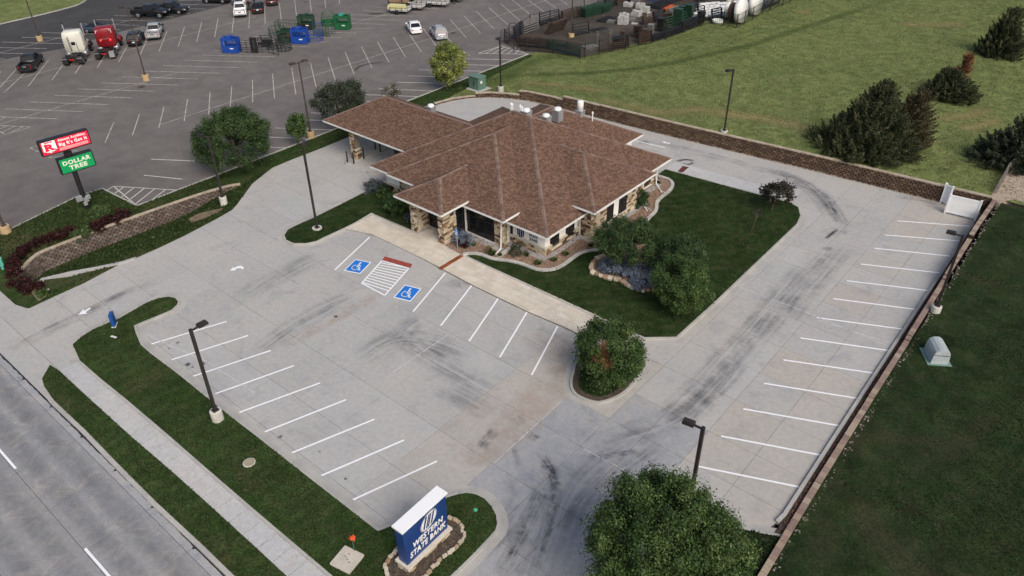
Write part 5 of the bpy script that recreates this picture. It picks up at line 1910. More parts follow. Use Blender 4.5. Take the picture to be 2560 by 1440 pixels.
# ------------------------------------------------------------------ windswept junipers on the field
def juniper(label, base, r, h, seed, lean, m=L_CEDAR, n=150, dead=None, per=70, name='juniper', tips=()):
    """Tapered sprays set along several leaning leaders, all swept the way the wind blows."""
    rs = np.random.RandomState(seed)
    off = tuple(base)
    t = thing(name, label, 'juniper', off)
    lean = np.array(lean)
    V, ti = [], []
    tips = list(tips) or [(0, 0, 1.0)]
    tr = MB()
    tot = sum(k for _, _, k in tips)
    for ox, oy, k in tips:
        lo = np.array(base) + np.array([ox * r, oy * r, 0])
        top = lo + np.array([lean[0] * .16 * h * k, lean[1] * .16 * h * k, h * k])
        tr.tube([lo, (lo + top) / 2 + np.array([0, 0, -.1 * h]), top], [.14, .08, .02], 5)
        for q in range(int(n * k / tot)):
            f = rs.uniform(0, 1) ** 1.35
            a = rs.uniform(0, 6.283)
            c = lo + (top - lo) * f
            R_ = r * (.78 if len(tips) > 1 else 1) * (1 - f) ** .62 * rs.uniform(.72, 1.12) + .12
            out = np.array([math.cos(a), math.sin(a), 0])
            d = out * .85 + lean * .55 + np.array([0, 0, .22 + .6 * f])
            d /= np.linalg.norm(d)
            end = c + out * R_ + np.array([0, 0, R_ * .10])
            ln = (.62 + .13 * r) * rs.uniform(.7, 1.35)
            wd = (.24 + .05 * r) * rs.uniform(.7, 1.3)
            tin = rs.uniform(0, .75)
            cl = []
            for e in range(6):
                g = e / 5
                cl.append((end + d * ln * (g - .62), wd * (1.05 - .92 * g), float(np.clip(tin + .25 * g, 0, 1))))
            for e in (.35, .7):
                cl.append((c + (end - c) * e, wd * 1.25, tin * .6))
            v, s = leaves(cl, max(4, per // 8), .10, .5, .2, rs)
            q4 = v.reshape(-1, 4, 3)
            mid = q4.mean(1, keepdims=True)
            q4 = mid + (q4 - mid) * .85
            q4[:, 0] -= d * .04
            q4[:, 2] += d * .06
            V.append(q4.reshape(-1, 3)); ti.append(s)
    leaf_object('foliage', np.concatenate(V), np.concatenate(ti), m, t, off)
    tr.out('trunk', M_BARKM, t, True, off)
    return t


WIND = (CA[0] * .75, CA[1] * .75, .55)
juniper('huge dark windswept juniper behind the block wall', GF(2158, 372), 4.2, 6.3, 21, WIND, n=640, per=230, tips=((-.05, .05, 1.0), (.42, -.1, .62), (-.45, -.1, .5), (.1, -.4, .5)))
juniper('brown-tinged juniper merging with the right side of the huge one', GF(2250, 368), 2.5, 5.8, 26, WIND, m=L_CEDARB, n=170, per=190)
juniper('windswept juniper with an orange dead branch behind it', GF(2368, 243), 2.7, 3.0, 22, WIND, n=260, per=200, tips=((-.2, 0, 1.0), (.35, -.1, .7)))
dj = GF(2385, 232)
juniper('orange dead branch rising out of the middle juniper', (dj[0], dj[1], dj[2] + 1.2), .9, 3.2, 27, WIND, m=L_RUSTY, n=60, per=90, name='dead_branch')['category'] = 'branch'
juniper('tall leaning dark juniper near the upper right corner', GF(2488, 135), 3.0, 5.6, 23, WIND, n=330, per=210, tips=((0, 0, 1.0), (.3, -.2, .6)))
juniper('dark juniper cut by the right edge above the gravel', GF(2532, 412), 3.4, 4.6, 24, (CA[0] * .25, CA[1] * .25, .6), m=L_GREY, n=380, per=200, tips=((0, 0, 1), (-.4, 0, .7), (.4, .2, .8)))
juniper('small dark juniper at the top right corner', GF(2575, 40), 1.8, 3.2, 25, WIND, n=60, per=100)


# ------------------------------------------------------------------ shrubs and bedding plants
def shrub(name, label, base, rx, rz, m, seed, leaf=.09, per=50, clump=.22, cat='shrub', group=None, dens=1.0, aspect=.5, z0=.14, ry=None):
    rs = np.random.RandomState(seed)
    ry = ry or rx
    off = (base[0], base[1], z0)
    n = max(8, int(dens * 3.2 * (rx * ry * rz) ** (2 / 3) / clump ** 2))
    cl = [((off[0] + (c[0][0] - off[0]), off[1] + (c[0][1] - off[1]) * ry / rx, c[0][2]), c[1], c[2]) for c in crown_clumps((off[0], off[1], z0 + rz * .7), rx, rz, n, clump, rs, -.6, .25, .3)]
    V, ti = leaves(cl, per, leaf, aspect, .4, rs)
    t = thing(name, label, cat, off, 0, group)
    leaf_object('foliage', V, ti, m, t, off)
    s = MB()
    for c in rnd.sample(cl, min(6, len(cl))):
        s.tube([off, Vector(off).lerp(Vector(c[0]), .6) + Vector((0, 0, .05)), c[0]], [.025, .015, .006], 4)
    s.out('stems', M_BARKM, t, False, off)
    return t


def spiky(name, label, base, h, r, m, seed, n=260, cat='plant', z0=.14, group=None, w=.035):
    rs = np.random.RandomState(seed)
    off = (base[0], base[1], z0)
    a = rs.uniform(0, 6.283, n)
    q = np.sqrt(rs.uniform(0, 1, n)) * r
    b = np.stack([np.cos(a) * q * .35, np.sin(a) * q * .35, np.zeros(n)], 1) + np.array(off)
    tp = np.stack([np.cos(a) * q, np.sin(a) * q, h * rs.uniform(.6, 1, n) * (1 - .3 * q / r)], 1) + np.array(off)
    s = np.stack([-np.sin(a + 1), np.cos(a + 1), np.zeros(n)], 1) * w
    mid = (b + tp) / 2 + np.array([0, 0, h * .12])
    V = np.stack([b, mid - s, tp, mid + s], 1).reshape(-1, 3)
    t = thing(name, label, cat, off, 0, group)
    leaf_object('blades', V, np.clip(rs.uniform(0, 1, n), 0, 1), m, t, off)
    MB().lathe([(r * .25, -.02), (r * .2, .08), (.01, .1)], 8, off).out('crown_base', M_BARKM, t, off=off)
    return t


BJ = 'low blue junipers in the stone ring'
for k, (px, py, rx, rz, lab) in enumerate(((1527, 668, .95, .50, 'low blue juniper at the left end of the stone ring'), (1562, 674, 1.0, .55, 'low blue juniper in the middle of the stone ring'), (1602, 688, 1.15, .55, 'low blue juniper right of the middle, beside the green tree'), (1600, 708, .9, .42, 'low blue juniper at the front of the stone ring'))):
    shrub('blue_juniper', lab, T(px, py, .4), rx, rz, L_BLUE, 40 + k, .10, 90, .24, 'juniper', BJ, 1.2, .35, .16)
shrub('blue_spruce_shrub', 'round blue shrub under the big bank window', T(1159, 600, .5), .75, .62, L_BLUE, 50, .10, 90, .22, aspect=.35)
shrub('barberry', 'dark red barberry beside the accessible parking sign', T(1155, 609, .35), .52, .38, L_RED, 51, .07, 70, .18)
shrub('rose_bush', 'loose green rose bush in front of the low stone wall', T(1295, 628, .5), .62, .5, L_GREY, 52, .09, 26, .22, dens=.7)
shrub('boxwood', 'dark rounded bush against the right side stone wall', T(1603, 497, .8), .7, .85, L_DARK, 53, .09, 90, .25)
spiky('ornamental_grass', 'upright straw-topped grass clump below the bay column', T(1222, 634, .15), .95, .36, L_STRAW, 54, 180)
spiky('ornamental_grass', 'green base of leaves next to the straw grass clump', T(1230, 638, .15), .55, .42, L_HERB, 55, 240)
for k, (px, py, r, lab) in enumerate(((1183, 614, .32, 'leafy green perennial below the blue shrub'), (1316, 640, .26, 'small green perennial right of the rose bush'), (1344, 660, .42, 'bright green perennial at the corner of the bed'), (1385, 652, .36, 'green perennial just right of the bed corner'), (1414, 638, .38, 'green perennial along the right wall of the bank'), (1478, 616, .36, 'dark green perennial by the stone block corner'), (1250, 641, .22, 'tiny green plant by the splash block'))):
    spiky('perennial', lab, T(px, py, .15), .42, r, L_HERB, 60 + k, 130, 'plant', .14, 'perennials in the rock mulch', .05)
shrub('lavender_bush', 'grey-blue lavender bush at the bank\'s left front corner', T(943, 474, .4), .95, .65, L_LAV, 70, .10, 70, .25, aspect=.3)
shrub('evergreen_shrub', 'tall very dark evergreen left of the entrance', T(985, 520, .7), .95, 1.1, L_DARK, 71, .10, 90, .28)
shrub('evergreen_shrub', 'dark evergreen mound between the wall and the lavender', T(962, 482, .4), .65, .6, L_DARK, 72, .10, 80, .25)
shrub('barberry', 'red-leaved barberry against the left stone wainscot', T(976, 472, .5), .5, .45, L_RED, 73, .07, 70, .18)
shrub('catmint', 'small teal-grey plant beside the left porch column', T(1020, 548, .15), .4, .25, L_LAV, 74, .07, 40, .15)
shrub('ground_shrub', 'low yellow-green mound behind the evergreen', T(958, 490, .1), .9, .2, L_HERB, 75, .08, 50, .2)
RB = 'dark red barberries along the top of the swale wall'
bb = [(46, 702), (64, 714), (86, 718), (36, 684), (34, 664), (42, 646), (58, 630), (80, 617), (104, 607), (128, 598), (152, 589), (176, 580)]
names = ['at the wall\'s curved nose, outermost', 'in front of the wall\'s nose', 'nearest the flume', 'on the left flank of the nose', 'first above the nose', 'second above the nose', 'third above the nose', 'fourth above the nose', 'fifth along the wall top', 'sixth along the wall top', 'seventh along the wall top', 'last of the red row, next to the green shrubs']
for k, ((px, py), nm) in enumerate(zip(bb, names)):
    shrub('barberry', 'dark red barberry ' + nm, T(px, py, .3), .72 if k < 3 else .55, .42, L_RED, 80 + k, .09, 60, .26, group=RB, z0=-.15 if k < 3 else .1)
for k, (px, py, lab) in enumerate(((242, 570, 'dark red barberry mound left of the pair above the wall'), (262, 562, 'darkest red barberry mound in the middle above the wall'), (290, 553, 'dark red barberry at the pair\'s right end'), (312, 540, 'small dark red barberry highest along the wall'))):
    shrub('barberry', lab, T(px, py, .3), .65, .48, L_RED, 95 + k, .09, 60, .26, group=RB, z0=.1)
for k, (px, py, lab) in enumerate(((200, 590, 'low green shrub between the red barberries'), (218, 582, 'low green shrub touching the middle barberry'), (258, 528, 'loose green shrub on the lawn below the sign'), (244, 536, 'wispy green shrub left of the loose one'))):
    shrub('green_shrub', lab, T(px, py, .2), .75, .32, L_HERB, 105 + k, .09, 45, .24, dens=.8, group='green shrubs by the swale wall', z0=.1)
shrub('green_shrub', 'small round shrub in bare soil beside the drive mouth', T(104, 735, .2), .45, .35, L_MID, 110, .08, 50, .2, z0=.08)
# ------------------------------------------------------------------ lamp poles
M_YEL = mat('yellow_base_paint', (.50, .36, .19), (.44, .32, .18), 2, .12, 9, .8)
M_BASEC = mat('pole_base_concrete', (.58, .56, .51), (.45, .43, .39), 1.6, .14, 12, .9)
M_BROWN = mat('brown_pole_paint', (.055, .042, .034), (.075, .060, .05), 2, .15, 8, .55, .4)
M_BLACK = mat('black_steel', (.014, .014, .016), (.022, .021, .022), 2, .2, 8, .5, .4)


def lamp_pole(label, base, z0, h, dirpx, kind='bank', br=.36, bhh=.75, heads=1, group=None, yellow=False, r=.085):
    x, y = base
    t = thing('lamp_pole', label, 'lamp pole', (x, y, z0), 0, group)
    b = MB()
    if bhh > .3:
        b.lathe([(br, -.6), (br, bhh - .04), (br - .04, bhh), (.01, bhh)], 18)
    else:
        b.lathe([(br, -.1), (br, bhh), (.01, bhh)], 18)
    b.out('concrete_base', M_YEL if yellow else M_BASEC, t, False)
    m = M_BROWN if yellow else M_BRONZE
    p = MB()
    p.box(-.19, .19, -.19, .19, bhh, bhh + .06)
    if yellow:
        p.tube([(0, 0, bhh), (0, 0, h)], [r * 1.2, r * .8], 10)
    else:
        p.box(-r, r, -r, r, bhh, h)
    p.out('pole', m, t)
    d = Vector((dirpx[0], dirpx[1], 0)).normalized()
    n = Vector((-d.y, d.x, 0))
    for s in ((1,) if heads == 1 else (1, -1)):
        a = MB()
        a.bar(Vector((0, 0, h - .12)), d * s * .45 + Vector((0, 0, h - .08)), .09, .09)
        a.out('arm', m, t)
        hd_ = MB()
        q = Matrix(((d.x * s, n.x, 0, 0), (d.y * s, n.y, 0, 0), (0, 0, 1, 0), (0, 0, 0, 1)))
        hd_.mbox(Matrix.Translation(d * s * .72 + Vector((0, 0, h - .04))) @ q, .58, .38, .15)
        hd_.mbox(Matrix.Translation(d * s * .72 + Vector((0, 0, h + .06))) @ q, .44, .28, .05)
        ho = hd_.out('lamp_head', m, t)
        MB().mbox(Matrix.Translation(d * s * .74 + Vector((0, 0, h - .122))) @ q, .52, .32, .012).out('lens', M_TRIM, ho)
    return t


def pdir(a, b, z):
    d = G(*b, z) - G(*a, z)
    return d / np.linalg.norm(d)


lamp_pole('bronze lamp pole on a tall round concrete base on the front lawn', G(545, 1048, .1), .1, 6.9, pdir((487, 820), (505, 811), 6.9), group='bronze lamp poles round the bank lot')
lamp_pole('bronze lamp pole in front of the big round tree by the swale', G(560, 508, 0), -.05, 6.55, pdir((521, 340), (516, 339), 6.5), br=.33, group='bronze lamp poles round the bank lot')
lamp_pole('bronze lamp pole on a flat concrete disc in the entry lawn', G(793, 571, .12), .12, 7.6, pdir((755, 366), (757, 362), 7.5), br=.42, bhh=.1, r=.075, group='bronze lamp poles round the bank lot')
b = GF(1810, 330)
lamp_pole('bronze lamp pole on the field just above the block wall', b[:2], b[2], 6.6, pdir((1832, 182), (1824, 184), 7.9), br=.36, bhh=.2, r=.07, group='bronze lamp poles round the bank lot')
b = GR(2338, 778)
lamp_pole('bronze lamp pole right of the stall row, leaning over the low wall', b[:2], b[2], 6.25, pdir((2418, 567), (2396, 562), 6.7), br=.34, bhh=.5, group='bronze lamp poles round the bank lot')
b = G(1758, 1070, 6.7)
lamp_pole('bronze lamp pole rising behind the large near tree', b, .1, 6.65, pdir((1757, 1068), (1736, 1060), 6.7), group='bronze lamp poles round the bank lot')
b = GF(1252, 229)
lamp_pole('bronze lamp pole beside the green transformer box', b[:2], b[2], 6.6, pdir((1251, 92), (1244, 98), 6.7), br=.36, bhh=.7, r=.07, group='bronze lamp poles round the bank lot')
SG = 'brown lamp poles with yellow bases on the store lot'
lamp_pole('brown store lamp pole between the parking rows near the red truck', G(366, 200), 0, 9.0, pdir((318, 48), (331, 49), 8.5), br=.42, heads=2, yellow=True, group=SG)
lamp_pole('twin-headed brown store lamp pole by the young tree', G(778, 345), .05, 8.2, pdir((732, 181), (765, 172), 7.8), br=.42, heads=2, yellow=True, group=SG)
lamp_pole('brown store lamp pole on the dark new asphalt', G(101, 102), 0, 9.0, pdir((318, 48), (331, 49), 8.5), br=.42, heads=2, yellow=True, group=SG)
lamp_pole('brown store lamp pole at the left edge by the strip lawn', G(18, 584), .05, 8.6, pdir((318, 48), (331, 49), 8.5), br=.42, heads=2, yellow=True, group=SG)
lamp_pole('brown store lamp pole standing inside the fenced yard', GF(1428, 96)[:2], z_field(*GF(1428, 96)[:2]), 9.0, pdir((318, 48), (331, 49), 8.5), br=.42, heads=2, yellow=True, group=SG)

# ------------------------------------------------------------------ the store's pylon sign
def z_at(xy, py):
    return float(min(np.linspace(-1, 14, 1500), key=lambda z: abs(PJ((xy[0], xy[1], z))[1] - py)))


M_SIGNRED = mat('sign_red', (.62, .012, .045), (.56, .012, .04), 1, .05, 6, .35, .4)
M_SIGNGRN = mat('sign_green', (.006, .235, .075), (.006, .21, .065), 1, .05, 6, .35, .4)
M_SIGNWHT = mat('sign_white', (.80, .78, .74), None, var=.04, rough=.4)
M_PALEGRN = mat('sign_pale_letters', (.72, .80, .62), None, var=.04, rough=.4)
def backlit(m, c, k):
    b = m.node_tree.nodes['Principled BSDF']
    b.inputs['Emission Color'].default_value = (*c, 1)
    b.inputs['Emission Strength'].default_value = k


backlit(M_SIGNRED, (.62, .012, .045), .42)
backlit(M_SIGNGRN, (.006, .235, .075), .30)
M_LITWHT = mat('sign_lit_white', (.80, .78, .74), None, var=.02, rough=.4)
backlit(M_LITWHT, (.8, .74, .70), .28)
M_PINK = mat('sign_pink_band', (.80, .50, .50), None, var=.05, rough=.4)
sb = G(219, 520, .1)
zr0, zr1 = z_at(sb, 374), z_at(sb, 338)
zg0, zg1 = z_at(sb, 427), z_at(sb, 389)
sdir = G(231, 358, zr0) - G(109, 393, zr0)
SW = float(np.linalg.norm(sdir))
ang = math.atan2(sdir[1], sdir[0])
pyl = thing('pylon_sign', 'tall black pole sign with a red cabinet over a green one', 'sign', (sb[0], sb[1], .1), ang)
MB().tube([(0, 0, -.1), (0, 0, zg1 + .2)], .22, 10).out('pole', M_BLACK, pyl)
MB().tube([(0, 0, zg1 + .1), (0, 0, zr0 + .1)], .15, 10).out('upper_pole', M_BLACK, pyl)
MB().lathe([(.34, 0), (.34, .3), (.15, .34)], 12, (0, 0, zg1 - .02)).out('collar', M_BLACK, pyl)
zr0 -= .1; zr1 -= .1; zg0 -= .1; zg1 -= .1
D = .27
c0 = G((109 + 231) / 2, (393 + 358) / 2, zr0 + .1) - sb
off_r = float(c0 @ np.array([math.cos(ang), math.sin(ang)]))
rw_ = SW / 2
rc = MB().box(off_r - rw_, off_r + rw_, -D, D, zr0, zr1).out('cabinet', M_BLACK, pyl)
gdir = G(218, 398, zg0) - G(154, 431, zg0)
GWd = float(np.linalg.norm(gdir)) / 2
c1 = G(186, 414.5, zg0 + .1) - sb
off_g = float(c1 @ np.array([math.cos(ang), math.sin(ang)]))
gc = MB().box(off_g - GWd, off_g + GWd, -D, D, zg0, zg1).out('cabinet', M_BLACK, pyl)
e = .09
MB().box(off_r - rw_ + e, off_r + rw_ - e, -D - .012, -D, zr0 + e, zr1 - e).out('sign_face', M_SIGNRED, rc)
MB().box(off_g - GWd + e, off_g + GWd - e, -D - .012, -D, zg0 + e, zg1 - e).out('sign_face', M_SIGNGRN, gc)
RH, GH = zr1 - zr0, zg1 - zg0


def wl(x, z, y=-D - .02):
    return Matrix.Translation((x, y, z)) @ Matrix.Rotation(math.pi / 2, 4, 'X')


lettering('DOLLAR', GH * .37, M_PALEGRN, gc, wl(off_g + .02, zg0 + GH * .67), fit=(GWd * 1.60, GH * .27), ext=.008, bold=.022, space=1.12)
lettering('TREE', GH * .37, M_PALEGRN, gc, wl(off_g + .02, zg0 + GH * .32), fit=(GWd * 1.04, GH * .27), ext=.008, bold=.022, space=1.12)
lettering('Almost Anything.', RH * .24, M_LITWHT, rc, wl(off_r + rw_ * .30, zr0 + RH * .78), fit=(rw_ * 1.14, RH * .23), ext=.008, bold=.006, space=1.1)
lettering("Big R's Got It", RH * .34, M_LITWHT, rc, wl(off_r + rw_ * .30, zr0 + RH * .49), fit=(rw_ * 1.14, RH * .29), ext=.008, bold=.012, space=1.14)
MB().box(off_r - rw_ * .29, off_r + rw_ * .86, -D - .02, -D - .012, zr0 + RH * .13, zr0 + RH * .30).out('sign_band', M_PINK, rc)
lettering('SHOP 24/7 AT BIGRONLINE.COM', RH * .13, M_SIGNRED, rc, wl(off_r + rw_ * .285, zr0 + RH * .215, -D - .026), fit=(rw_ * 1.06, RH * .09), ext=.004, bold=.002)
shx = off_r - rw_ * .64
sw_, sh_ = rw_ * .29, RH * .42
szc = zr0 + RH * .52


def shield(k, y, m, name):
    p = [(-.96, 1), (.96, 1), (1, -.55), (0, -1.0), (-1, -.55)]
    mb = MB()
    mb.add([(shx + a * sw_ * k, y, szc + b * sh_ * k) for a, b in p], [(0, 4, 3, 2, 1)][0:1])
    mb.f = [f[::-1] for f in mb.f]
    return mb.out(name, m, rc)


shield(1.0, -D - .016, M_BLACK, 'shield_outline')
shield(.93, -D - .020, M_LITWHT, 'shield')
lettering('R', RH * .72, M_BLACK, rc, wl(shx + .02, szc - RH * .01, -D - .024), fit=(sw_ * 1.36, RH * .46), ext=.001, bold=.05)
lettering('R', RH * .72, M_SIGNRED, rc, wl(shx, szc + RH * .0, -D - .032), fit=(sw_ * 1.26, RH * .42), ext=.004, bold=.05)
slb = MB()
for x0, x1, z0 in ((-.72, -.12, -.235), (.22, .78, -.235), (-.72, -.30, .165)):
    slb.box(shx + x0 * sw_, shx + x1 * sw_, -D - .036, -D - .03, szc + z0 * RH, szc + (z0 + .075) * RH)
slb.out('letter_serifs', M_SIGNRED, rc)
lettering('BIG', RH * .17, M_SIGNRED, rc, wl(shx, szc + RH * .325, -D - .026), fit=(sw_ * 1.05, RH * .10), ext=.004, bold=.012)
lettering('STORES', RH * .09, M_BLACK, rc, wl(shx, szc - RH * .315, -D - .026), fit=(sw_ * .7, RH * .045), ext=.003, bold=.002)
for (x, y, z, s) in ((-.42, -.1, 1.15, .26), (.05, -.32, .95, .2), (.30, -.1, 1.05, .2), (-.1, -.34, .62, .15)):
    mb = MB()
    mb.box(x - s, x + s, y - .1, y + .1, z - s, z + s)
    mb.box(x - s * .8, x + s * .8, y - .13, y - .1, z - s * .8, z + s * .8)
    mb.out('electric_box', M_METAL, pyl)

# ------------------------------------------------------------------ the bank's monument sign
M_SIGNBLUE = mat('sign_blue', (.008, .040, .165), (.010, .050, .19), .8, .08, 7, .4, .4)
M_SIGNCAP = mat('sign_cap_white', (.86, .86, .87), None, var=.03, rough=.6)
ms0, ms1 = G(1022.6, 1436, .14), G(1126, 1336, .14)
md = ms1 - ms0
ML = float(np.linalg.norm(md))
mang = math.atan2(md[1], md[0])
mon = thing('monument_sign', 'blue bank monument sign with white cap on a stone base', 'sign', (ms0[0], ms0[1], .12), mang)


def hz(px, py, lx, ly=0.0):
    """Height at which the local point (lx, ly) of the sign shows at py."""
    x = ms0[0] + math.cos(mang) * lx - math.sin(mang) * ly
    y = ms0[1] + math.sin(mang) * lx + math.cos(mang) * ly
    return z_at((x, y), py) - .12


MD = .76
zl = hz(1127, 1319, ML)
zt_ = hz(1119, 1240, ML - .1)
ztop = hz(1122, 1232, ML)
print("monument", ML, zl, zt_, ztop)
MB().box(.06, ML - .06, .06, MD - .06, -.2, zl - .14).out('core', M_MORTAR, mon)
stone_wall(mon, (.0, .07), (1, 0), ML, .0, zl - .16, (0, -1), cap=700)
stone_wall(mon, (.07, MD), (0, -1), MD, .0, zl - .16, (-1, 0), cap=700)
stone_wall(mon, (ML - .07, 0), (0, 1), MD, .0, zl - .16, (1, 0), cap=700)
for k in range(4):
    a, b = -.08 + (ML + .16) * k / 4, -.08 + (ML + .16) * (k + 1) / 4
    MB().box(a + .004, b - .004, -.1, MD + .08, zl - .15, zl).out('coping_stone', M_LEDGE, mon)
cb = MB()
cb.add([(.06, .10, zl), (ML - .06, .10, zl), (ML - .06, MD - .1, zl), (.06, MD - .1, zl), (.02, .10, zt_), (ML - .02, .10, zt_), (ML - .02, MD - .1, zt_), (.02, MD - .1, zt_)],
       [(0, 1, 5, 4), (1, 2, 6, 5), (2, 3, 7, 6), (3, 0, 4, 7), (4, 5, 6, 7)])
cb_ = cb.out('cabinet', M_SIGNBLUE, mon)
MB().box(-.06, ML + .06, .02, MD - .02, zt_ + .002, zt_ + .10).out('cap', M_SIGNCAP, mon)
ch_ = zt_ - zl
lettering('WESTERN', ch_ * .19, M_SIGNWHT, cb_, Matrix.Translation((ML * .54, .09, zl + ch_ * .40)) @ Matrix.Rotation(math.pi / 2, 4, 'X'), fit=(ML * .70, ch_ * .15), shear=.22, ext=.012, bold=.012, space=1.12)
lettering('STATE BANK', ch_ * .19, M_SIGNWHT, cb_, Matrix.Translation((ML * .52, .09, zl + ch_ * .19)) @ Matrix.Rotation(math.pi / 2, 4, 'X'), fit=(ML * .84, ch_ * .15), shear=.22, ext=.012, bold=.012, space=1.12)
em = MB()
ox_, oz_ = ML * .57, zl + ch_ * .71
pts_o = [(math.cos(a), math.sin(a)) for a in np.linspace(0, 2 * math.pi, 33)[:-1]]
ew, eh = ML * .185, ch_ * .215
mp = lambda x, z, y: (ox_ + x * ew + z * ew * .30, y, oz_ + z * eh)
em.add([mp(a, b, .085) for a, b in pts_o], [tuple(range(32))])
em.out('logo_disc', M_SIGNWHT, cb_)
em = MB()
for i in range(32):
    a, b = pts_o[i], pts_o[(i + 1) % 32]
    em.quad(mp(a[0] * .96, a[1] * .96, .081), mp(b[0] * .96, b[1] * .96, .081), mp(b[0] * .91, b[1] * .91, .081), mp(a[0] * .91, a[1] * .91, .081))
lo_ = lambda x: -.15 - .62 * math.sqrt(max(0, 1 - (x / .80) ** 2))
for a, b in ((-.58, -.36), (-.20, -.02), (.02, .20), (.36, .58)):
    xs_ = np.linspace(a, b, 5)
    top_ = .72
    em.add([mp(a, top_, .078), mp(b, top_, .078)] + [mp(x, lo_(x), .078) for x in xs_[::-1]], [tuple(range(7))[::-1]])
em.out('logo_bars', M_SIGNBLUE, cb_)
MB().box(.1, .35, .085, .10, zl + .02, zl + .3).out('service_plate', M_SIGNBLUE, cb_)
mo = smooth(GL([(964.6, 1420.6), (967.8, 1401.6), (980, 1389), (1010, 1360), (1090, 1300), (1126, 1299), (1147, 1311), (1159.7, 1327.8), (1157.6, 1346.8), (1143, 1366), (1113, 1391), (1086, 1414), (1060, 1444), (1010, 1480), (975, 1460)], .12), 3)
struct(MB().prism(mo, 0, .15).out('sign_bed', M_BARK))
stone_ring('thin ring of tan edging stones round the monument sign', mo, 44, .17, .2, .06)
gs = MB()
for _ in range(900):
    q = (rnd.uniform(5, 16), rnd.uniform(-36, -24))
    if inside(q, mo):
        s = rnd.uniform(.03, .09)
        gs.mbox(Matrix.Translation((q[0], q[1], .155)) @ Euler((rnd.random() * 3, rnd.random() * 3, 0)).to_matrix().to_4x4(), s, s * .8, s * .5, 0, (rnd.uniform(.5, 1.4),) * 3)
stuff(gs.out('wood_chips', mat('wood_chip', (.17, .125, .095), None, vcol=True)))

# ------------------------------------------------------------------ small street furniture
def small(name, label, cat, at, z=0.0, rz=0.0):
    return thing(name, label, cat, (at[0], at[1], z), rz)


M_BLUEBOX = mat('blue_sign_paint', (.012, .07, .26), (.015, .085, .30), 2, .1, 9, .45, .4)
t = small('direction_sign', 'small blue upright direction sign on the front lawn by the exit lane', 'sign', G(287, 813, .1), .1, R(-38))
bx = MB().box(-.28, .28, -.11, .11, .05, 1.05).out('cabinet', M_BLUEBOX, t)
MB().box(-.32, .32, -.15, .15, -.05, .06).out('footing', M_BASEC, t)
lettering('EXIT', .2, M_SIGNWHT, bx, Matrix.Translation((0, -.118, .8)) @ Matrix.Rotation(math.pi / 2, 4, 'X'), .9, ext=.003)
MB().add([(-.12, -.116, .45), (.1, -.116, .58), (.1, -.116, .32)], [(0, 2, 1)]).out('arrow', M_SIGNWHT, bx)
t = small('utility_cover', 'round tan concrete manhole cover in the front lawn', 'manhole cover', G(623, 1157, .1), .1)
MB().lathe([(.36, -.1), (.36, .03), (.32, .045), (.01, .045)], 24).out('ring', M_BASEC, t)
MB().lathe([(.3, .0), (.3, .05), (.27, .055), (.01, .055)], 24).out('lid', mat('tan_lid', (.36, .31, .22), (.30, .26, .19), 3, .12), t)
t = small('utility_vault', 'rounded square concrete vault lid in the grass by the pavement', 'vault lid', G(868, 1400, .1), .1, R(12))
q = .64
MB().prism([(q * .88 * sx + .1 * q * math.cos(a), q * .88 * sy + .1 * q * math.sin(a)) for sx, sy, a0 in ((1, 1, 0), (-1, 1, 90), (-1, -1, 180), (1, -1, 270)) for a in (R(a0), R(a0 + 45), R(a0 + 90))], -.1, .06).out('lid', mat('vault_concrete', (.55, .50, .42), (.48, .44, .37), 2, .1), t)
sl = MB()
for x, y in ((-.2, .1), (0, 0), (.2, -.1), (-.1, .3)):
    sl.box(x - .07, x + .07, y - .012, y + .012, .06, .068)
sl.out('lift_slots', M_BLACK, t)
t = small('flag_marker', 'orange-topped slim utility marker post in the front lawn', 'marker', G(886, 1378, .1), .1)
MB().tube([(0, 0, -.1), (0, 0, .95)], .03, 6).out('post', mat('marker_green', (.06, .11, .08), None, var=.1), t)
mk = MB()
for k in range(5):
    a = k * 1.3
    mk.add([(0, 0, .92 + .02 * k), (.2 * math.cos(a), .2 * math.sin(a), .9 + .05 * k), (.18 * math.cos(a + .7), .18 * math.sin(a + .7), 1.1), (0, 0, 1.16)], [(0, 1, 2, 3)])
mk.out('ribbon', mat('orange_ribbon', (.75, .10, .03), None, var=.2), t)
t = small('handicap_sign', 'blue accessible parking sign on a steel post by the entrance', 'sign', G(1144, 622, .14), .14, R(8))
MB().tube([(0, 0, -.1), (0, 0, 1.9)], .035, 6).out('post', M_METAL, t)
sp = MB().box(-.16, .16, -.06, -.04, 1.35, 1.92).out('sign_plate', mat('sign_blue_light', (.02, .19, .55), None, var=.05, rough=.4), t)
w = MB()
w.box(-.13, .13, -.066, -.061, 1.40, 1.46)
w.tube([(.02, -.064, 1.78), (-.02, -.064, 1.66), (.07, -.064, 1.64), (.10, -.064, 1.54)], .018, 5)
w.lathe([(.03, 0), (.03, .01), (.001, .01)], 8, (0, 0, 0), 0, None, Matrix.Translation((.02, -.062, 1.84)) @ Matrix.Rotation(math.pi / 2, 4, 'X'))
w.tube([(-.03 + .09 * math.cos(a), -.064, 1.60 + .09 * math.sin(a)) for a in np.linspace(R(120), R(350), 9)], .015, 5)
w.out('symbol', M_SIGNWHT, sp)
t = small('drain_trough', 'rusty orange steel trench drain plate across the entrance walk', 'drain cover', G(1128, 655, .13), .13, math.atan2(*(G(1155, 638, .13) - G(1101, 671, .13))[::-1]))
tl = float(np.linalg.norm(G(1155, 638, .13) - G(1101, 671, .13))) / 2
M_RUSTP = mat('rusty_steel', (.30, .085, .022), (.16, .045, .018), 4, .35, 14, .85)
MB().box(-tl, tl, -.19, .19, -.03, .018).out('plate', M_RUSTP, t)
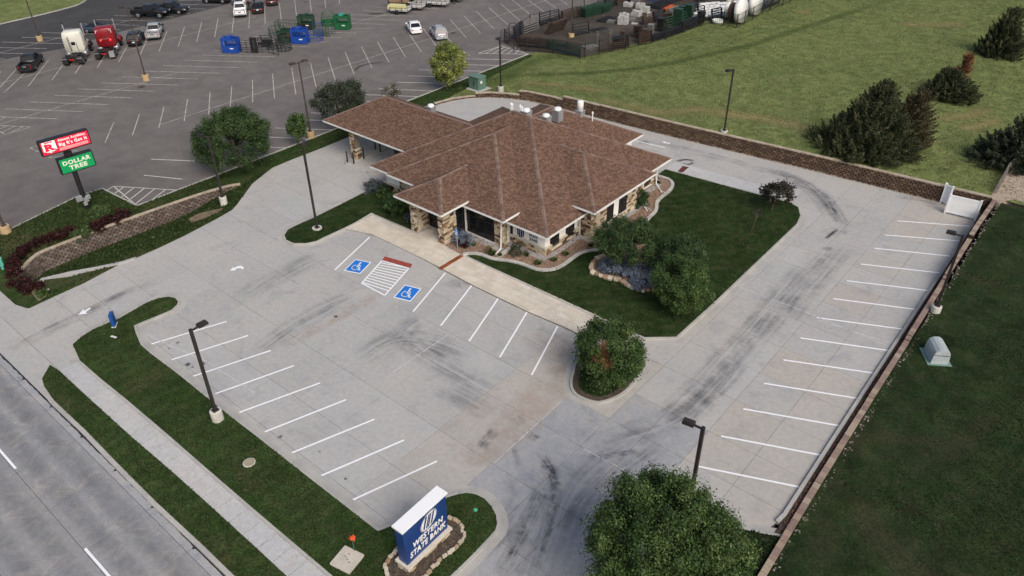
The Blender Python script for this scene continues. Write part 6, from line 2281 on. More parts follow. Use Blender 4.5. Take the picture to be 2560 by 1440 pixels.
for k in range(3):
    x = -tl + tl * 2 * (k + .5) / 3
    MB().box(x - .02, x + .02, -.17, .17, .018, .028).out('plate_seam', M_RUSTP, t)
# green transformer on its pad, grey cable cabinet on the right lawn, teal pedestal at the left edge
M_TGREEN = mat('utility_green', (.095, .175, .135), (.12, .205, .16), 1.5, .1, 8, .5, .4)
b = GF(1196, 222)
t = small('transformer_box', 'green steel transformer cabinet on a pale concrete pad', 'transformer', b[:2], b[2], R(-2))
MB().box(-1.05, 1.3, -1.1, 1.0, -.6, .12).out('pad', M_CONC_LT, t)
c = MB()
c.add([(-.85, -.75, .12), (.75, -.75, .12), (.75, .55, .12), (-.85, .55, .12), (-.85, -.75, 1.5), (.75, -.75, 1.5), (.75, .55, 1.62), (-.85, .55, 1.62)], [(0, 1, 5, 4), (1, 2, 6, 5), (2, 3, 7, 6), (3, 0, 4, 7), (4, 5, 6, 7)])
co = c.out('cabinet', M_TGREEN, t)
MB().box(-.9, .8, -.8, .6, 1.6, 1.68).out('lid', M_TGREEN, co)
MB().box(-.06, -.02, -.775, -.75, .2, 1.45).out('door_seam', M_BLACK, co)
MB().box(.02, .08, -.79, -.75, .75, .95).out('handle', M_BLACK, co)
MB().box(.76, .80, -.4, -.1, .9, 1.2).out('warning_label', M_SIGNWHT, co)
M_LGREY = mat('cabinet_grey', (.44, .48, .49), (.38, .42, .43), 1.5, .1, 8, .5, .4)
b = GR(2338, 893)
t = small('cable_cabinet', 'pale grey dome-topped utility cabinet alone on the right lawn', 'utility cabinet', b[:2], b[2], R(33))
c = MB()
prof_ = [(-.55, 0), (.55, 0), (.5, .75), (.42, .98), (.22, 1.12), (0, 1.16), (-.22, 1.12), (-.42, .98), (-.5, .75)]
n = len(prof_)
c.add([(a, -.75, z) for a, z in prof_] + [(a * .95, .75, z) for a, z in prof_], [tuple(range(n)), tuple(range(2 * n - 1, n - 1, -1))] + [((i + 1) % n, i, n + i, n + (i + 1) % n) for i in range(n)])
co = c.out('cabinet', M_LGREY, t)
s_ = MB()
s_.box(-.48, .48, -.775, -.752, .70, .73)
s_.box(.44, .53, -.7, .7, .69, .72)
s_.out('lid_seam', M_BRONZE, co)
MB().box(-.75, .75, -.92, .9, -.15, .04).out('base_frame', mat('base_teal', (.16, .26, .22), None), t)
t = small('phone_pedestal', 'small teal utility pedestal at the left edge of the corner lawn', 'utility pedestal', G(10, 672, .07), .07, R(-30))
MB().box(-.13, .13, -.13, .13, -.1, .95).out('body', mat('teal_plastic', (.10, .38, .29), None, var=.08, rough=.5), t)
MB().box(-.15, .15, -.15, .15, .95, 1.02).out('cap', mat('teal_cap', (.16, .45, .36), None, var=.05, rough=.5), t)
for px, py, lab in ((1189, 1275, 'small green sprinkler box lid right of the monument sign'), (383, 594, 'tiny pale valve lid in the swale grass')):
    z = .11 if px > 800 else -.55
    o = MB().lathe([(.12, -.1), (.12, .03), (.01, .035)], 10).out('valve_lid', mat('lid_green' + str(px), (.10, .42, .26) if px > 800 else (.45, .45, .42), None, var=.1), None, loc=(*G(px, py, z), z))
    tag(o, lab, 'valve lid')
o = MB().mbox(Matrix.Rotation(.3, 4, 'Z'), .5, .15, .02).out('litter', M_TRIM, None, loc=(*G(284, 842, .12), .12))
tag(o, 'scrap of white litter on the front lawn', 'litter')

# white vinyl gates of the waste enclosure
M_VINYL = mat('white_vinyl', (.86, .87, .86), (.82, .83, .83), .8, .03, 5, .5, .4)
t = thing('vinyl_gate', 'two white vinyl fence panels screening the waste corner', 'gate', (*G(2362, 535), 0))
off = (*G(2362, 535), 0)


def gate(a, b, h, name):
    a, b = Vector((*a, 0)), Vector((*b, 0))
    d = (b - a)
    n = int(d.length / .18)
    p = MB()
    p.bar(a + Vector((0, 0, h)), b + Vector((0, 0, h)), .09, .14)
    p.bar(a + Vector((0, 0, .22)), b + Vector((0, 0, .22)), .09, .14)
    rl_ = p.out('rail', M_VINYL, t, off=off)
    for k in range(n):
        c0_, c1_ = a + d * ((k + .01) / n), a + d * ((k + .99) / n)
        s = MB()
        s.bar(c0_ + Vector((0, 0, h / 2 + .1)), c1_ + Vector((0, 0, h / 2 + .1)), .045, h - .22)
        s.out('picket', M_VINYL, t, off=off)
    for e_ in (a, b):
        s = MB()
        s.box(e_.x - .07, e_.x + .07, e_.y - .07, e_.y + .07, 0, h + .12)
        s.box(e_.x - .09, e_.x + .09, e_.y - .09, e_.y + .09, h + .12, h + .16)
        s.out('gate_post', M_VINYL, t, off=off)


g0, g1_ = G(2361, 533), G(2437, 551)
gate(g0, g1_, 1.75, 'gate')
k0, k1 = G(2351, 506), G(2368, 513)
gate(k0, (k1 + (g0 - k1) * .08), 1.75, 'gate')
# timber fence panel beside the gravel path
M_WOODG = mat('weathered_timber', (.20, .18, .16), (.27, .25, .22), 1.5, .2, 12, .9)
t = thing('wooden_fence', 'weathered grey timber fence beside the gravel path', 'fence', (*G(2487, 490, 1.4), 1.4))
off = (*G(2487, 490, 1.4), 1.4)
fa = [G(*p, 1.4) for p in ((2487, 486), (2512, 440), (2545, 405))]
for a, b in zip(fa, fa[1:]):
    a, b = Vector((*a, 1.4)), Vector((*b, 1.4))
    for z in (.35, 1.05):
        r_ = MB()
        r_.bar(a + Vector((0, 0, z)), b + Vector((0, 0, z)), .04, .09)
        r_.out('rail', M_WOODG, t, off=off)
    n = int((b - a).length / .15)
    for k in range(n):
        p = a + (b - a) * ((k + .5) / n) + Vector((.03, -.03, 0))
        MB().box(p.x - .062, p.x + .062, p.y - .012, p.y + .012, 1.4, 1.4 + 1.25 + rnd.uniform(-.03, .03)).out('picket', M_WOODG, t, off=off)
# landing block at the side door, pieces of white kerb stops behind the bank
t = small('door_step', 'pale precast step lying beside the bank\'s rear corner', 'step', G(1640, 385, 0), 0, R(3))
MB().box(-1.3, 1.3, -.16, .16, 0, .15).out('slab', M_CONC_LT, t)
MB().box(-1.3, 1.0, .28, .5, 0, .13).out('second_slab', M_KERB, t)
# ------------------------------------------------------------------ vehicles
def paint(name, c, metal=.0, rough=.32):
    return mat('paint_' + name, c, None, var=.04, fine=5, rough=rough, spec=.5, metal=metal)


P_BLACK, P_WHITE, P_SILVER, P_NAVY, P_RED = paint('black', (.012, .012, .014)), paint('white', (.78, .79, .80)), paint('silver', (.46, .47, .49), .3), paint('slate_blue', (.045, .062, .09), .2), paint('dark_red', (.22, .012, .018))
P_CREAM = paint('cream', (.66, .65, .57), 0, .45)
P_MAROON = paint('maroon', (.035, .012, .014))
M_TYR = mat('tyre', (.012, .012, .013), None, var=.2, rough=.9)
M_RIM = mat('wheel_rim', (.40, .41, .43), None, var=.1, rough=.4, metal=.5)
M_TAIL = mat('tail_lens', (.42, .012, .012), None, var=.05, rough=.3)
M_HEADL = mat('head_lens', (.62, .64, .66), None, var=.05, rough=.2)
M_AMBER = mat('amber_lens', (.6, .25, .05), None, var=.05, rough=.3)
M_CHROME = mat('chrome', (.55, .56, .58), None, var=.05, rough=.25, metal=.7)
M_PLATE = mat('licence_plate', (.75, .76, .78), None, var=.05, rough=.5)
M_BED = mat('bed_liner', (.05, .05, .055), (.09, .085, .085), 3, .3, 9, .8)
_g = NT('lit_lamp')
_g.b.inputs['Emission Color'].default_value = (1, .02, .02, 1)
_g.b.inputs['Emission Strength'].default_value = 5
M_LIT = _g.done((.8, .03, .03), .3)


def wheel(parent, x, y, r=.34, w=.24, dual=False, rim=None):
    s = 1 if y > 0 else -1
    mt = Matrix.Translation((x, y, r)) @ Matrix.Rotation(-s * math.pi / 2, 4, 'X')
    wv = w * (2.1 if dual else 1)
    t = MB().lathe([(r * .6, -wv / 2), (r * .92, -wv / 2), (r, -wv / 2 + .05), (r, wv / 2 - .05), (r * .92, wv / 2), (r * .6, wv / 2)], 16, mat4=mt).out('wheel', M_TYR, parent, True)
    MB().lathe([(r * .62, wv / 2 - .02), (r * .58, wv / 2 + .012), (r * .3, wv / 2 - .01), (r * .12, wv / 2 + .02), (.01, wv / 2 + .02)], 12, mat4=mt).out('rim', rim or M_RIM, t, True)


def loft(mb, secs, m=0, cap=True):
    """Rounded body sections (x, z0, z1, half width, top half width)."""
    P, F = [], []
    for x, z0, z1, hw, tw in secs:
        h = z1 - z0
        P += [(x, -hw * .93, z0), (x, -hw, z0 + h * .22), (x, -hw, z0 + h * .66), (x, -tw, z1 - h * .06), (x, -tw * .9, z1), (x, tw * .9, z1), (x, tw, z1 - h * .06), (x, hw, z0 + h * .66), (x, hw, z0 + h * .22), (x, hw * .93, z0)]
    n = 10
    for i in range(len(secs) - 1):
        for k in range(n):
            k2 = (k + 1) % n
            F.append((i * n + k, (i + 1) * n + k, (i + 1) * n + k2, i * n + k2))
    if cap:
        F.append(tuple(range(n)))
        F.append(tuple((len(secs) - 1) * n + k for k in range(n))[::-1])
    mb.add(P, F, m)


def greenhouse(t, pts, hw, tw, zb, zt, body, roofm=None, pillars=True, parts=True):
    """pts: x of the glass at the belt (rear, front) and at the roof (rear, front)."""
    rb, fb, rt, ft = pts
    V = [(rb, -hw, zb), (fb, -hw, zb), (fb, hw, zb), (rb, hw, zb), (rt, -tw, zt), (ft, -tw, zt), (ft, tw, zt), (rt, tw, zt)]
    g = MB().add(V, [(0, 1, 5, 4), (1, 2, 6, 5), (2, 3, 7, 6), (3, 0, 4, 7)]).out('windows', M_GLASS, t)
    r = MB()
    loft(r, [(rt - .06, zt - .03, zt + .02, tw + .02, tw * .9), (rt + .15, zt - .04, zt + .06, tw + .035, tw * .92), ((rt + ft) / 2, zt - .04, zt + .075, tw + .035, tw * .92), (ft - .15, zt - .04, zt + .055, tw + .035, tw * .9), (ft + .05, zt - .04, zt + .01, tw + .01, tw * .88)])
    r.out('roof', roofm or body, t, True)
    p = MB()
    for s in (-1, 1):
        xm = (rb + fb) / 2 - .05
        for (x0, x1) in ((rb, rt), (fb, ft), (xm, (rt + ft) / 2 - .08)):
            p.bar((x0, s * (hw + .005), zb), (x1, s * (tw + .01), zt), .10 if x0 != xm else .07, .06)
        p.bar((rb, s * hw, zb), (fb, s * hw, zb), .05, .06)
    p.out('pillars', body, t)


def lights(t, xr, xf, hw, zr, zf, tail=M_TAIL, vertical=False, plate=True, zp=.75):
    for s in (-1, 1):
        sh = (.03, .05, .15) if vertical else (.03, .15, .07)
        MB().box(xr - .03, xr + .05, s * (hw - .2) - sh[1], s * (hw - .2) + sh[1], zr - sh[2], zr + sh[2]).out('tail_light', tail, t)
        MB().box(xf - .12, xf + .02, s * (hw - .24) - .16, s * (hw - .24) + .16, zf - .07, zf + .07).out('headlight', M_HEADL, t)
    if plate:
        MB().box(xr - .055, xr - .02, -.16, .16, zp - .08, zp + .08).out('licence_plate', M_PLATE, t)


def mirrors(t, x, hw, z, m, big=False):
    for s in (-1, 1):
        k = 1.5 if big else 1
        MB().box(x - .06, x + .1, s * (hw + .03) - .02, s * (hw + .24 * k), z - .02, z + .17 * k).out('mirror', m, t) if s > 0 else MB().box(x - .06, x + .1, -(hw + .24 * k), -(hw + .01), z - .02, z + .17 * k).out('mirror', m, t)


def sedan(label, m, muscle=False):
    t = thing('car', label, 'car')
    L = 2.35
    b = MB()
    loft(b, [(-L, .42, .86, .74, .66), (-L + .12, .28, .95, .86, .76), (-1.5, .22, .99, .90, .80), (-.4, .2, .97, .91, .84), (.8, .2, .96, .91, .84), (1.5, .22, .92, .89, .80), (2.05, .26, .80, .85, .72), (L, .40, .66, .72, .62)])
    b.out('body', m, t, True)
    greenhouse(t, (-1.75, 1.05, -1.05, .2) if not muscle else (-1.75, .75, -.75, -.05), .80, .60, .93, 1.42 if not muscle else 1.34, m, M_BLACK if muscle else None)
    for x in (-1.38, 1.42):
        for s in (-1, 1):
            wheel(t, x, s * .82, .33, .22)
    lights(t, -L, L, .82, .78, .62)
    mirrors(t, .75, .84, .92, m)
    MB().box(-L - .05, -L + .1, -.72, .72, .30, .5).out('bumper', m if m is P_WHITE else M_BLACK, t)
    if muscle:
        MB().box(-2.32, -2.12, -.78, .78, 1.08, 1.12).out('spoiler', m, t)
        MB().box(1.0, 1.45, -.25, .25, .93, .99).out('hood_scoop', M_BLACK, t)
    return t


def suv(label, m, rails=True):
    t = thing('car', label, 'car')
    L = 2.35
    b = MB()
    loft(b, [(-L, .45, 1.02, .80, .74), (-L + .15, .32, 1.12, .91, .85), (-1.2, .26, 1.12, .94, .88), (.7, .26, 1.10, .94, .88), (1.35, .28, 1.07, .92, .82), (2.05, .32, .98, .88, .74), (L, .45, .80, .76, .66)])
    b.out('body', m, t, True)
    greenhouse(t, (-2.2, 1.15, -1.85, .35), .85, .66, 1.08, 1.66, m)
    for x in (-1.38, 1.42):
        for s in (-1, 1):
            wheel(t, x, s * .84, .37, .24)
    lights(t, -L, L, .86, 1.0, .8, vertical=True, zp=.72)
    mirrors(t, .85, .88, 1.08, m)
    MB().box(-L - .06, -L + .12, -.8, .8, .36, .60).out('bumper', m, t)
    if rails:
        r = MB()
        for s in (-1, 1):
            r.bar((-1.5, s * .58, 1.78), (.1, s * .58, 1.78), .05, .04)
        r.out('roof_rail', M_BLACK, t)
    return t


def pickup(label, m, crew=True, cap=False, bumper=None, bed_stuff=False, lift=0.0, roofm=None):
    t = thing('pickup_truck', label, 'pickup truck')
    L = 2.9
    zb = .45 + lift
    b = MB()
    x_c = -.75 if crew else -.35
    loft(b, [(x_c - .06, zb, 1.12 + lift, .96, .93), (x_c, zb, 1.14 + lift, .97, .94), (1.1, zb, 1.14 + lift, .97, .94), (1.25, zb, 1.14 + lift, .97, .90), (2.5, zb + .03, 1.06 + lift, .95, .84), (L - .05, zb + .08, .98 + lift, .90, .78), (L, .6 + lift, .86 + lift, .8, .7)])
    b.out('body', m, t, True)
    bd = MB()
    for s in (-1, 1):
        loft(bd, [(-L + .04, zb, 1.12 + lift, .09, .07), (x_c - .05, zb, 1.13 + lift, .09, .07)])
        k = len(bd.v) - 20
        bd.v[k:] = [(x, y + s * .88, z) for x, y, z in bd.v[k:]]
    bd.box(-L, -L + .08, -.9, .9, zb + .1, 1.10 + lift)
    bed = bd.out('cargo_bed', m, t)
    MB().box(-L + .08, x_c - .06, -.8, .8, zb + .1, zb + .2).out('bed_floor', M_BED, bed)
    MB().box(-L + .0, x_c - .3, -.78, .78, zb - .15, zb + .1).out('chassis', M_BLACK, t)
    greenhouse(t, (x_c - .02, 1.45, x_c + .12, .72), .86, .70, 1.12 + lift, 1.72 + lift, m, roofm)
    if cap:
        c = MB()
        loft(c, [(-L + .1, 1.1 + lift, 1.62 + lift, .88, .72), (x_c - .02, 1.1 + lift, 1.70 + lift, .90, .74)])
        c.out('bed_cap', M_BLACK, t, True)
    for x in (-1.75, 1.85):
        for s in (-1, 1):
            wheel(t, x, s * .86, .40 + lift * .3, .27)
    lights(t, -L, L, .95, .9 + lift, .82 + lift, vertical=True, zp=.6 + lift)
    mirrors(t, .95, .93, 1.12 + lift, M_BLACK, True)
    MB().box(-L - .16, -L + .02, -.9, .9, .50 + lift, .68 + lift).out('bumper', bumper or M_CHROME, t)
    MB().box(-L - .012, -L, -.22, .22, .86 + lift, .98 + lift).out('badge', M_BLACK if m is not P_BLACK else M_CHROME, t)
    if bed_stuff:
        k = MB()
        for q in range(9):
            x, y = rnd.uniform(-2.6, x_c - .4), rnd.uniform(-.6, .6)
            k.mbox(Matrix.Translation((x, y, zb + .32)) @ Euler((rnd.random(), rnd.random(), rnd.random() * 3)).to_matrix().to_4x4(), .4, .25, .2, 0, (rnd.uniform(.3, 2.5),) * 3)
        stuff(k.out('bed_clutter', mat('bed_clutter', (.2, .21, .24), None, vcol=True), t))
    return t


def semi(label, m, lit=False, cab_h=3.7):
    t = thing('semi_truck', label, 'semi truck')
    fr = MB()
    for s in (-1, 1):
        fr.box(-3.9, 3.4, s * .42 - .06, s * .42 + .06, .75, 1.0)
    for x in (-3.85, -2.9, -1.6, -.6):
        fr.box(x - .06, x + .06, -.5, .5, .76, .98)
    fr.out('chassis', M_BLACK, t)
    fw = MB().lathe([(.55, 0), (.55, .06), (.42, .1), (.1, .1)], 14, (-2.6, 0, 1.02))
    fw.box(-3.4, -1.9, -.45, .45, 1.0, 1.04)
    fw.out('fifth_wheel', M_BLACK, t)
    s_ = MB()
    loft(s_, [(-1.05, 1.0, cab_h - .12, 1.2, 1.12), (-.95, .95, cab_h, 1.23, 1.14), (.4, .95, cab_h + .05, 1.23, 1.12), (1.0, 1.0, cab_h - .35, 1.2, 1.0), (1.25, 1.0, 2.75, 1.12, .9)])
    sl_ = s_.out('sleeper_cab', m, t, True)
    for s in (-1, 1):
        MB().box(.35, .75, s * 1.225 - .02, s * 1.225 + .02, 2.05, 2.75).out('side_window', M_GLASS, sl_)
    if not lit:
        MB().box(-1.085, -1.05, -.22, .28, 2.0, 2.42).out('rear_window', M_GLASS, sl_)
        hs = MB()
        for y, z0 in ((.5, 3.2), (-.35, 2.3), (.62, 3.0)):
            hs.tube([(-1.09, y, z0), (-1.12, y - .05, z0 - .7), (-1.12, y - .1, 1.2)], .03, 5)
        hs.out('air_hoses', M_BLACK, sl_)
    else:
        for y in (-.62, .62):
            MB().lathe([(.10, 0), (.10, .05), (.01, .06)], 10, mat4=Matrix.Translation((-1.06, y, 1.95)) @ Matrix.Rotation(-math.pi / 2, 4, 'Y')).out('lit_lamp', M_LIT, sl_)
        MB().bar((-1.1, -.5, 2.1), (-1.1, .5, 2.1), .04).out('grab_bar', M_CHROME, sl_)
        for s in (-1, 1):
            k = MB()
            k.box(-1.10, -1.075, min(s * 1.02, s * .72), max(s * 1.02, s * .72), cab_h - .33, cab_h - .27)
            k.box(-1.10, -1.075, min(s * 1.02, s * .96), max(s * 1.02, s * .96), cab_h - .65, cab_h - .331)
            k.out('reflector_corner', M_SIGNWHT, sl_)
    h = MB()
    loft(h, [(1.2, 1.0, 2.0, 1.0, .85), (2.4, .95, 1.85, .95, .72), (3.4, .9, 1.7, .9, .6), (3.75, .95, 1.45, .75, .5)])
    h.out('hood', m, t, True)
    V = [(1.2, -.95, 2.0), (1.2, .95, 2.0), (.9, .95, 2.75), (.9, -.95, 2.75)]
    MB().add([(1.75, -.9, 1.95), (1.75, .9, 1.95), (1.22, .95, 2.72), (1.22, -.95, 2.72)], [(0, 1, 2, 3)]).out('windscreen', M_GLASS, t)
    for s in (-1, 1):
        f = MB()
        loft(f, [(2.1, .8, 1.2, .22, .18), (2.5, 1.0, 1.45, .24, .2), (3.1, 1.0, 1.45, .24, .2), (3.6, .6, 1.1, .22, .18)])
        f.v = [(x, y + s * 1.02, z) for x, y, z in f.v]
        f.out('fender', m if lit else P_MAROON, t, True)
        wheel(t, 2.8, s * 1.02, .50, .30, rim=M_CHROME)
        wheel(t, -2.0, s * .92, .50, .28, True, M_RIM)
        wheel(t, -3.3, s * .92, .50, .28, True, M_RIM)
        MB().tube([(.9, s * 1.18, 1.6), (.9, s * 1.18, cab_h + .7)], .085, 8).out('exhaust_stack', M_CHROME, t)
        if not lit:
            MB().lathe([(.12, 0), (.15, .12), (.04, .25)], 8, (.9, s * 1.18, cab_h + .68)).out('stack_cap', M_BLACK, t)
        MB().lathe([(.30, -.7), (.32, -.65), (.32, .65), (.30, .7)], 12, mat4=Matrix.Translation((-.3, s * 1.0, .8)) @ Matrix.Rotation(math.pi / 2, 4, 'Y')).out('fuel_tank', M_CHROME, t, True)
        mf = MB()
        mf.box(-3.98, -3.94, s * .92 - .33, s * .92 + .33, .35, .95)
        mf.box(-4.0, -3.4, s * .92 - .34, s * .92 + .34, 1.05, 1.09)
        mf.out('mud_flap', M_METAL if (lit and s < 0) else M_BLACK, t)
        fb = MB()
        fb.box(-3.99, -3.86, s * .95 - .34, s * .95 + .34, .95, 1.04)
        fb.out('rear_bar', M_CHROME, t)
        MB().box(.95, 1.05, s * 1.2 - .03 + s * .18, s * 1.2 + .03 + s * .25, 2.0, 2.6).out('mirror', M_CHROME if lit else M_BLACK, t)
    MB().box(-4.02, -3.97, -.3, .3, .8, .95).out('light_bar', M_TAIL, t)
    return t


def park(t, rear, ahead, half, z=0.0, at='rear'):
    """Set a vehicle with its rear bumper over the lot point `rear`, pointing towards `ahead`."""
    a, b = G(*rear, z), G(*ahead, z)
    d = (b - a) / np.linalg.norm(b - a)
    p = a + d * half if at == 'rear' else a
    t.location = (p[0], p[1], z)
    t.rotation_euler = (0, 0, math.atan2(d[1], d[0]))
    return t


def rowdir(p, a, b):
    """A point ahead of p, parallel to the painted line a-b."""
    w = G(*p) + (G(*b) - G(*a))
    q = PJ((w[0], w[1], 0))
    return (q[0], q[1])


LN2 = ((70.8, 215.3), (120.8, 151.4))
LN2b = ((397, 130.5), (416.6, 77.8))
LN2c = ((662.8, 59.7), (662, 16))
LN4 = ((1092.5, 118), (1057.8, 70.8))
LN1 = ((104, 82.5), (241.7, 85.6))
v = pickup('black crew cab pickup parked alone at the far left', P_BLACK, bumper=M_BLACK); park(v, (66, 186), rowdir((66, 186), *LN2), 3.05)
v = semi('cream white sleeper semi tractor with black-tipped stacks', P_CREAM); park(v, (185, 166), rowdir((185, 166), *LN2), 4.0)
v = semi('dark red sleeper semi tractor with two lit red lamps', P_RED, True, 3.55); park(v, (265, 151), rowdir((265, 151), *LN2), 4.0)
v = suv('black boxy SUV right of the red semi tractor', P_BLACK, False); park(v, (337, 119), rowdir((337, 119), *LN2b), 2.4)
v = pickup('silver pickup with an empty dark bed beside the black SUV', P_SILVER); park(v, (384, 103), rowdir((384, 103), *LN2b), 3.0)
v = sedan('slate blue coupe with black roof on the new asphalt', P_NAVY, True); park(v, (248, 80), rowdir((248, 80), *LN1), 0, at='mid')
v = pickup('lifted black crew cab pickup facing right on the new asphalt', P_BLACK, lift=.25, bumper=M_BLACK); park(v, (380, 43), rowdir((380, 43), *LN1), 0, at='mid')
v = pickup('black pickup parked behind the lifted one', P_BLACK, bumper=M_BLACK); park(v, (428, 33), rowdir((428, 33), *LN1), 0, at='mid')
v = suv('black SUV cut by the top edge, its red tail lamp showing', P_BLACK, False); park(v, (543, 6), rowdir((543, 6), *LN1[::-1]), 0, at='mid')
v = pickup('white pickup with clutter in its bed beside the crowd', P_WHITE, bed_stuff=True, bumper=M_METAL); park(v, (602, 46), rowdir((602, 46), *LN2c), 3.0)
v = sedan('black sedan just right of the white pickup', P_BLACK); park(v, (646, 37), rowdir((646, 37), *LN2c), 2.4)
v = sedan('dark maroon sedan cut by the top edge', P_MAROON); park(v, (681, 17), rowdir((681, 17), *LN2c), 2.4)
v = sedan('white sedan parked left of the silver SUV', P_WHITE); park(v, (1043, 88), rowdir((1043, 88), *LN4), 2.4)
v = suv('silver SUV with black roof rails above the yellow-green tree', P_SILVER); park(v, (1106, 104), rowdir((1106, 104), *LN4), 2.4)


# ------------------------------------------------------------------ utility trailers
M_DECK = mat('trailer_deck', (.50, .48, .44), (.40, .38, .35), 3, .15, 9, .85)
M_YELL = mat('trailer_yellow', (.62, .57, .28), None, var=.08, rough=.6)
M_WOODT = mat('trailer_wood', (.30, .20, .13), (.24, .16, .10), 3, .2, 9, .85)


def trailer(label, mid, L, axles, box=None, gate=False):
    t = thing('utility_trailer', label, 'trailer')
    d = MB()
    d.box(-L / 2, L / 2, -.95, .95, .55, .66)
    d.out('deck', M_DECK, t)
    r = MB()
    for s in (-1, 1):
        r.bar((-L / 2, s * .97, 1.05), (L / 2, s * .97, 1.05), .05)
        r.bar((-L / 2, s * .97, .68), (L / 2, s * .97, .68), .05, .1)
        n = int(L / .8)
        for k in range(n + 1):
            r.bar((-L / 2 + L * k / n, s * .97, .6), (-L / 2 + L * k / n, s * .97, 1.05), .05)
    r.bar((-L / 2, -.97, 1.05), (-L / 2, .97, 1.05), .05)
    r.bar((L / 2, -.6, .6), (L / 2 + 1.3, 0, .6), .07)
    r.bar((L / 2, .6, .6), (L / 2 + 1.3, 0, .6), .07)
    r.out('side_rails', M_BLACK, t)
    pn = MB()
    n = int(L / .8)
    for s in (-1, 1):
        for k in range(n):
            a, b = -L / 2 + L * k / n + .06, -L / 2 + L * (k + 1) / n - .06
            pn.box(a, b, s * .985 - .008, s * .985 + .008, .56, .82)
    pn.out('side_panels', M_TRIM, t)
    for k in range(axles):
        for s in (-1, 1):
            wheel(t, (k - (axles - 1) / 2) * .85 - .3, s * 1.05, .36, .2, rim=M_BLACK)
    if gate:
        g = MB()
        for k in range(7):
            g.bar((-L / 2 - .05, -.9 + 1.8 * k / 6, .6), (-L / 2 - .15, -.9 + 1.8 * k / 6, 2.0), .04)
        for k in range(4):
            z = .7 + k * .42
            g.bar((-L / 2 - .06 - .03 * k, -.92, z), (-L / 2 - .06 - .03 * k, .92, z), .04)
        g.out('ramp_gate', M_BLACK, t)
    if box == 'yellow':
        MB().box(-L / 2 - .5, L / 2 - .9, -.75, .8, .7, 1.25).out('load_box', M_YELL, t)
    if box == 'wood':
        MB().box(-L / 2 + .1, L / 2 - .4, -.8, .8, 1.05, 1.75).out('load_crate', M_WOODT, t)
    return t


LN5 = ((1040, 44), (1065, 45.5))
for args, mid in ((('small utility trailer with a pale yellow box', None, 3.0, 1, 'yellow'), (1003, 33)), (('black trailer with brown wooden crate behind the yellow box', None, 3.4, 1, 'wood', True), (1002, 20)), (('single-axle deck trailer in the middle of the trailers', None, 3.4, 1, None, True), (1036, 24)),
                  (('long tandem-axle deck trailer with white side panels', None, 6.0, 2, None, True), (1078, 15)), (('black trailer cut by the top edge, rightmost', None, 5.0, 2), (1122, 3)), (('black trailer cut by the top edge behind the crate', None, 5.0, 2, None, True), (1045, 2))):
    t = trailer(*args)
    park(t, mid, rowdir(mid, *LN5), 0, at='mid')

# ------------------------------------------------------------------ people by the white pickup
SKIN = mat('skin', (.48, .30, .22), None, var=.05)
HAIR = mat('hair', (.05, .035, .025), None, var=.2)
JEANS = mat('denim', (.045, .065, .11), None, var=.2)
DARKT = mat('dark_trousers', (.02, .02, .025), None, var=.2)


def person(label, px, py, shirt, trousers, rz, step=.12, arms=.1, h=1.74, bend=0.0):
    """One skinned body: joints with radii, grown into a continuous surface."""
    k = h / 1.74
    J = [((0, 0, .95), .15), ((bend * .5, 0, 1.2), .135), ((bend, 0, 1.42), .155), ((bend * 1.1, 0, 1.53), .058), ((bend * 1.25, 0, 1.66), .105), ((bend * 1.25, 0, 1.73), .085)]
    E = [(0, 1), (1, 2), (2, 3), (3, 4), (4, 5)]
    for s in (-1, 1):
        n = len(J)
        J += [((0, s * .10, .88), .105), ((s * step * .5 + .02, s * .11, .48), .07), ((s * step, s * .12, .08), .048), ((s * step + .14, s * .13, .04), .04)]
        E += [(0, n), (n, n + 1), (n + 1, n + 2), (n + 2, n + 3)]
        n = len(J)
        J += [((bend * .95, s * .20, 1.40), .062), ((bend + arms * .4 - .02, s * .25, 1.13), .046), ((bend + arms + .06, s * .24, .90), .036), ((bend + arms + .10, s * .23, .80), .034)]
        E += [(2, n), (n, n + 1), (n + 1, n + 2), (n + 2, n + 3)]
    me = bpy.data.meshes.new('person')
    me.from_pydata([(x * k, y * k, z * k) for (x, y, z), _ in J], E, [])
    o = bpy.data.objects.new('person', me)
    COL.objects.link(o)
    sk = o.modifiers.new('s', 'SKIN')
    for i, (_, r_) in enumerate(J):
        me.skin_vertices[0].data[i].radius = (r_ * k, r_ * k)
    me.skin_vertices[0].data[0].use_root = True
    o.modifiers.new('d', 'SUBSURF').levels = 1
    bpy.context.view_layer.update()
    nm = bpy.data.meshes.new_from_object(o.evaluated_get(bpy.context.evaluated_depsgraph_get()))
    o.modifiers.clear()
    o.data = nm
    for q in (shirt, trousers, SKIN, HAIR):
        nm.materials.append(q)
    mi = []
    for p in nm.polygons:
        c = p.center / k
        mi.append(3 if c.z > 1.66 or (c.z > 1.58 and c.x < bend * 1.25 - .03) else 2 if c.z > 1.49 or (abs(c.y) > .19 and c.z < 1.12 and c.z > .7) else 0 if c.z > .93 else 1 if c.z > .07 else 3)
    nm.polygons.foreach_set('material_index', mi)
    nm.polygons.foreach_set('use_smooth', [True] * len(mi))
    o.location = (*G(px, py), 0)
    o.rotation_euler = (0, 0, rz)
    tag(o, label, 'person', 'people gathered by the white pickup')


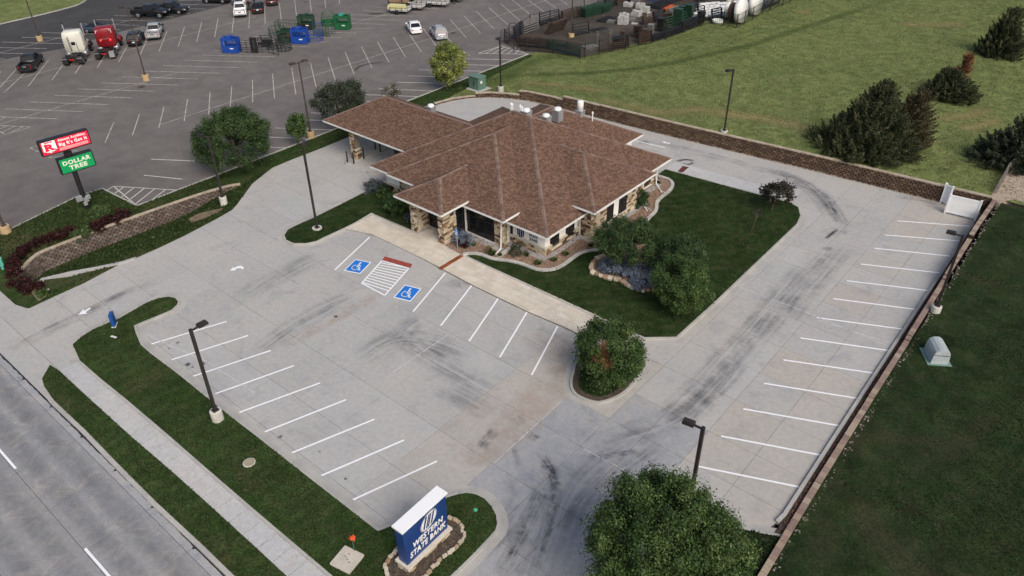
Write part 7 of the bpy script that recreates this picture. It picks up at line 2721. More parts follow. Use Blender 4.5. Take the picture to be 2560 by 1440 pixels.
SH_ = lambda n, c: mat('shirt_' + n, c, None, var=.12)
person('person in a red shirt and jeans at the middle of the group', 606, 8, SH_('red', (.36, .03, .05)), JEANS, 1.0)
person('person in a white shirt leaning by the pickup\'s right side', 614, 24, SH_('white', (.68, .67, .66)), DARKT, 2.8, bend=.12, arms=.22)
person('person all in black standing right of the white shirt', 624, 25, SH_('black', (.018, .018, .02)), DARKT, 3.3)
person('person in black nearest the black sedan', 629, 27, SH_('black2', (.03, .03, .035)), DARKT, .4, step=.22)
person('person in blue at the left of the group', 586, 15, SH_('blue', (.10, .15, .24)), JEANS, -.3)
person('person with a white cap behind the pickup\'s cab', 597, 11, SH_('pale', (.55, .57, .6)), JEANS, -1.2)
person('person in light blue at the right end of the group', 637, 12, SH_('lightblue', (.28, .36, .42)), DARKT, 2.2)
person('person in pink cut by the top edge', 591, 4, SH_('pink', (.42, .2, .2)), DARKT, .6)

# ------------------------------------------------------------------ livestock gear on the store lot
C_BLUE = mat('gear_blue', (.010, .055, .30), (.012, .065, .34), 2, .12, 9, .5, .4)
C_GREEN = mat('gear_green', (.010, .10, .035), (.014, .12, .045), 2, .12, 9, .5, .4)
C_DKGRN = mat('gear_dark_green', (.018, .05, .028), (.024, .062, .034), 2, .12, 9, .5, .4)
C_BLK = M_BLACK


def chute(label, m, at, rz, low=None, bright=None):
    t = thing('cattle_chute', label, 'cattle chute', (*G(*at), 0), rz)
    f = MB()
    for x in (-1.1, 1.1):
        for y in (-.6, .6):
            f.bar((x, y, 0), (x, y * .9, 2.0), .1)
    for y in (-.6, .6):
        f.bar((-1.1, y * .9, 2.0), (1.1, y * .9, 2.0), .1)
        f.bar((-1.1, y, .08), (1.1, y, .08), .1)
        f.bar((-1.1, y * .95, .95), (1.1, y * .95, .95), .09)
    for x in (-1.1, -.4, .4, 1.1):
        f.bar((x, -.55, 2.0), (x, .55, 2.0), .08)
    f.out('frame', m, t)
    for y, s in ((-.66, -1), (.66, 1)):
        MB().box(-1.05, 1.05, y - .03, y + .03, .1, .9).out('side_panel', low or m, t)
        b = MB()
        for k in range(9):
            x = -.8 + 1.6 * k / 8
            b.bar((x, y * .95, .95), (x, y * .9, 1.75), .05)
        b.box(-1.05, 1.05, y * .92 - .03, y * .92 + .03, 1.72, 1.98)
        b.box(-1.1, -.82, y * .94 - .03, y * .94 + .03, .95, 1.75)
        b.out('side_bars', m, t)
    hg = MB()
    hg.box(1.1, 1.18, -.62, -.12, .1, 1.95)
    hg.box(1.1, 1.18, .12, .62, .1, 1.95)
    hg.out('head_gate', m, t)
    MB().box(.1, .6, -.705, -.694, .62, .76).out('label_plate', M_SIGNWHT, t)
    MB().box(-.3, .3, -.5, .5, 2.05, 2.25).out('squeeze_cylinder', bright or m, t)
    return t


def gear_panel(mb, L, h, rails, ups, rr=.022, m=0, at=None):
    at = at or (lambda x, z: (x, 0, z))
    for k in range(rails):
        z = .12 + (h - .14) * k / (rails - 1)
        mb.tube([at(-L / 2, z), at(L / 2, z)], rr, 4, m)
    for k in range(ups):
        x = -L / 2 + L * k / (ups - 1)
        mb.tube([at(x, 0), at(x, h)], rr * 1.15, 4, m)


def panel_thing(label, m, a, b, h, rails=6, ups=4, name='corral_panel', cat='corral panel', group='loose corral panels'):
    p, q = G(*a), G(*b)
    c = (p + q) / 2
    t = thing(name, label, cat, (c[0], c[1], 0), math.atan2(*(q - p)[::-1]), group)
    mb = MB()
    L = float(np.linalg.norm(q - p))
    for k in range(rails):
        z = .12 + (h - .14) * k / (rails - 1)
        r = MB()
        r.tube([(-L / 2, 0, z), (L / 2, 0, z)], .030, 5)
        r.out('rail', m, t)
    for k in range(ups):
        x = -L / 2 + L * k / (ups - 1)
        u_ = MB()
        u_.tube([(x, 0, 0), (x, 0, h)], .034, 5)
        u_.out('upright', m, t)
    return t


def ring_feeder(label, m, at, r, h, ups=14, skirt=.5, cage=0):
    t = thing('bale_feeder', label, 'bale feeder', (*G(*at), 0))
    rg_ = MB()
    for z in [.05, h * .5, h] + ([cage] if cage else []):
        rr = r * (.75 if cage and z == cage else 1)
        rg_.tube([(rr * math.cos(a), rr * math.sin(a), z) for a in np.linspace(0, 6.2832, 21)], .03, 4, cap=False)
    rg_.out('hoops', m, t)
    b = MB()
    for k in range(ups):
        a = 6.2832 * k / ups
        b.tube([(r * math.cos(a), r * math.sin(a), 0), (r * math.cos(a), r * math.sin(a), h)] + ([(r * .75 * math.cos(a + .25), r * .75 * math.sin(a + .25), cage)] if cage else []), .022, 4)
    b.out('bars', m, t)
    if skirt:
        s = MB()
        n = 20
        V = [(r * 1.01 * math.cos(6.2832 * k / n), r * 1.01 * math.sin(6.2832 * k / n), z) for z in (.03, skirt) for k in range(n)]
        s.add(V, [(k, (k + 1) % n, n + (k + 1) % n, n + k) for k in range(n)])
        s.out('skirt', m, t)
    return t


def hay_rack(label, m, at, rz, L=3.0, w=1.4, h=1.9):
    t = thing('hay_rack', label, 'hay feeder', (*G(*at), 0), rz)
    f = MB()
    for s in (-1, 1):
        for k in range(9):
            x = -L / 2 + L * k / 8
            f.tube([(x, s * .15, .8), (x, s * w / 2, h)], .025, 4)
        f.bar((-L / 2, s * w / 2, h), (L / 2, s * w / 2, h), .06)
    for x in (-L / 2, L / 2):
        f.bar((x, -w / 2, h), (x, w / 2, h), .06)
        for s in (-1, 1):
            f.bar((x, s * w / 2, 0), (x, s * w / 2, h), .07)
    f.out('rack_bars', m, t)
    tr = MB()
    tr.box(-L / 2, L / 2, -w / 2, w / 2, .45, .5)
    for s in (-1, 1):
        tr.box(-L / 2, L / 2, s * w / 2 - .02, s * w / 2 + .02, .5, .85)
    tr.out('tray', m, t)
    return t


rzc = math.atan2(*(G(620, 132) - G(560, 130))[::-1])
chute('bright blue cattle chute at the left end of the gear', C_BLUE, (581, 130), rzc)
chute('bright blue cattle chute in the middle of the gear', C_BLUE, (752, 107), rzc)
chute('dark green cattle chute with black lower panels', C_DKGRN, (768, 72), rzc, C_BLK)
chute('vivid green cattle chute at the right end of the gear', C_GREEN, (858, 72), rzc, None, mat('gear_teal', (.05, .30, .24), None))
panel_thing('black corral panel attached right of the left blue chute', C_BLK, (604, 131), (634, 133), 1.75, 6, 3)
panel_thing('black corral panel between the head gate and the zigzag panels', C_BLK, (640, 132), (672, 131), 1.75, 6, 3)
panel_thing('black corral panel leaning out at the front of the zigzag', C_BLK, (672, 132), (697, 139), 1.7, 5, 3)
panel_thing('black corral panel forming the front right of the zigzag', C_BLK, (695, 131), (726, 130), 1.5, 5, 4)
panel_thing('black corral panel slanting back from the zigzag', C_BLK, (668, 126), (702, 112), 1.6, 6, 4)
panel_thing('black corral panel behind the slanting one', C_BLK, (680, 127), (720, 110), 1.6, 5, 4)
panel_thing('thin dark green panel standing between the blue chute and the green cage', C_DKGRN, (788, 92), (824, 92), 1.7, 7, 6)
panel_thing('thin dark green panel slanting to the right of the cage', C_DKGRN, (808, 88), (838, 84), 1.6, 6, 5)
hgp = thing('head_gate', 'heavy black head gate standing between two corral panels', 'head gate', (*G(638, 132), 0), rzc)
f = MB()
for x in (-.35, .35):
    f.box(x - .12, x + .12, -.12, .12, 0, 2.05)
f.box(-.45, .45, -.14, .14, 1.9, 2.1)
f.box(-.4, .4, -.16, .16, .0, .5)
f.out('frame', C_BLK, hgp)
b = MB()
for x in (-.12, .0, .12):
    b.bar((x, 0, .5), (x, 0, 1.9), .06)
b.out('bars', C_BLK, hgp)
ring_feeder('dark green round bale feeder with a mesh skirt', C_DKGRN, (714, 103), 1.15, 1.1, 16, .6)
ring_feeder('pale dark-railed round feeder left of the green rack', C_DKGRN, (694, 88), 1.2, 1.15, 18, 0)
ring_feeder('thin blue round feeder right of the middle chute', C_BLUE, (789, 101), 1.1, 1.0, 14, 0)
ring_feeder('green caged bale feeder left of the vivid green chute', C_GREEN, (823, 62), 1.15, .9, 16, .6, 1.9)
ring_feeder('black round feeder behind the zigzag panels', C_BLK, (712, 124), 1.0, .9, 12, .0)
hay_rack('long dark green hay rack behind the middle blue chute', C_DKGRN, (724, 88), rzc, 3.4, 1.5, 2.0)
hay_rack('black hay bunk among the zigzag panels', C_BLK, (665, 117), rzc, 1.6, 1.2, 1.4)
o = MB().lathe([(.55, 0), (.6, .8), (.56, .8), (.5, .1), (.01, .1)], 16).out('round_tub', mat('brown_tub', (.06, .03, .022), None), None, True, loc=(*G(726, 99), 0))
tag(o, 'brown round tub beside the middle blue chute', 'tub')
mir = thing('leaning_gate', 'leaning blue-black A-frame gate behind the blue round feeder', 'gate', (*G(797, 90), 0), rzc)
f = MB()
gear_panel(f, 1.6, 1.8, 7, 3, .03, at=lambda x, z: (x * (1 - z * .12), z * .15, z))
f.out('bars', C_BLUE, mir)

# ------------------------------------------------------------------ fenced storage yard
M_RUSTB = mat('rusty_brown_steel', (.085, .052, .034), (.055, .04, .03), 2, .3, 9, .8)
M_GALV = mat('dull_galvanised', (.20, .19, .175), (.15, .145, .135), 2, .2, 9, .6)
M_POLY = mat('white_poly', (.72, .72, .69), (.62, .62, .59), 1.5, .08, 6, .6)
M_PALEBLK = mat('pale_block', (.48, .47, .44), (.34, .33, .31), 2, .2, 8, .85)


def yz(x, y):
    return max(0, z_field(x, y) + .06) if x > -34.2 else 0.0


fence = thing('yard_fence', 'dark steel post fence round the storage yard', 'fence', (*G(1450, 147), 0))
FO = Vector((*G(1450, 147), 0))
FP = [(1530, -6), (1495, 6), (1460, 20), (1449, 47), (1432, 51), (1402, 60), (1375, 56), (1349, 62), (1325, 68), (1300, 89), (1262, 106), (1285, 125), (1316, 129), (1349, 129), (1382, 134), (1416, 139), (1450, 147), (1462, 145), (1497, 137), (1531, 130), (1564, 124), (1596, 116), (1627, 110), (1664, 99), (1710, 82), (1752, 66), (1777, 60), (1807, 64), (1840, 71), (1860, 61), (1880, 51), (1905, 36), (1925, 27), (1956, 14), (1975, 5), (1992, -4)]
fpts = [Vector((*GF(*p)[:2], 0)) for p in FP]
for p in fpts:
    p.z = yz(p.x, p.y)
for p in fpts:
    q = MB()
    q.tube([p - FO + Vector((0, 0, -.2)), p - FO + Vector((0, 0, 1.95))], .07, 6)
    q.out('fence_post', M_BLACK, fence)
wr = MB()
for i, (a, b) in enumerate(zip(fpts, fpts[1:])):
    a, b = a - FO, b - FO
    for z in ((.15, 1.0, 1.8) if i > 9 else (.2, 1.75)):
        wr.tube([a + Vector((0, 0, z)), b + Vector((0, 0, z))], .032, 4)
    if i > 9:
        n = max(3, int((b - a).length / .35))
        for k in range(1, n):
            p = a.lerp(b, k / n)
            wr.tube([p + Vector((0, 0, .1)), p + Vector((0, 0, 1.82))], .018, 3)
stuff(wr.out('fence_wire', M_BLACK, fence))


def bundle(label, m, a, b, h, n, lean, rails=6, group='bundles of gates in the yard', name='gate_bundle', th=.09, flat=False, w=1.5, top=None):
    """Gates stacked side by side (leaning) or flat on each other; every gate is a part."""
    p, q = GF(*a), GF(*b)
    c = (p + q) / 2
    L = float(np.linalg.norm(q[:2] - p[:2]))
    t = thing(name, label, 'gate bundle', (c[0], c[1], yz(c[0], c[1])), math.atan2(q[1] - p[1], q[0] - p[0]), group)
    for k in range(n):
        g = MB()
        if flat:
            z = .15 + k * th
            for r in range(rails):
                y = -w / 2 + w * r / (rails - 1)
                g.bar((-L / 2, y, z), (L / 2, y, z), .07, .05)
            for x in (-L / 2, 0, L / 2):
                g.bar((x, -w / 2, z), (x, w / 2, z), .07, .045)
        else:
            y0 = k * th
            for r in range(rails):
                z = .1 + h * r / (rails - 1)
                g.bar((-L / 2, y0 + lean * z, z), (L / 2, y0 + lean * z, z), .05, .06)
            for x in (-L / 2, L / 2):
                g.bar((x, y0, 0), (x, y0 + lean * h, h + .1), .05)
        g.out('gate', m if not (top and k == 0) else top, t)
    return t


bundle('stack of green gates at the left side of the yard, nearer one', C_DKGRN, (1455, 46), (1495, 36), .0, 12, 0, 6, flat=True, th=.13, top=C_GREEN)
bundle('stack of green gates behind the nearer green stack', C_DKGRN, (1497, 36), (1519, 26), .0, 10, 0, 6, flat=True, th=.13)
bundle('black gates leaning beside the green stacks', C_BLK, (1520, 27), (1545, 18), 2.0, 5, .35)
bundle('rusty tan gates leaning at the yard\'s upper fence', M_RUSTB, (1545, 14), (1572, 4), 1.2, 4, .3)
bundle('grey galvanised gates leaning against the left fence', M_GALV, (1310, 86), (1350, 72), 1.5, 3, .4)
bundle('large bundle of dark gates leaning steeply to the left', M_RUSTB, (1368, 90), (1406, 76), 1.9, 8, -.6)
bundle('upright dark panels round the yellow-based lamp pole', C_BLK, (1434, 97), (1473, 90), 1.8, 3, .15, 5)
bundle('rusty brown gates stacked along the near fence, left half', M_RUSTB, (1296, 118), (1366, 126), 1.35, 5, .12, 6, top=C_BLK)
bundle('dark green gates stacked along the near fence, right half', C_DKGRN, (1368, 126), (1446, 143), 1.3, 4, .12, 6)
bundle('rusty low gates along the fence facing the field', M_RUSTB, (1500, 132), (1564, 121), .8, 3, .1, 4)
bundle('dark low gates along the fence further right', C_BLK, (1632, 106), (1706, 82), .8, 4, .1, 5)
bundle('long dark gates beside the orange implement', C_BLK, (1632, 28), (1692, 6), .0, 6, 0, 5, flat=True, th=.14, w=2.2)
lp = thing('loop_gate', 'tall loop-topped gate leaning at the yard\'s left corner', 'gate', (*G(1282, 108), 0), rzc)
f = MB()
f.tube([(-.6, 0, 0), (-.6, .35, 2.3), (-.4, .42, 2.7), (.4, .42, 2.7), (.6, .35, 2.3), (.6, 0, 0)], .05, 6)
for z in (.3, .7, 1.1, 1.5):
    f.bar((-.6, .15 * z, z), (.6, .15 * z, z), .06)
f.out('bars', C_BLK, lp)
lp = thing('cage_panel', 'square mesh cage beside the loop-topped gate', 'cage', (*G(1263, 107), 0), rzc)
f = MB()
for y in (-.5, .5):
    gear_panel(f, 1.2, 1.7, 3, 4, .03, at=lambda x, z, y=y: (x, y, z))
f.out('bars', C_BLK, lp)
for px, py, lab in ((1493, 116, 'grey T-shaped stand near the front of the yard, left one'), (1525, 112, 'grey T-shaped stand near the front of the yard, right one')):
    t = thing('water_hydrant', lab, 'stand pipe', (*GF(px, py)[:2], yz(*GF(px, py)[:2])))
    f = MB()
    f.tube([(0, 0, 0), (0, 0, 2.0)], .05, 6)
    for z, l_ in ((1.95, .35), (1.55, .4)):
        f.tube([(-l_, 0, z), (l_, 0, z)], .04, 5)
    f.out('pipes', M_GALV, t)
    MB().lathe([(.3, 0), (.25, .1), (.05, .15)], 8).out('foot', M_BLACK, t)


def pallet(label, px, py, w, d, h, m, rz=0.0, rows_=3, group='pallets of pale blocks in the yard'):
    q0_ = GF(px, py)
    t = thing('block_pallet', label, 'pallet', (q0_[0], q0_[1], yz(q0_[0], q0_[1])), rz, group)
    p = MB()
    for k in range(4):
        p.box(-w / 2, w / 2, -d / 2 + d * k / 4, -d / 2 + d * k / 4 + d * .17, 0, .12)
    p.out('pallet_base', M_WOODT, t)
    n = max(2, int(w / .45))
    mm = max(2, int(d / .45))
    for k in range(rows_):
        for i in range(n):
            for j in range(mm):
                if rnd.random() < .12 and k == rows_ - 1:
                    continue
                x0, y0 = -w / 2 + w * i / n, -d / 2 + d * j / mm
                MB().box(x0 + .02, x0 + w / n - .02, y0 + .02, y0 + d / mm - .02, .13 + h * k / rows_ + .004, .13 + h * (k + 1) / rows_ - .01).out('block', m, t)
    return t


for a in (('tallest pale block pallet in the middle of the yard', 1557, 66, 1.5, 1.1, 1.3, M_PALEBLK, .3), ('grey block pallet left of the tallest one', 1528, 62, 1.2, .9, .5, M_GALV, .2), ('pale block pallet behind the tallest one', 1560, 48, 1.6, 1.0, .8, M_PALEBLK, .5),
          ('pale block pallet right of the middle group', 1590, 46, 1.5, 1.1, 1.0, M_PALEBLK, .1), ('pale upright block pallet near the orange implement', 1612, 36, 1.4, 1.1, 1.0, M_PALEBLK, .4), ('pale block pallet at the back of the group', 1600, 26, 1.3, 1.0, 1.0, M_PALEBLK, .2), ('bluish block pallet nearest the upper fence', 1588, 12, 1.4, 1.0, .9, M_GALV, .2)):
    pallet(*a)


def trough_stack(label, px, py, n, s=1.0, m=C_DKGRN, rz=0.0, sd=.9):
    q0_ = GF(px, py)
    t = thing('trough_stack', label, 'stacked troughs', (q0_[0], q0_[1], yz(q0_[0], q0_[1])), rz, 'dark stacks along the yard fence')
    for k in range(n):
        b = MB()
        z = .05 + k * .28
        b.add([(-s * .6, -sd * .5, z), (s * .6, -sd * .5, z), (s * .6, sd * .5, z), (-s * .6, sd * .5, z), (-s * .7, -sd * .6, z + .25), (s * .7, -sd * .6, z + .25), (s * .7, sd * .6, z + .25), (-s * .7, sd * .6, z + .25)], [(0, 1, 5, 4), (1, 2, 6, 5), (2, 3, 7, 6), (3, 0, 4, 7), (4, 5, 6, 7)])
        b.out('trough', m, t)


trough_stack('tall dark green trough stack, middle of the fence row', 1692, 66, 9, 1.0, C_DKGRN, .3)
trough_stack('slim dark trough stack near the white slabs', 1720, 50, 8, .8, C_DKGRN, .2)
trough_stack('dark stack left of the tall green one', 1650, 80, 7, .7, C_BLK, .3)
trough_stack('grey-topped dark stack by the T-shaped stands', 1592, 95, 6, .75, M_RUSTB, .3)
trough_stack('narrow dark stack behind the low rusty gates', 1556, 108, 6, .5, M_RUSTB, .3)
trough_stack('grey dark stack between the rusty one and the middle', 1625, 92, 6, .6, M_GALV, .3)
bundle('dark gates leaning on the tall trough stack', C_DKGRN, (1672, 80), (1690, 74), 1.6, 4, .5)
bundle('dark gates leaning on the slim trough stack', C_DKGRN, (1706, 66), (1724, 60), 1.5, 4, .5)
bundle('dark gate standing at the left end of the white slabs', C_BLK, (1746, 56), (1762, 52), 2.0, 3, .2)
# the rest of the crowded stock
for a in (('galvanised gates lying flat between the stands and the near fence', M_GALV, (1460, 126), (1492, 120), .0, 3, 0, 5, 'bundles of gates in the yard', 'gate_bundle', .1, True, 1.2),
          ('dark gates leaning on the fence behind the right stand', C_BLK, (1536, 126), (1572, 118), 1.5, 4, .2, 6), ('rusty gates upright at the right of the dark fence row', M_RUSTB, (1600, 112), (1630, 104), 1.3, 4, .25, 6),
          ('black gates leaning right of the pale blocks', C_BLK, (1640, 62), (1668, 52), 1.5, 5, .4, 6), ('dull grey gates leaning behind the tall trough stack', M_GALV, (1676, 50), (1702, 42), 1.4, 4, .3, 6),
          ('black gates flat on the ground right of the lamp pole', C_BLK, (1478, 84), (1512, 76), .0, 3, 0, 5, 'bundles of gates in the yard', 'gate_bundle', .1, True, 1.2), ('black gates behind the leaning dark bundle', C_BLK, (1352, 68), (1400, 54), 1.7, 3, .15, 6),
          ('rusty gates along the upper fence near the green stacks', M_RUSTB, (1410, 56), (1448, 44), 1.5, 4, .2, 6), ('dark panels leaning by the white slabs\' left edge', C_BLK, (1728, 44), (1748, 38), 1.6, 4, .3, 6), ('dark frame panels behind the white slabs', C_BLK, (1745, 14), (1790, 4), 1.0, 4, .3, 5),
          ('rusty flat frames above the orange implement', M_RUSTB, (1690, 18), (1735, 8), .0, 4, 0, 5, 'bundles of gates in the yard', 'gate_bundle', .12, True, 1.8)):
    bundle(*a)
for a in (('dark gates leaning along the fence between the dark row and the notch', C_BLK, (1708, 80), (1750, 64), 1.2, 4, .2, 6), ('rusty gates flat behind the near fence row', M_RUSTB, (1380, 112), (1440, 124), .0, 5, 0, 6, 'bundles of gates in the yard', 'gate_bundle', .12, True, 1.6),
          ('brown gates flat at the left corner behind the fence', M_RUSTB, (1300, 104), (1360, 112), .0, 6, 0, 6, 'bundles of gates in the yard', 'gate_bundle', .13, True, 1.8), ('black gates leaning at the left corner of the yard', C_BLK, (1292, 102), (1312, 84), 1.7, 4, .2, 6),
          ('dark gates flat right of the grey pallet', C_BLK, (1500, 60), (1530, 50), .0, 4, 0, 5, 'bundles of gates in the yard', 'gate_bundle', .12, True, 1.4), ('black gates upright behind the rusty stack by the dark row', C_BLK, (1596, 100), (1622, 92), 1.6, 3, .2, 6),
          ('black gates leaning beside the round tanks', C_BLK, (1782, 56), (1806, 50), 1.6, 4, .25, 6), ('dark gates along the upper right fence', C_BLK, (1900, 30), (1950, 8), 1.2, 4, .2, 5), ('rusty gates upright in the middle of the yard', M_RUSTB, (1612, 70), (1640, 60), 1.4, 4, .3, 6), ('dark panels by the upper fence right of the tan ones', C_BLK, (1574, 8), (1600, -2), 1.6, 4, .2, 6),
          ('dark gates lying right of the orange implement', C_BLK, (1690, 30), (1730, 18), .0, 4, 0, 5, 'bundles of gates in the yard', 'gate_bundle', .12, True, 1.6)):
    bundle(*a)
for a in (('pale block pallet just left of the bluish one', 1570, 20, 1.4, 1.0, .8, M_PALEBLK, .2), ('grey block pallet among the pale group', 1578, 58, 1.3, .9, .6, M_GALV, .4), ('low pale block pallet right of the tallest', 1586, 66, 1.0, .8, .3, M_PALEBLK, .3), ('pale block pallet far right of the group', 1626, 46, 1.2, 1.0, .7, M_PALEBLK, .3)):
    pallet(*a)
for a in (('low dark stack by the fence near the right stand', 1540, 118, 5, .6, C_BLK, .3), ('rusty stack beside the dark fence row', 1612, 104, 6, .65, M_RUSTB, .3), ('short green stack behind the slim dark one', 1706, 44, 6, .8, C_DKGRN, .3), ('dark stack right before the fence notch', 1752, 58, 6, .7, C_BLK, .3), ('brown stack left of the tall green stack', 1668, 62, 6, .8, M_RUSTB, .3)):
    trough_stack(*a)
scr = MB()
for _ in range(260):
    q = GF(rnd.uniform(1290, 1840), rnd.uniform(5, 130))
    if inside((q[0], q[1]), YARD):
        s = rnd.uniform(.1, .45)
        scr.mbox(Matrix.Translation((q[0], q[1], yz(q[0], q[1]) + .06)) @ Euler((rnd.random() * .4, rnd.random() * .4, rnd.random() * 3)).to_matrix().to_4x4(), s * rnd.uniform(.5, 3), s * .5, s * .4, 0, rnd.choice(((1, .9, .75), (.4, .35, .3), (.25, .22, .2), (1.6, 1.5, 1.35), (.5, .35, .25))))
stuff(scr.out('yard_debris', mat('yard_debris', (.20, .175, .145), None, vcol=True)))
# orange implement
t = thing('orange_implement', 'orange steel implement lying in the yard', 'farm implement', (*GF(1671, 28)[:2], yz(*GF(1671, 28)[:2])), math.atan2(*(GF(1685, 20) - GF(1658, 33))[:2][::-1]))
M_ORANGE = mat('orange_steel', (.48, .09, .02), (.40, .07, .018), 2, .15)
f = MB()
f.box(-1.6, 1.6, -.45, -.3, .1, .6); f.box(-1.6, 1.6, .3, .45, .1, .6); f.box(-1.6, -1.4, -.3, .3, .1, .5); f.box(1.4, 1.6, -.3, .3, .1, .5)
f.out('frame', M_ORANGE, t)
MB().tube([(-1.4, 0, .55), (1.4, 0, .55)], .12, 8).out('roller', M_ORANGE, t)
# white slabs laid out on blocks
rz0 = math.atan2(*(GF(1800, 40) - GF(1745, 46))[:2][::-1])
sl_n = 0
for r in range(6):
    for k in range(5):
        px, py = 1744 + k * 13.5 + r * 3.5, 50 - r * 6.4 - k * .6 + rnd.uniform(-1, 1)
        if rnd.random() < .12:
            continue
        p = GF(px, py)
        sl_n += 1
        t = thing('poly_trough', 'white upturned poly trough in the cluster of white ones', 'trough', (p[0], p[1], yz(p[0], p[1])), rz0 + rnd.gauss(0, .12), 'white troughs in the yard')
        b = MB()
        lw_ = rnd.uniform(.75, 1.0)
        b.add([(-lw_, -.36, .45), (lw_, -.36, .45), (lw_, .36, .45), (-lw_, .36, .45), (-lw_ + .1, -.3, .6), (lw_ - .1, -.3, .6), (lw_ - .1, .3, .6), (-lw_ + .1, .3, .6)], [(0, 1, 5, 4), (1, 2, 6, 5), (2, 3, 7, 6), (3, 0, 4, 7), (4, 5, 6, 7), (3, 2, 1, 0)])
        b.out('shell', M_POLY, t)
        q = MB()
        for x in (-lw_ * .6, lw_ * .6):
            q.box(x - .12, x + .12, -.28, .28, 0, .45)
        q.out('feet', M_GALV, t)


def disc_tank(label, px, py, r, w, rz, m, lean=.12):
    p = GF(px, py)
    t = thing('stock_tank', label, 'stock tank', (p[0], p[1], yz(p[0], p[1])), rz, 'round tanks stood on edge')
    mt = Matrix.Translation((0, 0, r)) @ Matrix.Rotation(math.pi / 2 - lean, 4, 'X')
    MB().lathe([(r * .96, -w / 2), (r, -w / 2 + .04), (r * .98, w / 2), (.02, w / 2 + .02)], 26, mat4=mt).out('shell', m, t, True)
    return t


M_TANKG = mat('tank_inside', (.42, .45, .34), (.36, .39, .30), 1, .1)
rt = math.atan2(*(GF(1905, 36) - GF(1840, 71))[:2][::-1])
disc_tank('large white round tank on edge at the fence corner', 1848, 58, 1.75, .75, rt, M_POLY)
disc_tank('brown round tank on edge left of the large white one', 1829, 54, 1.35, .55, rt, M_RUSTB)
disc_tank('large white round tank on edge further up the fence', 1884, 38, 2.0, .7, rt, M_POLY)
disc_tank('white round tank on edge behind the brown one', 1818, 46, 1.1, .5, rt, M_POLY)
o = MB().lathe([(.8, 0), (.85, .45), (.78, .45), (.72, .1), (.01, .1)], 18).out('round_tub', M_POLY, None, True, loc=(*GF(1794, 58)[:2], yz(*GF(1794, 58)[:2])))
tag(o, 'white round tub by the fence below the white slabs', 'tub')
for k, (px, py, s) in enumerate(((1838, 14, .55), (1818, 22, .4), (1822, 8, .5))):
    o = MB().lathe([(s, 0), (s, s * 1.1), (s * .6, s * 1.25), (.01, s * 1.25)], 14).out('drum', M_POLY if k < 2 else mat('tan_drum', (.5, .43, .32), None), None, True, loc=(*GF(px, py)[:2], yz(*GF(px, py)[:2])))
    tag(o, ('white drum right of the white slabs', 'small white drum above the brown tank', 'tan drum near the top edge')[k], 'drum')
for k in range(6):
    p = GF(1912 + k * 14, 12 - k * 5)
    t = thing('white_bin', 'white square bin in the row along the upper fence', 'bin', (p[0], p[1], yz(p[0], p[1])), rt, 'white bins along the upper fence')
    MB().box(-.65, .65, -.6, .6, .12, 1.25).out('body', M_POLY, t)
    MB().box(-.7, .7, -.65, .65, 1.25, 1.32).out('lid', M_POLY, t)
for k, (px, py, m) in enumerate(((1560, -2, C_BLUE), (1592, -4, P_RED), (1618, 0, C_BLUE), (1640, 8, C_BLUE))):
    p = GF(px, py)
    t = thing('gate_stand', ('blue steel rack cut by the top edge, left', 'red steel rack cut by the top edge', 'blue steel rack cut by the top edge, right', 'blue steel gate rack just inside the frame')[k], 'rack', (p[0], p[1], yz(p[0], p[1])), rt)
    f = MB()
    gear_panel(f, 2.2, 1.8, 5, 4, .05)
    gear_panel(f, 2.2, 1.8, 3, 4, .05, at=lambda x, z: (x, .8, z))
    f.out('bars', m, t)
t = thing('flatbed_frame', 'dark low frame trailer at the yard\'s top edge', 'frame', (*GF(1710, 4)[:2], yz(*GF(1710, 4)[:2])), rt)
f = MB()
for y in (-.8, 0, .8):
    f.box(-2, 2, y - .1, y + .1, .3, .55)
for x in (-1.9, 0, 1.9):
    f.box(x - .1, x + .1, -1, 1, .2, .3)
f.out('beams', C_BLK, t)
spiky('weed', 'pale green weed at the yard fence below the dark stacks', GF(1735, 69)[:2], .8, .7, L_STRAW, 201, 90, 'plant', .3, None, .05)

# ------------------------------------------------------------------ grass blades on the lawns
def in_poly(X, Y, poly):
    c = np.zeros(len(X), bool)
    for i in range(len(poly)):
        (x0, y0), (x1, y1) = poly[i - 1][:2], poly[i][:2]
        if y0 == y1:
            continue
        k = ((y0 > Y) != (y1 > Y)) & (X < (x1 - x0) * (Y - y0) / (y1 - y0) + x0)
        c ^= k
    return c


def tufts(poly, dens, size, m, zf, seed, holes=()):
    rs = np.random.RandomState(seed)
    px, py = [p[0] for p in poly], [p[1] for p in poly]
    n = int((max(px) - min(px)) * (max(py) - min(py)) * dens)
    X, Y = rs.uniform(min(px), max(px), n), rs.uniform(min(py), max(py), n)
    k = in_poly(X, Y, poly)
    for h in holes:
        k &= ~in_poly(X, Y, h)
    X, Y = X[k], Y[k]
    n = len(X)
    Z = zf(X, Y) if callable(zf) else np.full(n, zf)
    patch = np.sin(X * 1.7 + np.sin(Y * .9) * 2) * np.sin(Y * 1.3 + np.sin(X * .7) * 2)
    a = rs.uniform(0, 6.283, n)
    s = size * rs.uniform(.5, 1.5, n) * (1 + .2 * patch)
    w = np.stack([np.cos(a), np.sin(a), np.zeros(n)], 1) * (s * .42)[:, None]
    up = np.stack([rs.normal(0, .4, n) * s, rs.normal(0, .4, n) * s, s * .8], 1)
    P = np.stack([X, Y, Z - .01], 1)
    V = np.stack([P - w, P + w, P + up + w * .5, P + up - w * .5], 1).reshape(-1, 3)
    o = leaf_object('grass', V, np.clip(rs.beta(1.6, 3.2, n) + .12 * patch, 0, 1), m, None, (0, 0, 0))
    return stuff(o)


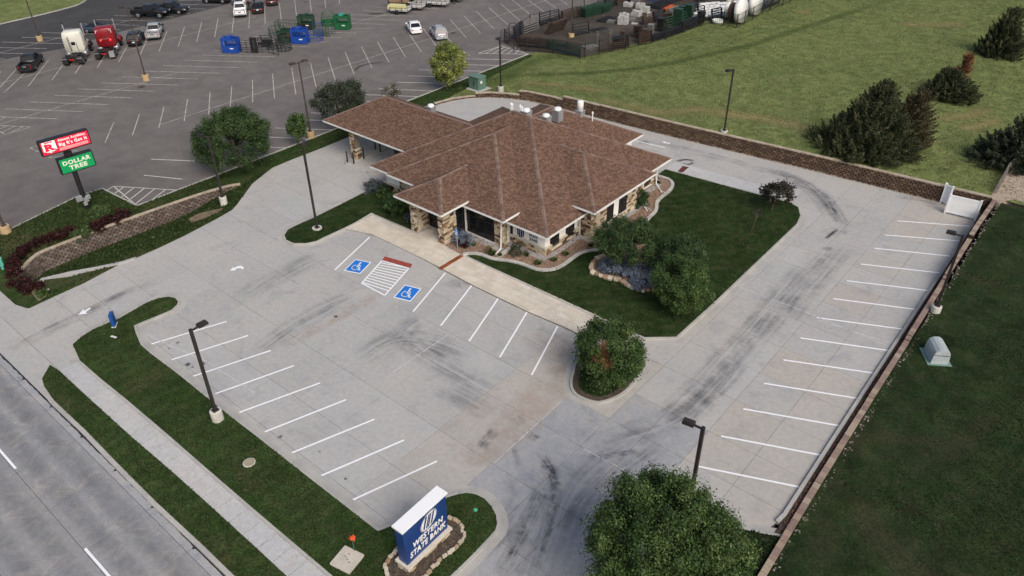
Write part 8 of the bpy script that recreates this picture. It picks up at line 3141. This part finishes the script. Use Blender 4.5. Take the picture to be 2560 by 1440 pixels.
L_GRASS = leaf_mat('grass_blades', [(.014, .032, .008), (.026, .048, .012), (.040, .060, .018), (.075, .085, .035)], .3)
L_GRASSV = leaf_mat('verge_blades', [(.018, .038, .010), (.034, .062, .016), (.054, .080, .024), (.10, .105, .045)], .3)
L_GRASSF = leaf_mat('field_blades', [(.10, .132, .042), (.15, .18, .060), (.19, .205, .078), (.26, .25, .115)], .3)
L_GRASSR = leaf_mat('side_blades', [(.012, .026, .008), (.020, .035, .012), (.030, .043, .016), (.050, .056, .026)], .3)
tufts(front, 170, .062, L_GRASSV, .10, 1, (mo,))
tufts(verge, 170, .062, L_GRASSV, .05, 2)
tufts(lawn_r, 150, .058, L_GRASS, .12, 3, (bed, tb, [(-8, -2.2), (2, -2.2), (2, 17.2), (-8, 17.2)]))
tufts(lawn_l, 150, .058, L_GRASS, .12, 4, (BLD,))
tufts(rl, 140, .085, L_GRASSR, .10, 5)
tufts(inner, 120, .09, L_GRASS, .14, 12)
tufts([(26.5, 29.5), (36, 29.5), (50, 10), (50, -25), (26.9, -25)], 95, .055, L_GRASSR, lambda X, Y: np.interp(Y, [-60, -9.5, -8.5, -1, .2, 6.5, 8, 15.5, 17, 22.5, 24, 40], [.26, .28, .36, .38, .5, .52, .7, .74, 1.02, 1.06, 1.34, 1.4]) - .05, 6)
tufts(strip, 100, .07, L_GRASSV, .06, 7)
tufts(knee, 110, .10, L_GRASSV, .10, 8)


def zf_np(X, Y):
    t_ = np.clip((X + 33) / 22, 0, 1)
    return 1.4 * t_ * t_ * (3 - 2 * t_) + .02


wb = [(x, y + .5) for x, y in WALL_BACK]
tufts(wb[2:] + [(34, 31), (60, 46), (60, 80), (20, 120), (-16, 92), (-18.5, 68), (-27, 43.5), (-33.5, 40), (-33.8, 22)], 26, .085, L_GRASSF, zf_np, 9)
sx_, sy_ = [], []
rs = np.random.RandomState(3)
A_, B_ = np.array(A), np.array(B)
n = 14000
iu = rs.uniform(0, 22.99, n); ii = iu.astype(int); fr_ = (iu - ii)[:, None]
tt = rs.uniform(.02, .98, n)
pa, pb = A_[ii] * (1 - fr_) + A_[ii + 1] * fr_, B_[ii] * (1 - fr_) + B_[ii + 1] * fr_
sm = (tt * tt * (3 - 2 * tt)) ** .8
Pq = np.stack([pa[:, 0] + (pb[:, 0] - pa[:, 0]) * tt, pa[:, 1] + (pb[:, 1] - pa[:, 1]) * tt, pa[:, 2] + (pb[:, 2] - pa[:, 2]) * sm], 1)
a = rs.uniform(0, 6.283, n); s = .10 * rs.uniform(.5, 1.6, n)
w = np.stack([np.cos(a), np.sin(a), np.zeros(n)], 1) * (s * .42)[:, None]
up = np.stack([rs.normal(0, .4, n) * s, rs.normal(0, .4, n) * s, s * .8], 1)
stuff(leaf_object('grass', np.stack([Pq - w, Pq + w, Pq + up + w * .5, Pq + up - w * .5], 1).reshape(-1, 3), np.clip(rs.beta(1.6, 3, n), 0, 1), L_GRASSV, None, (0, 0, 0)))
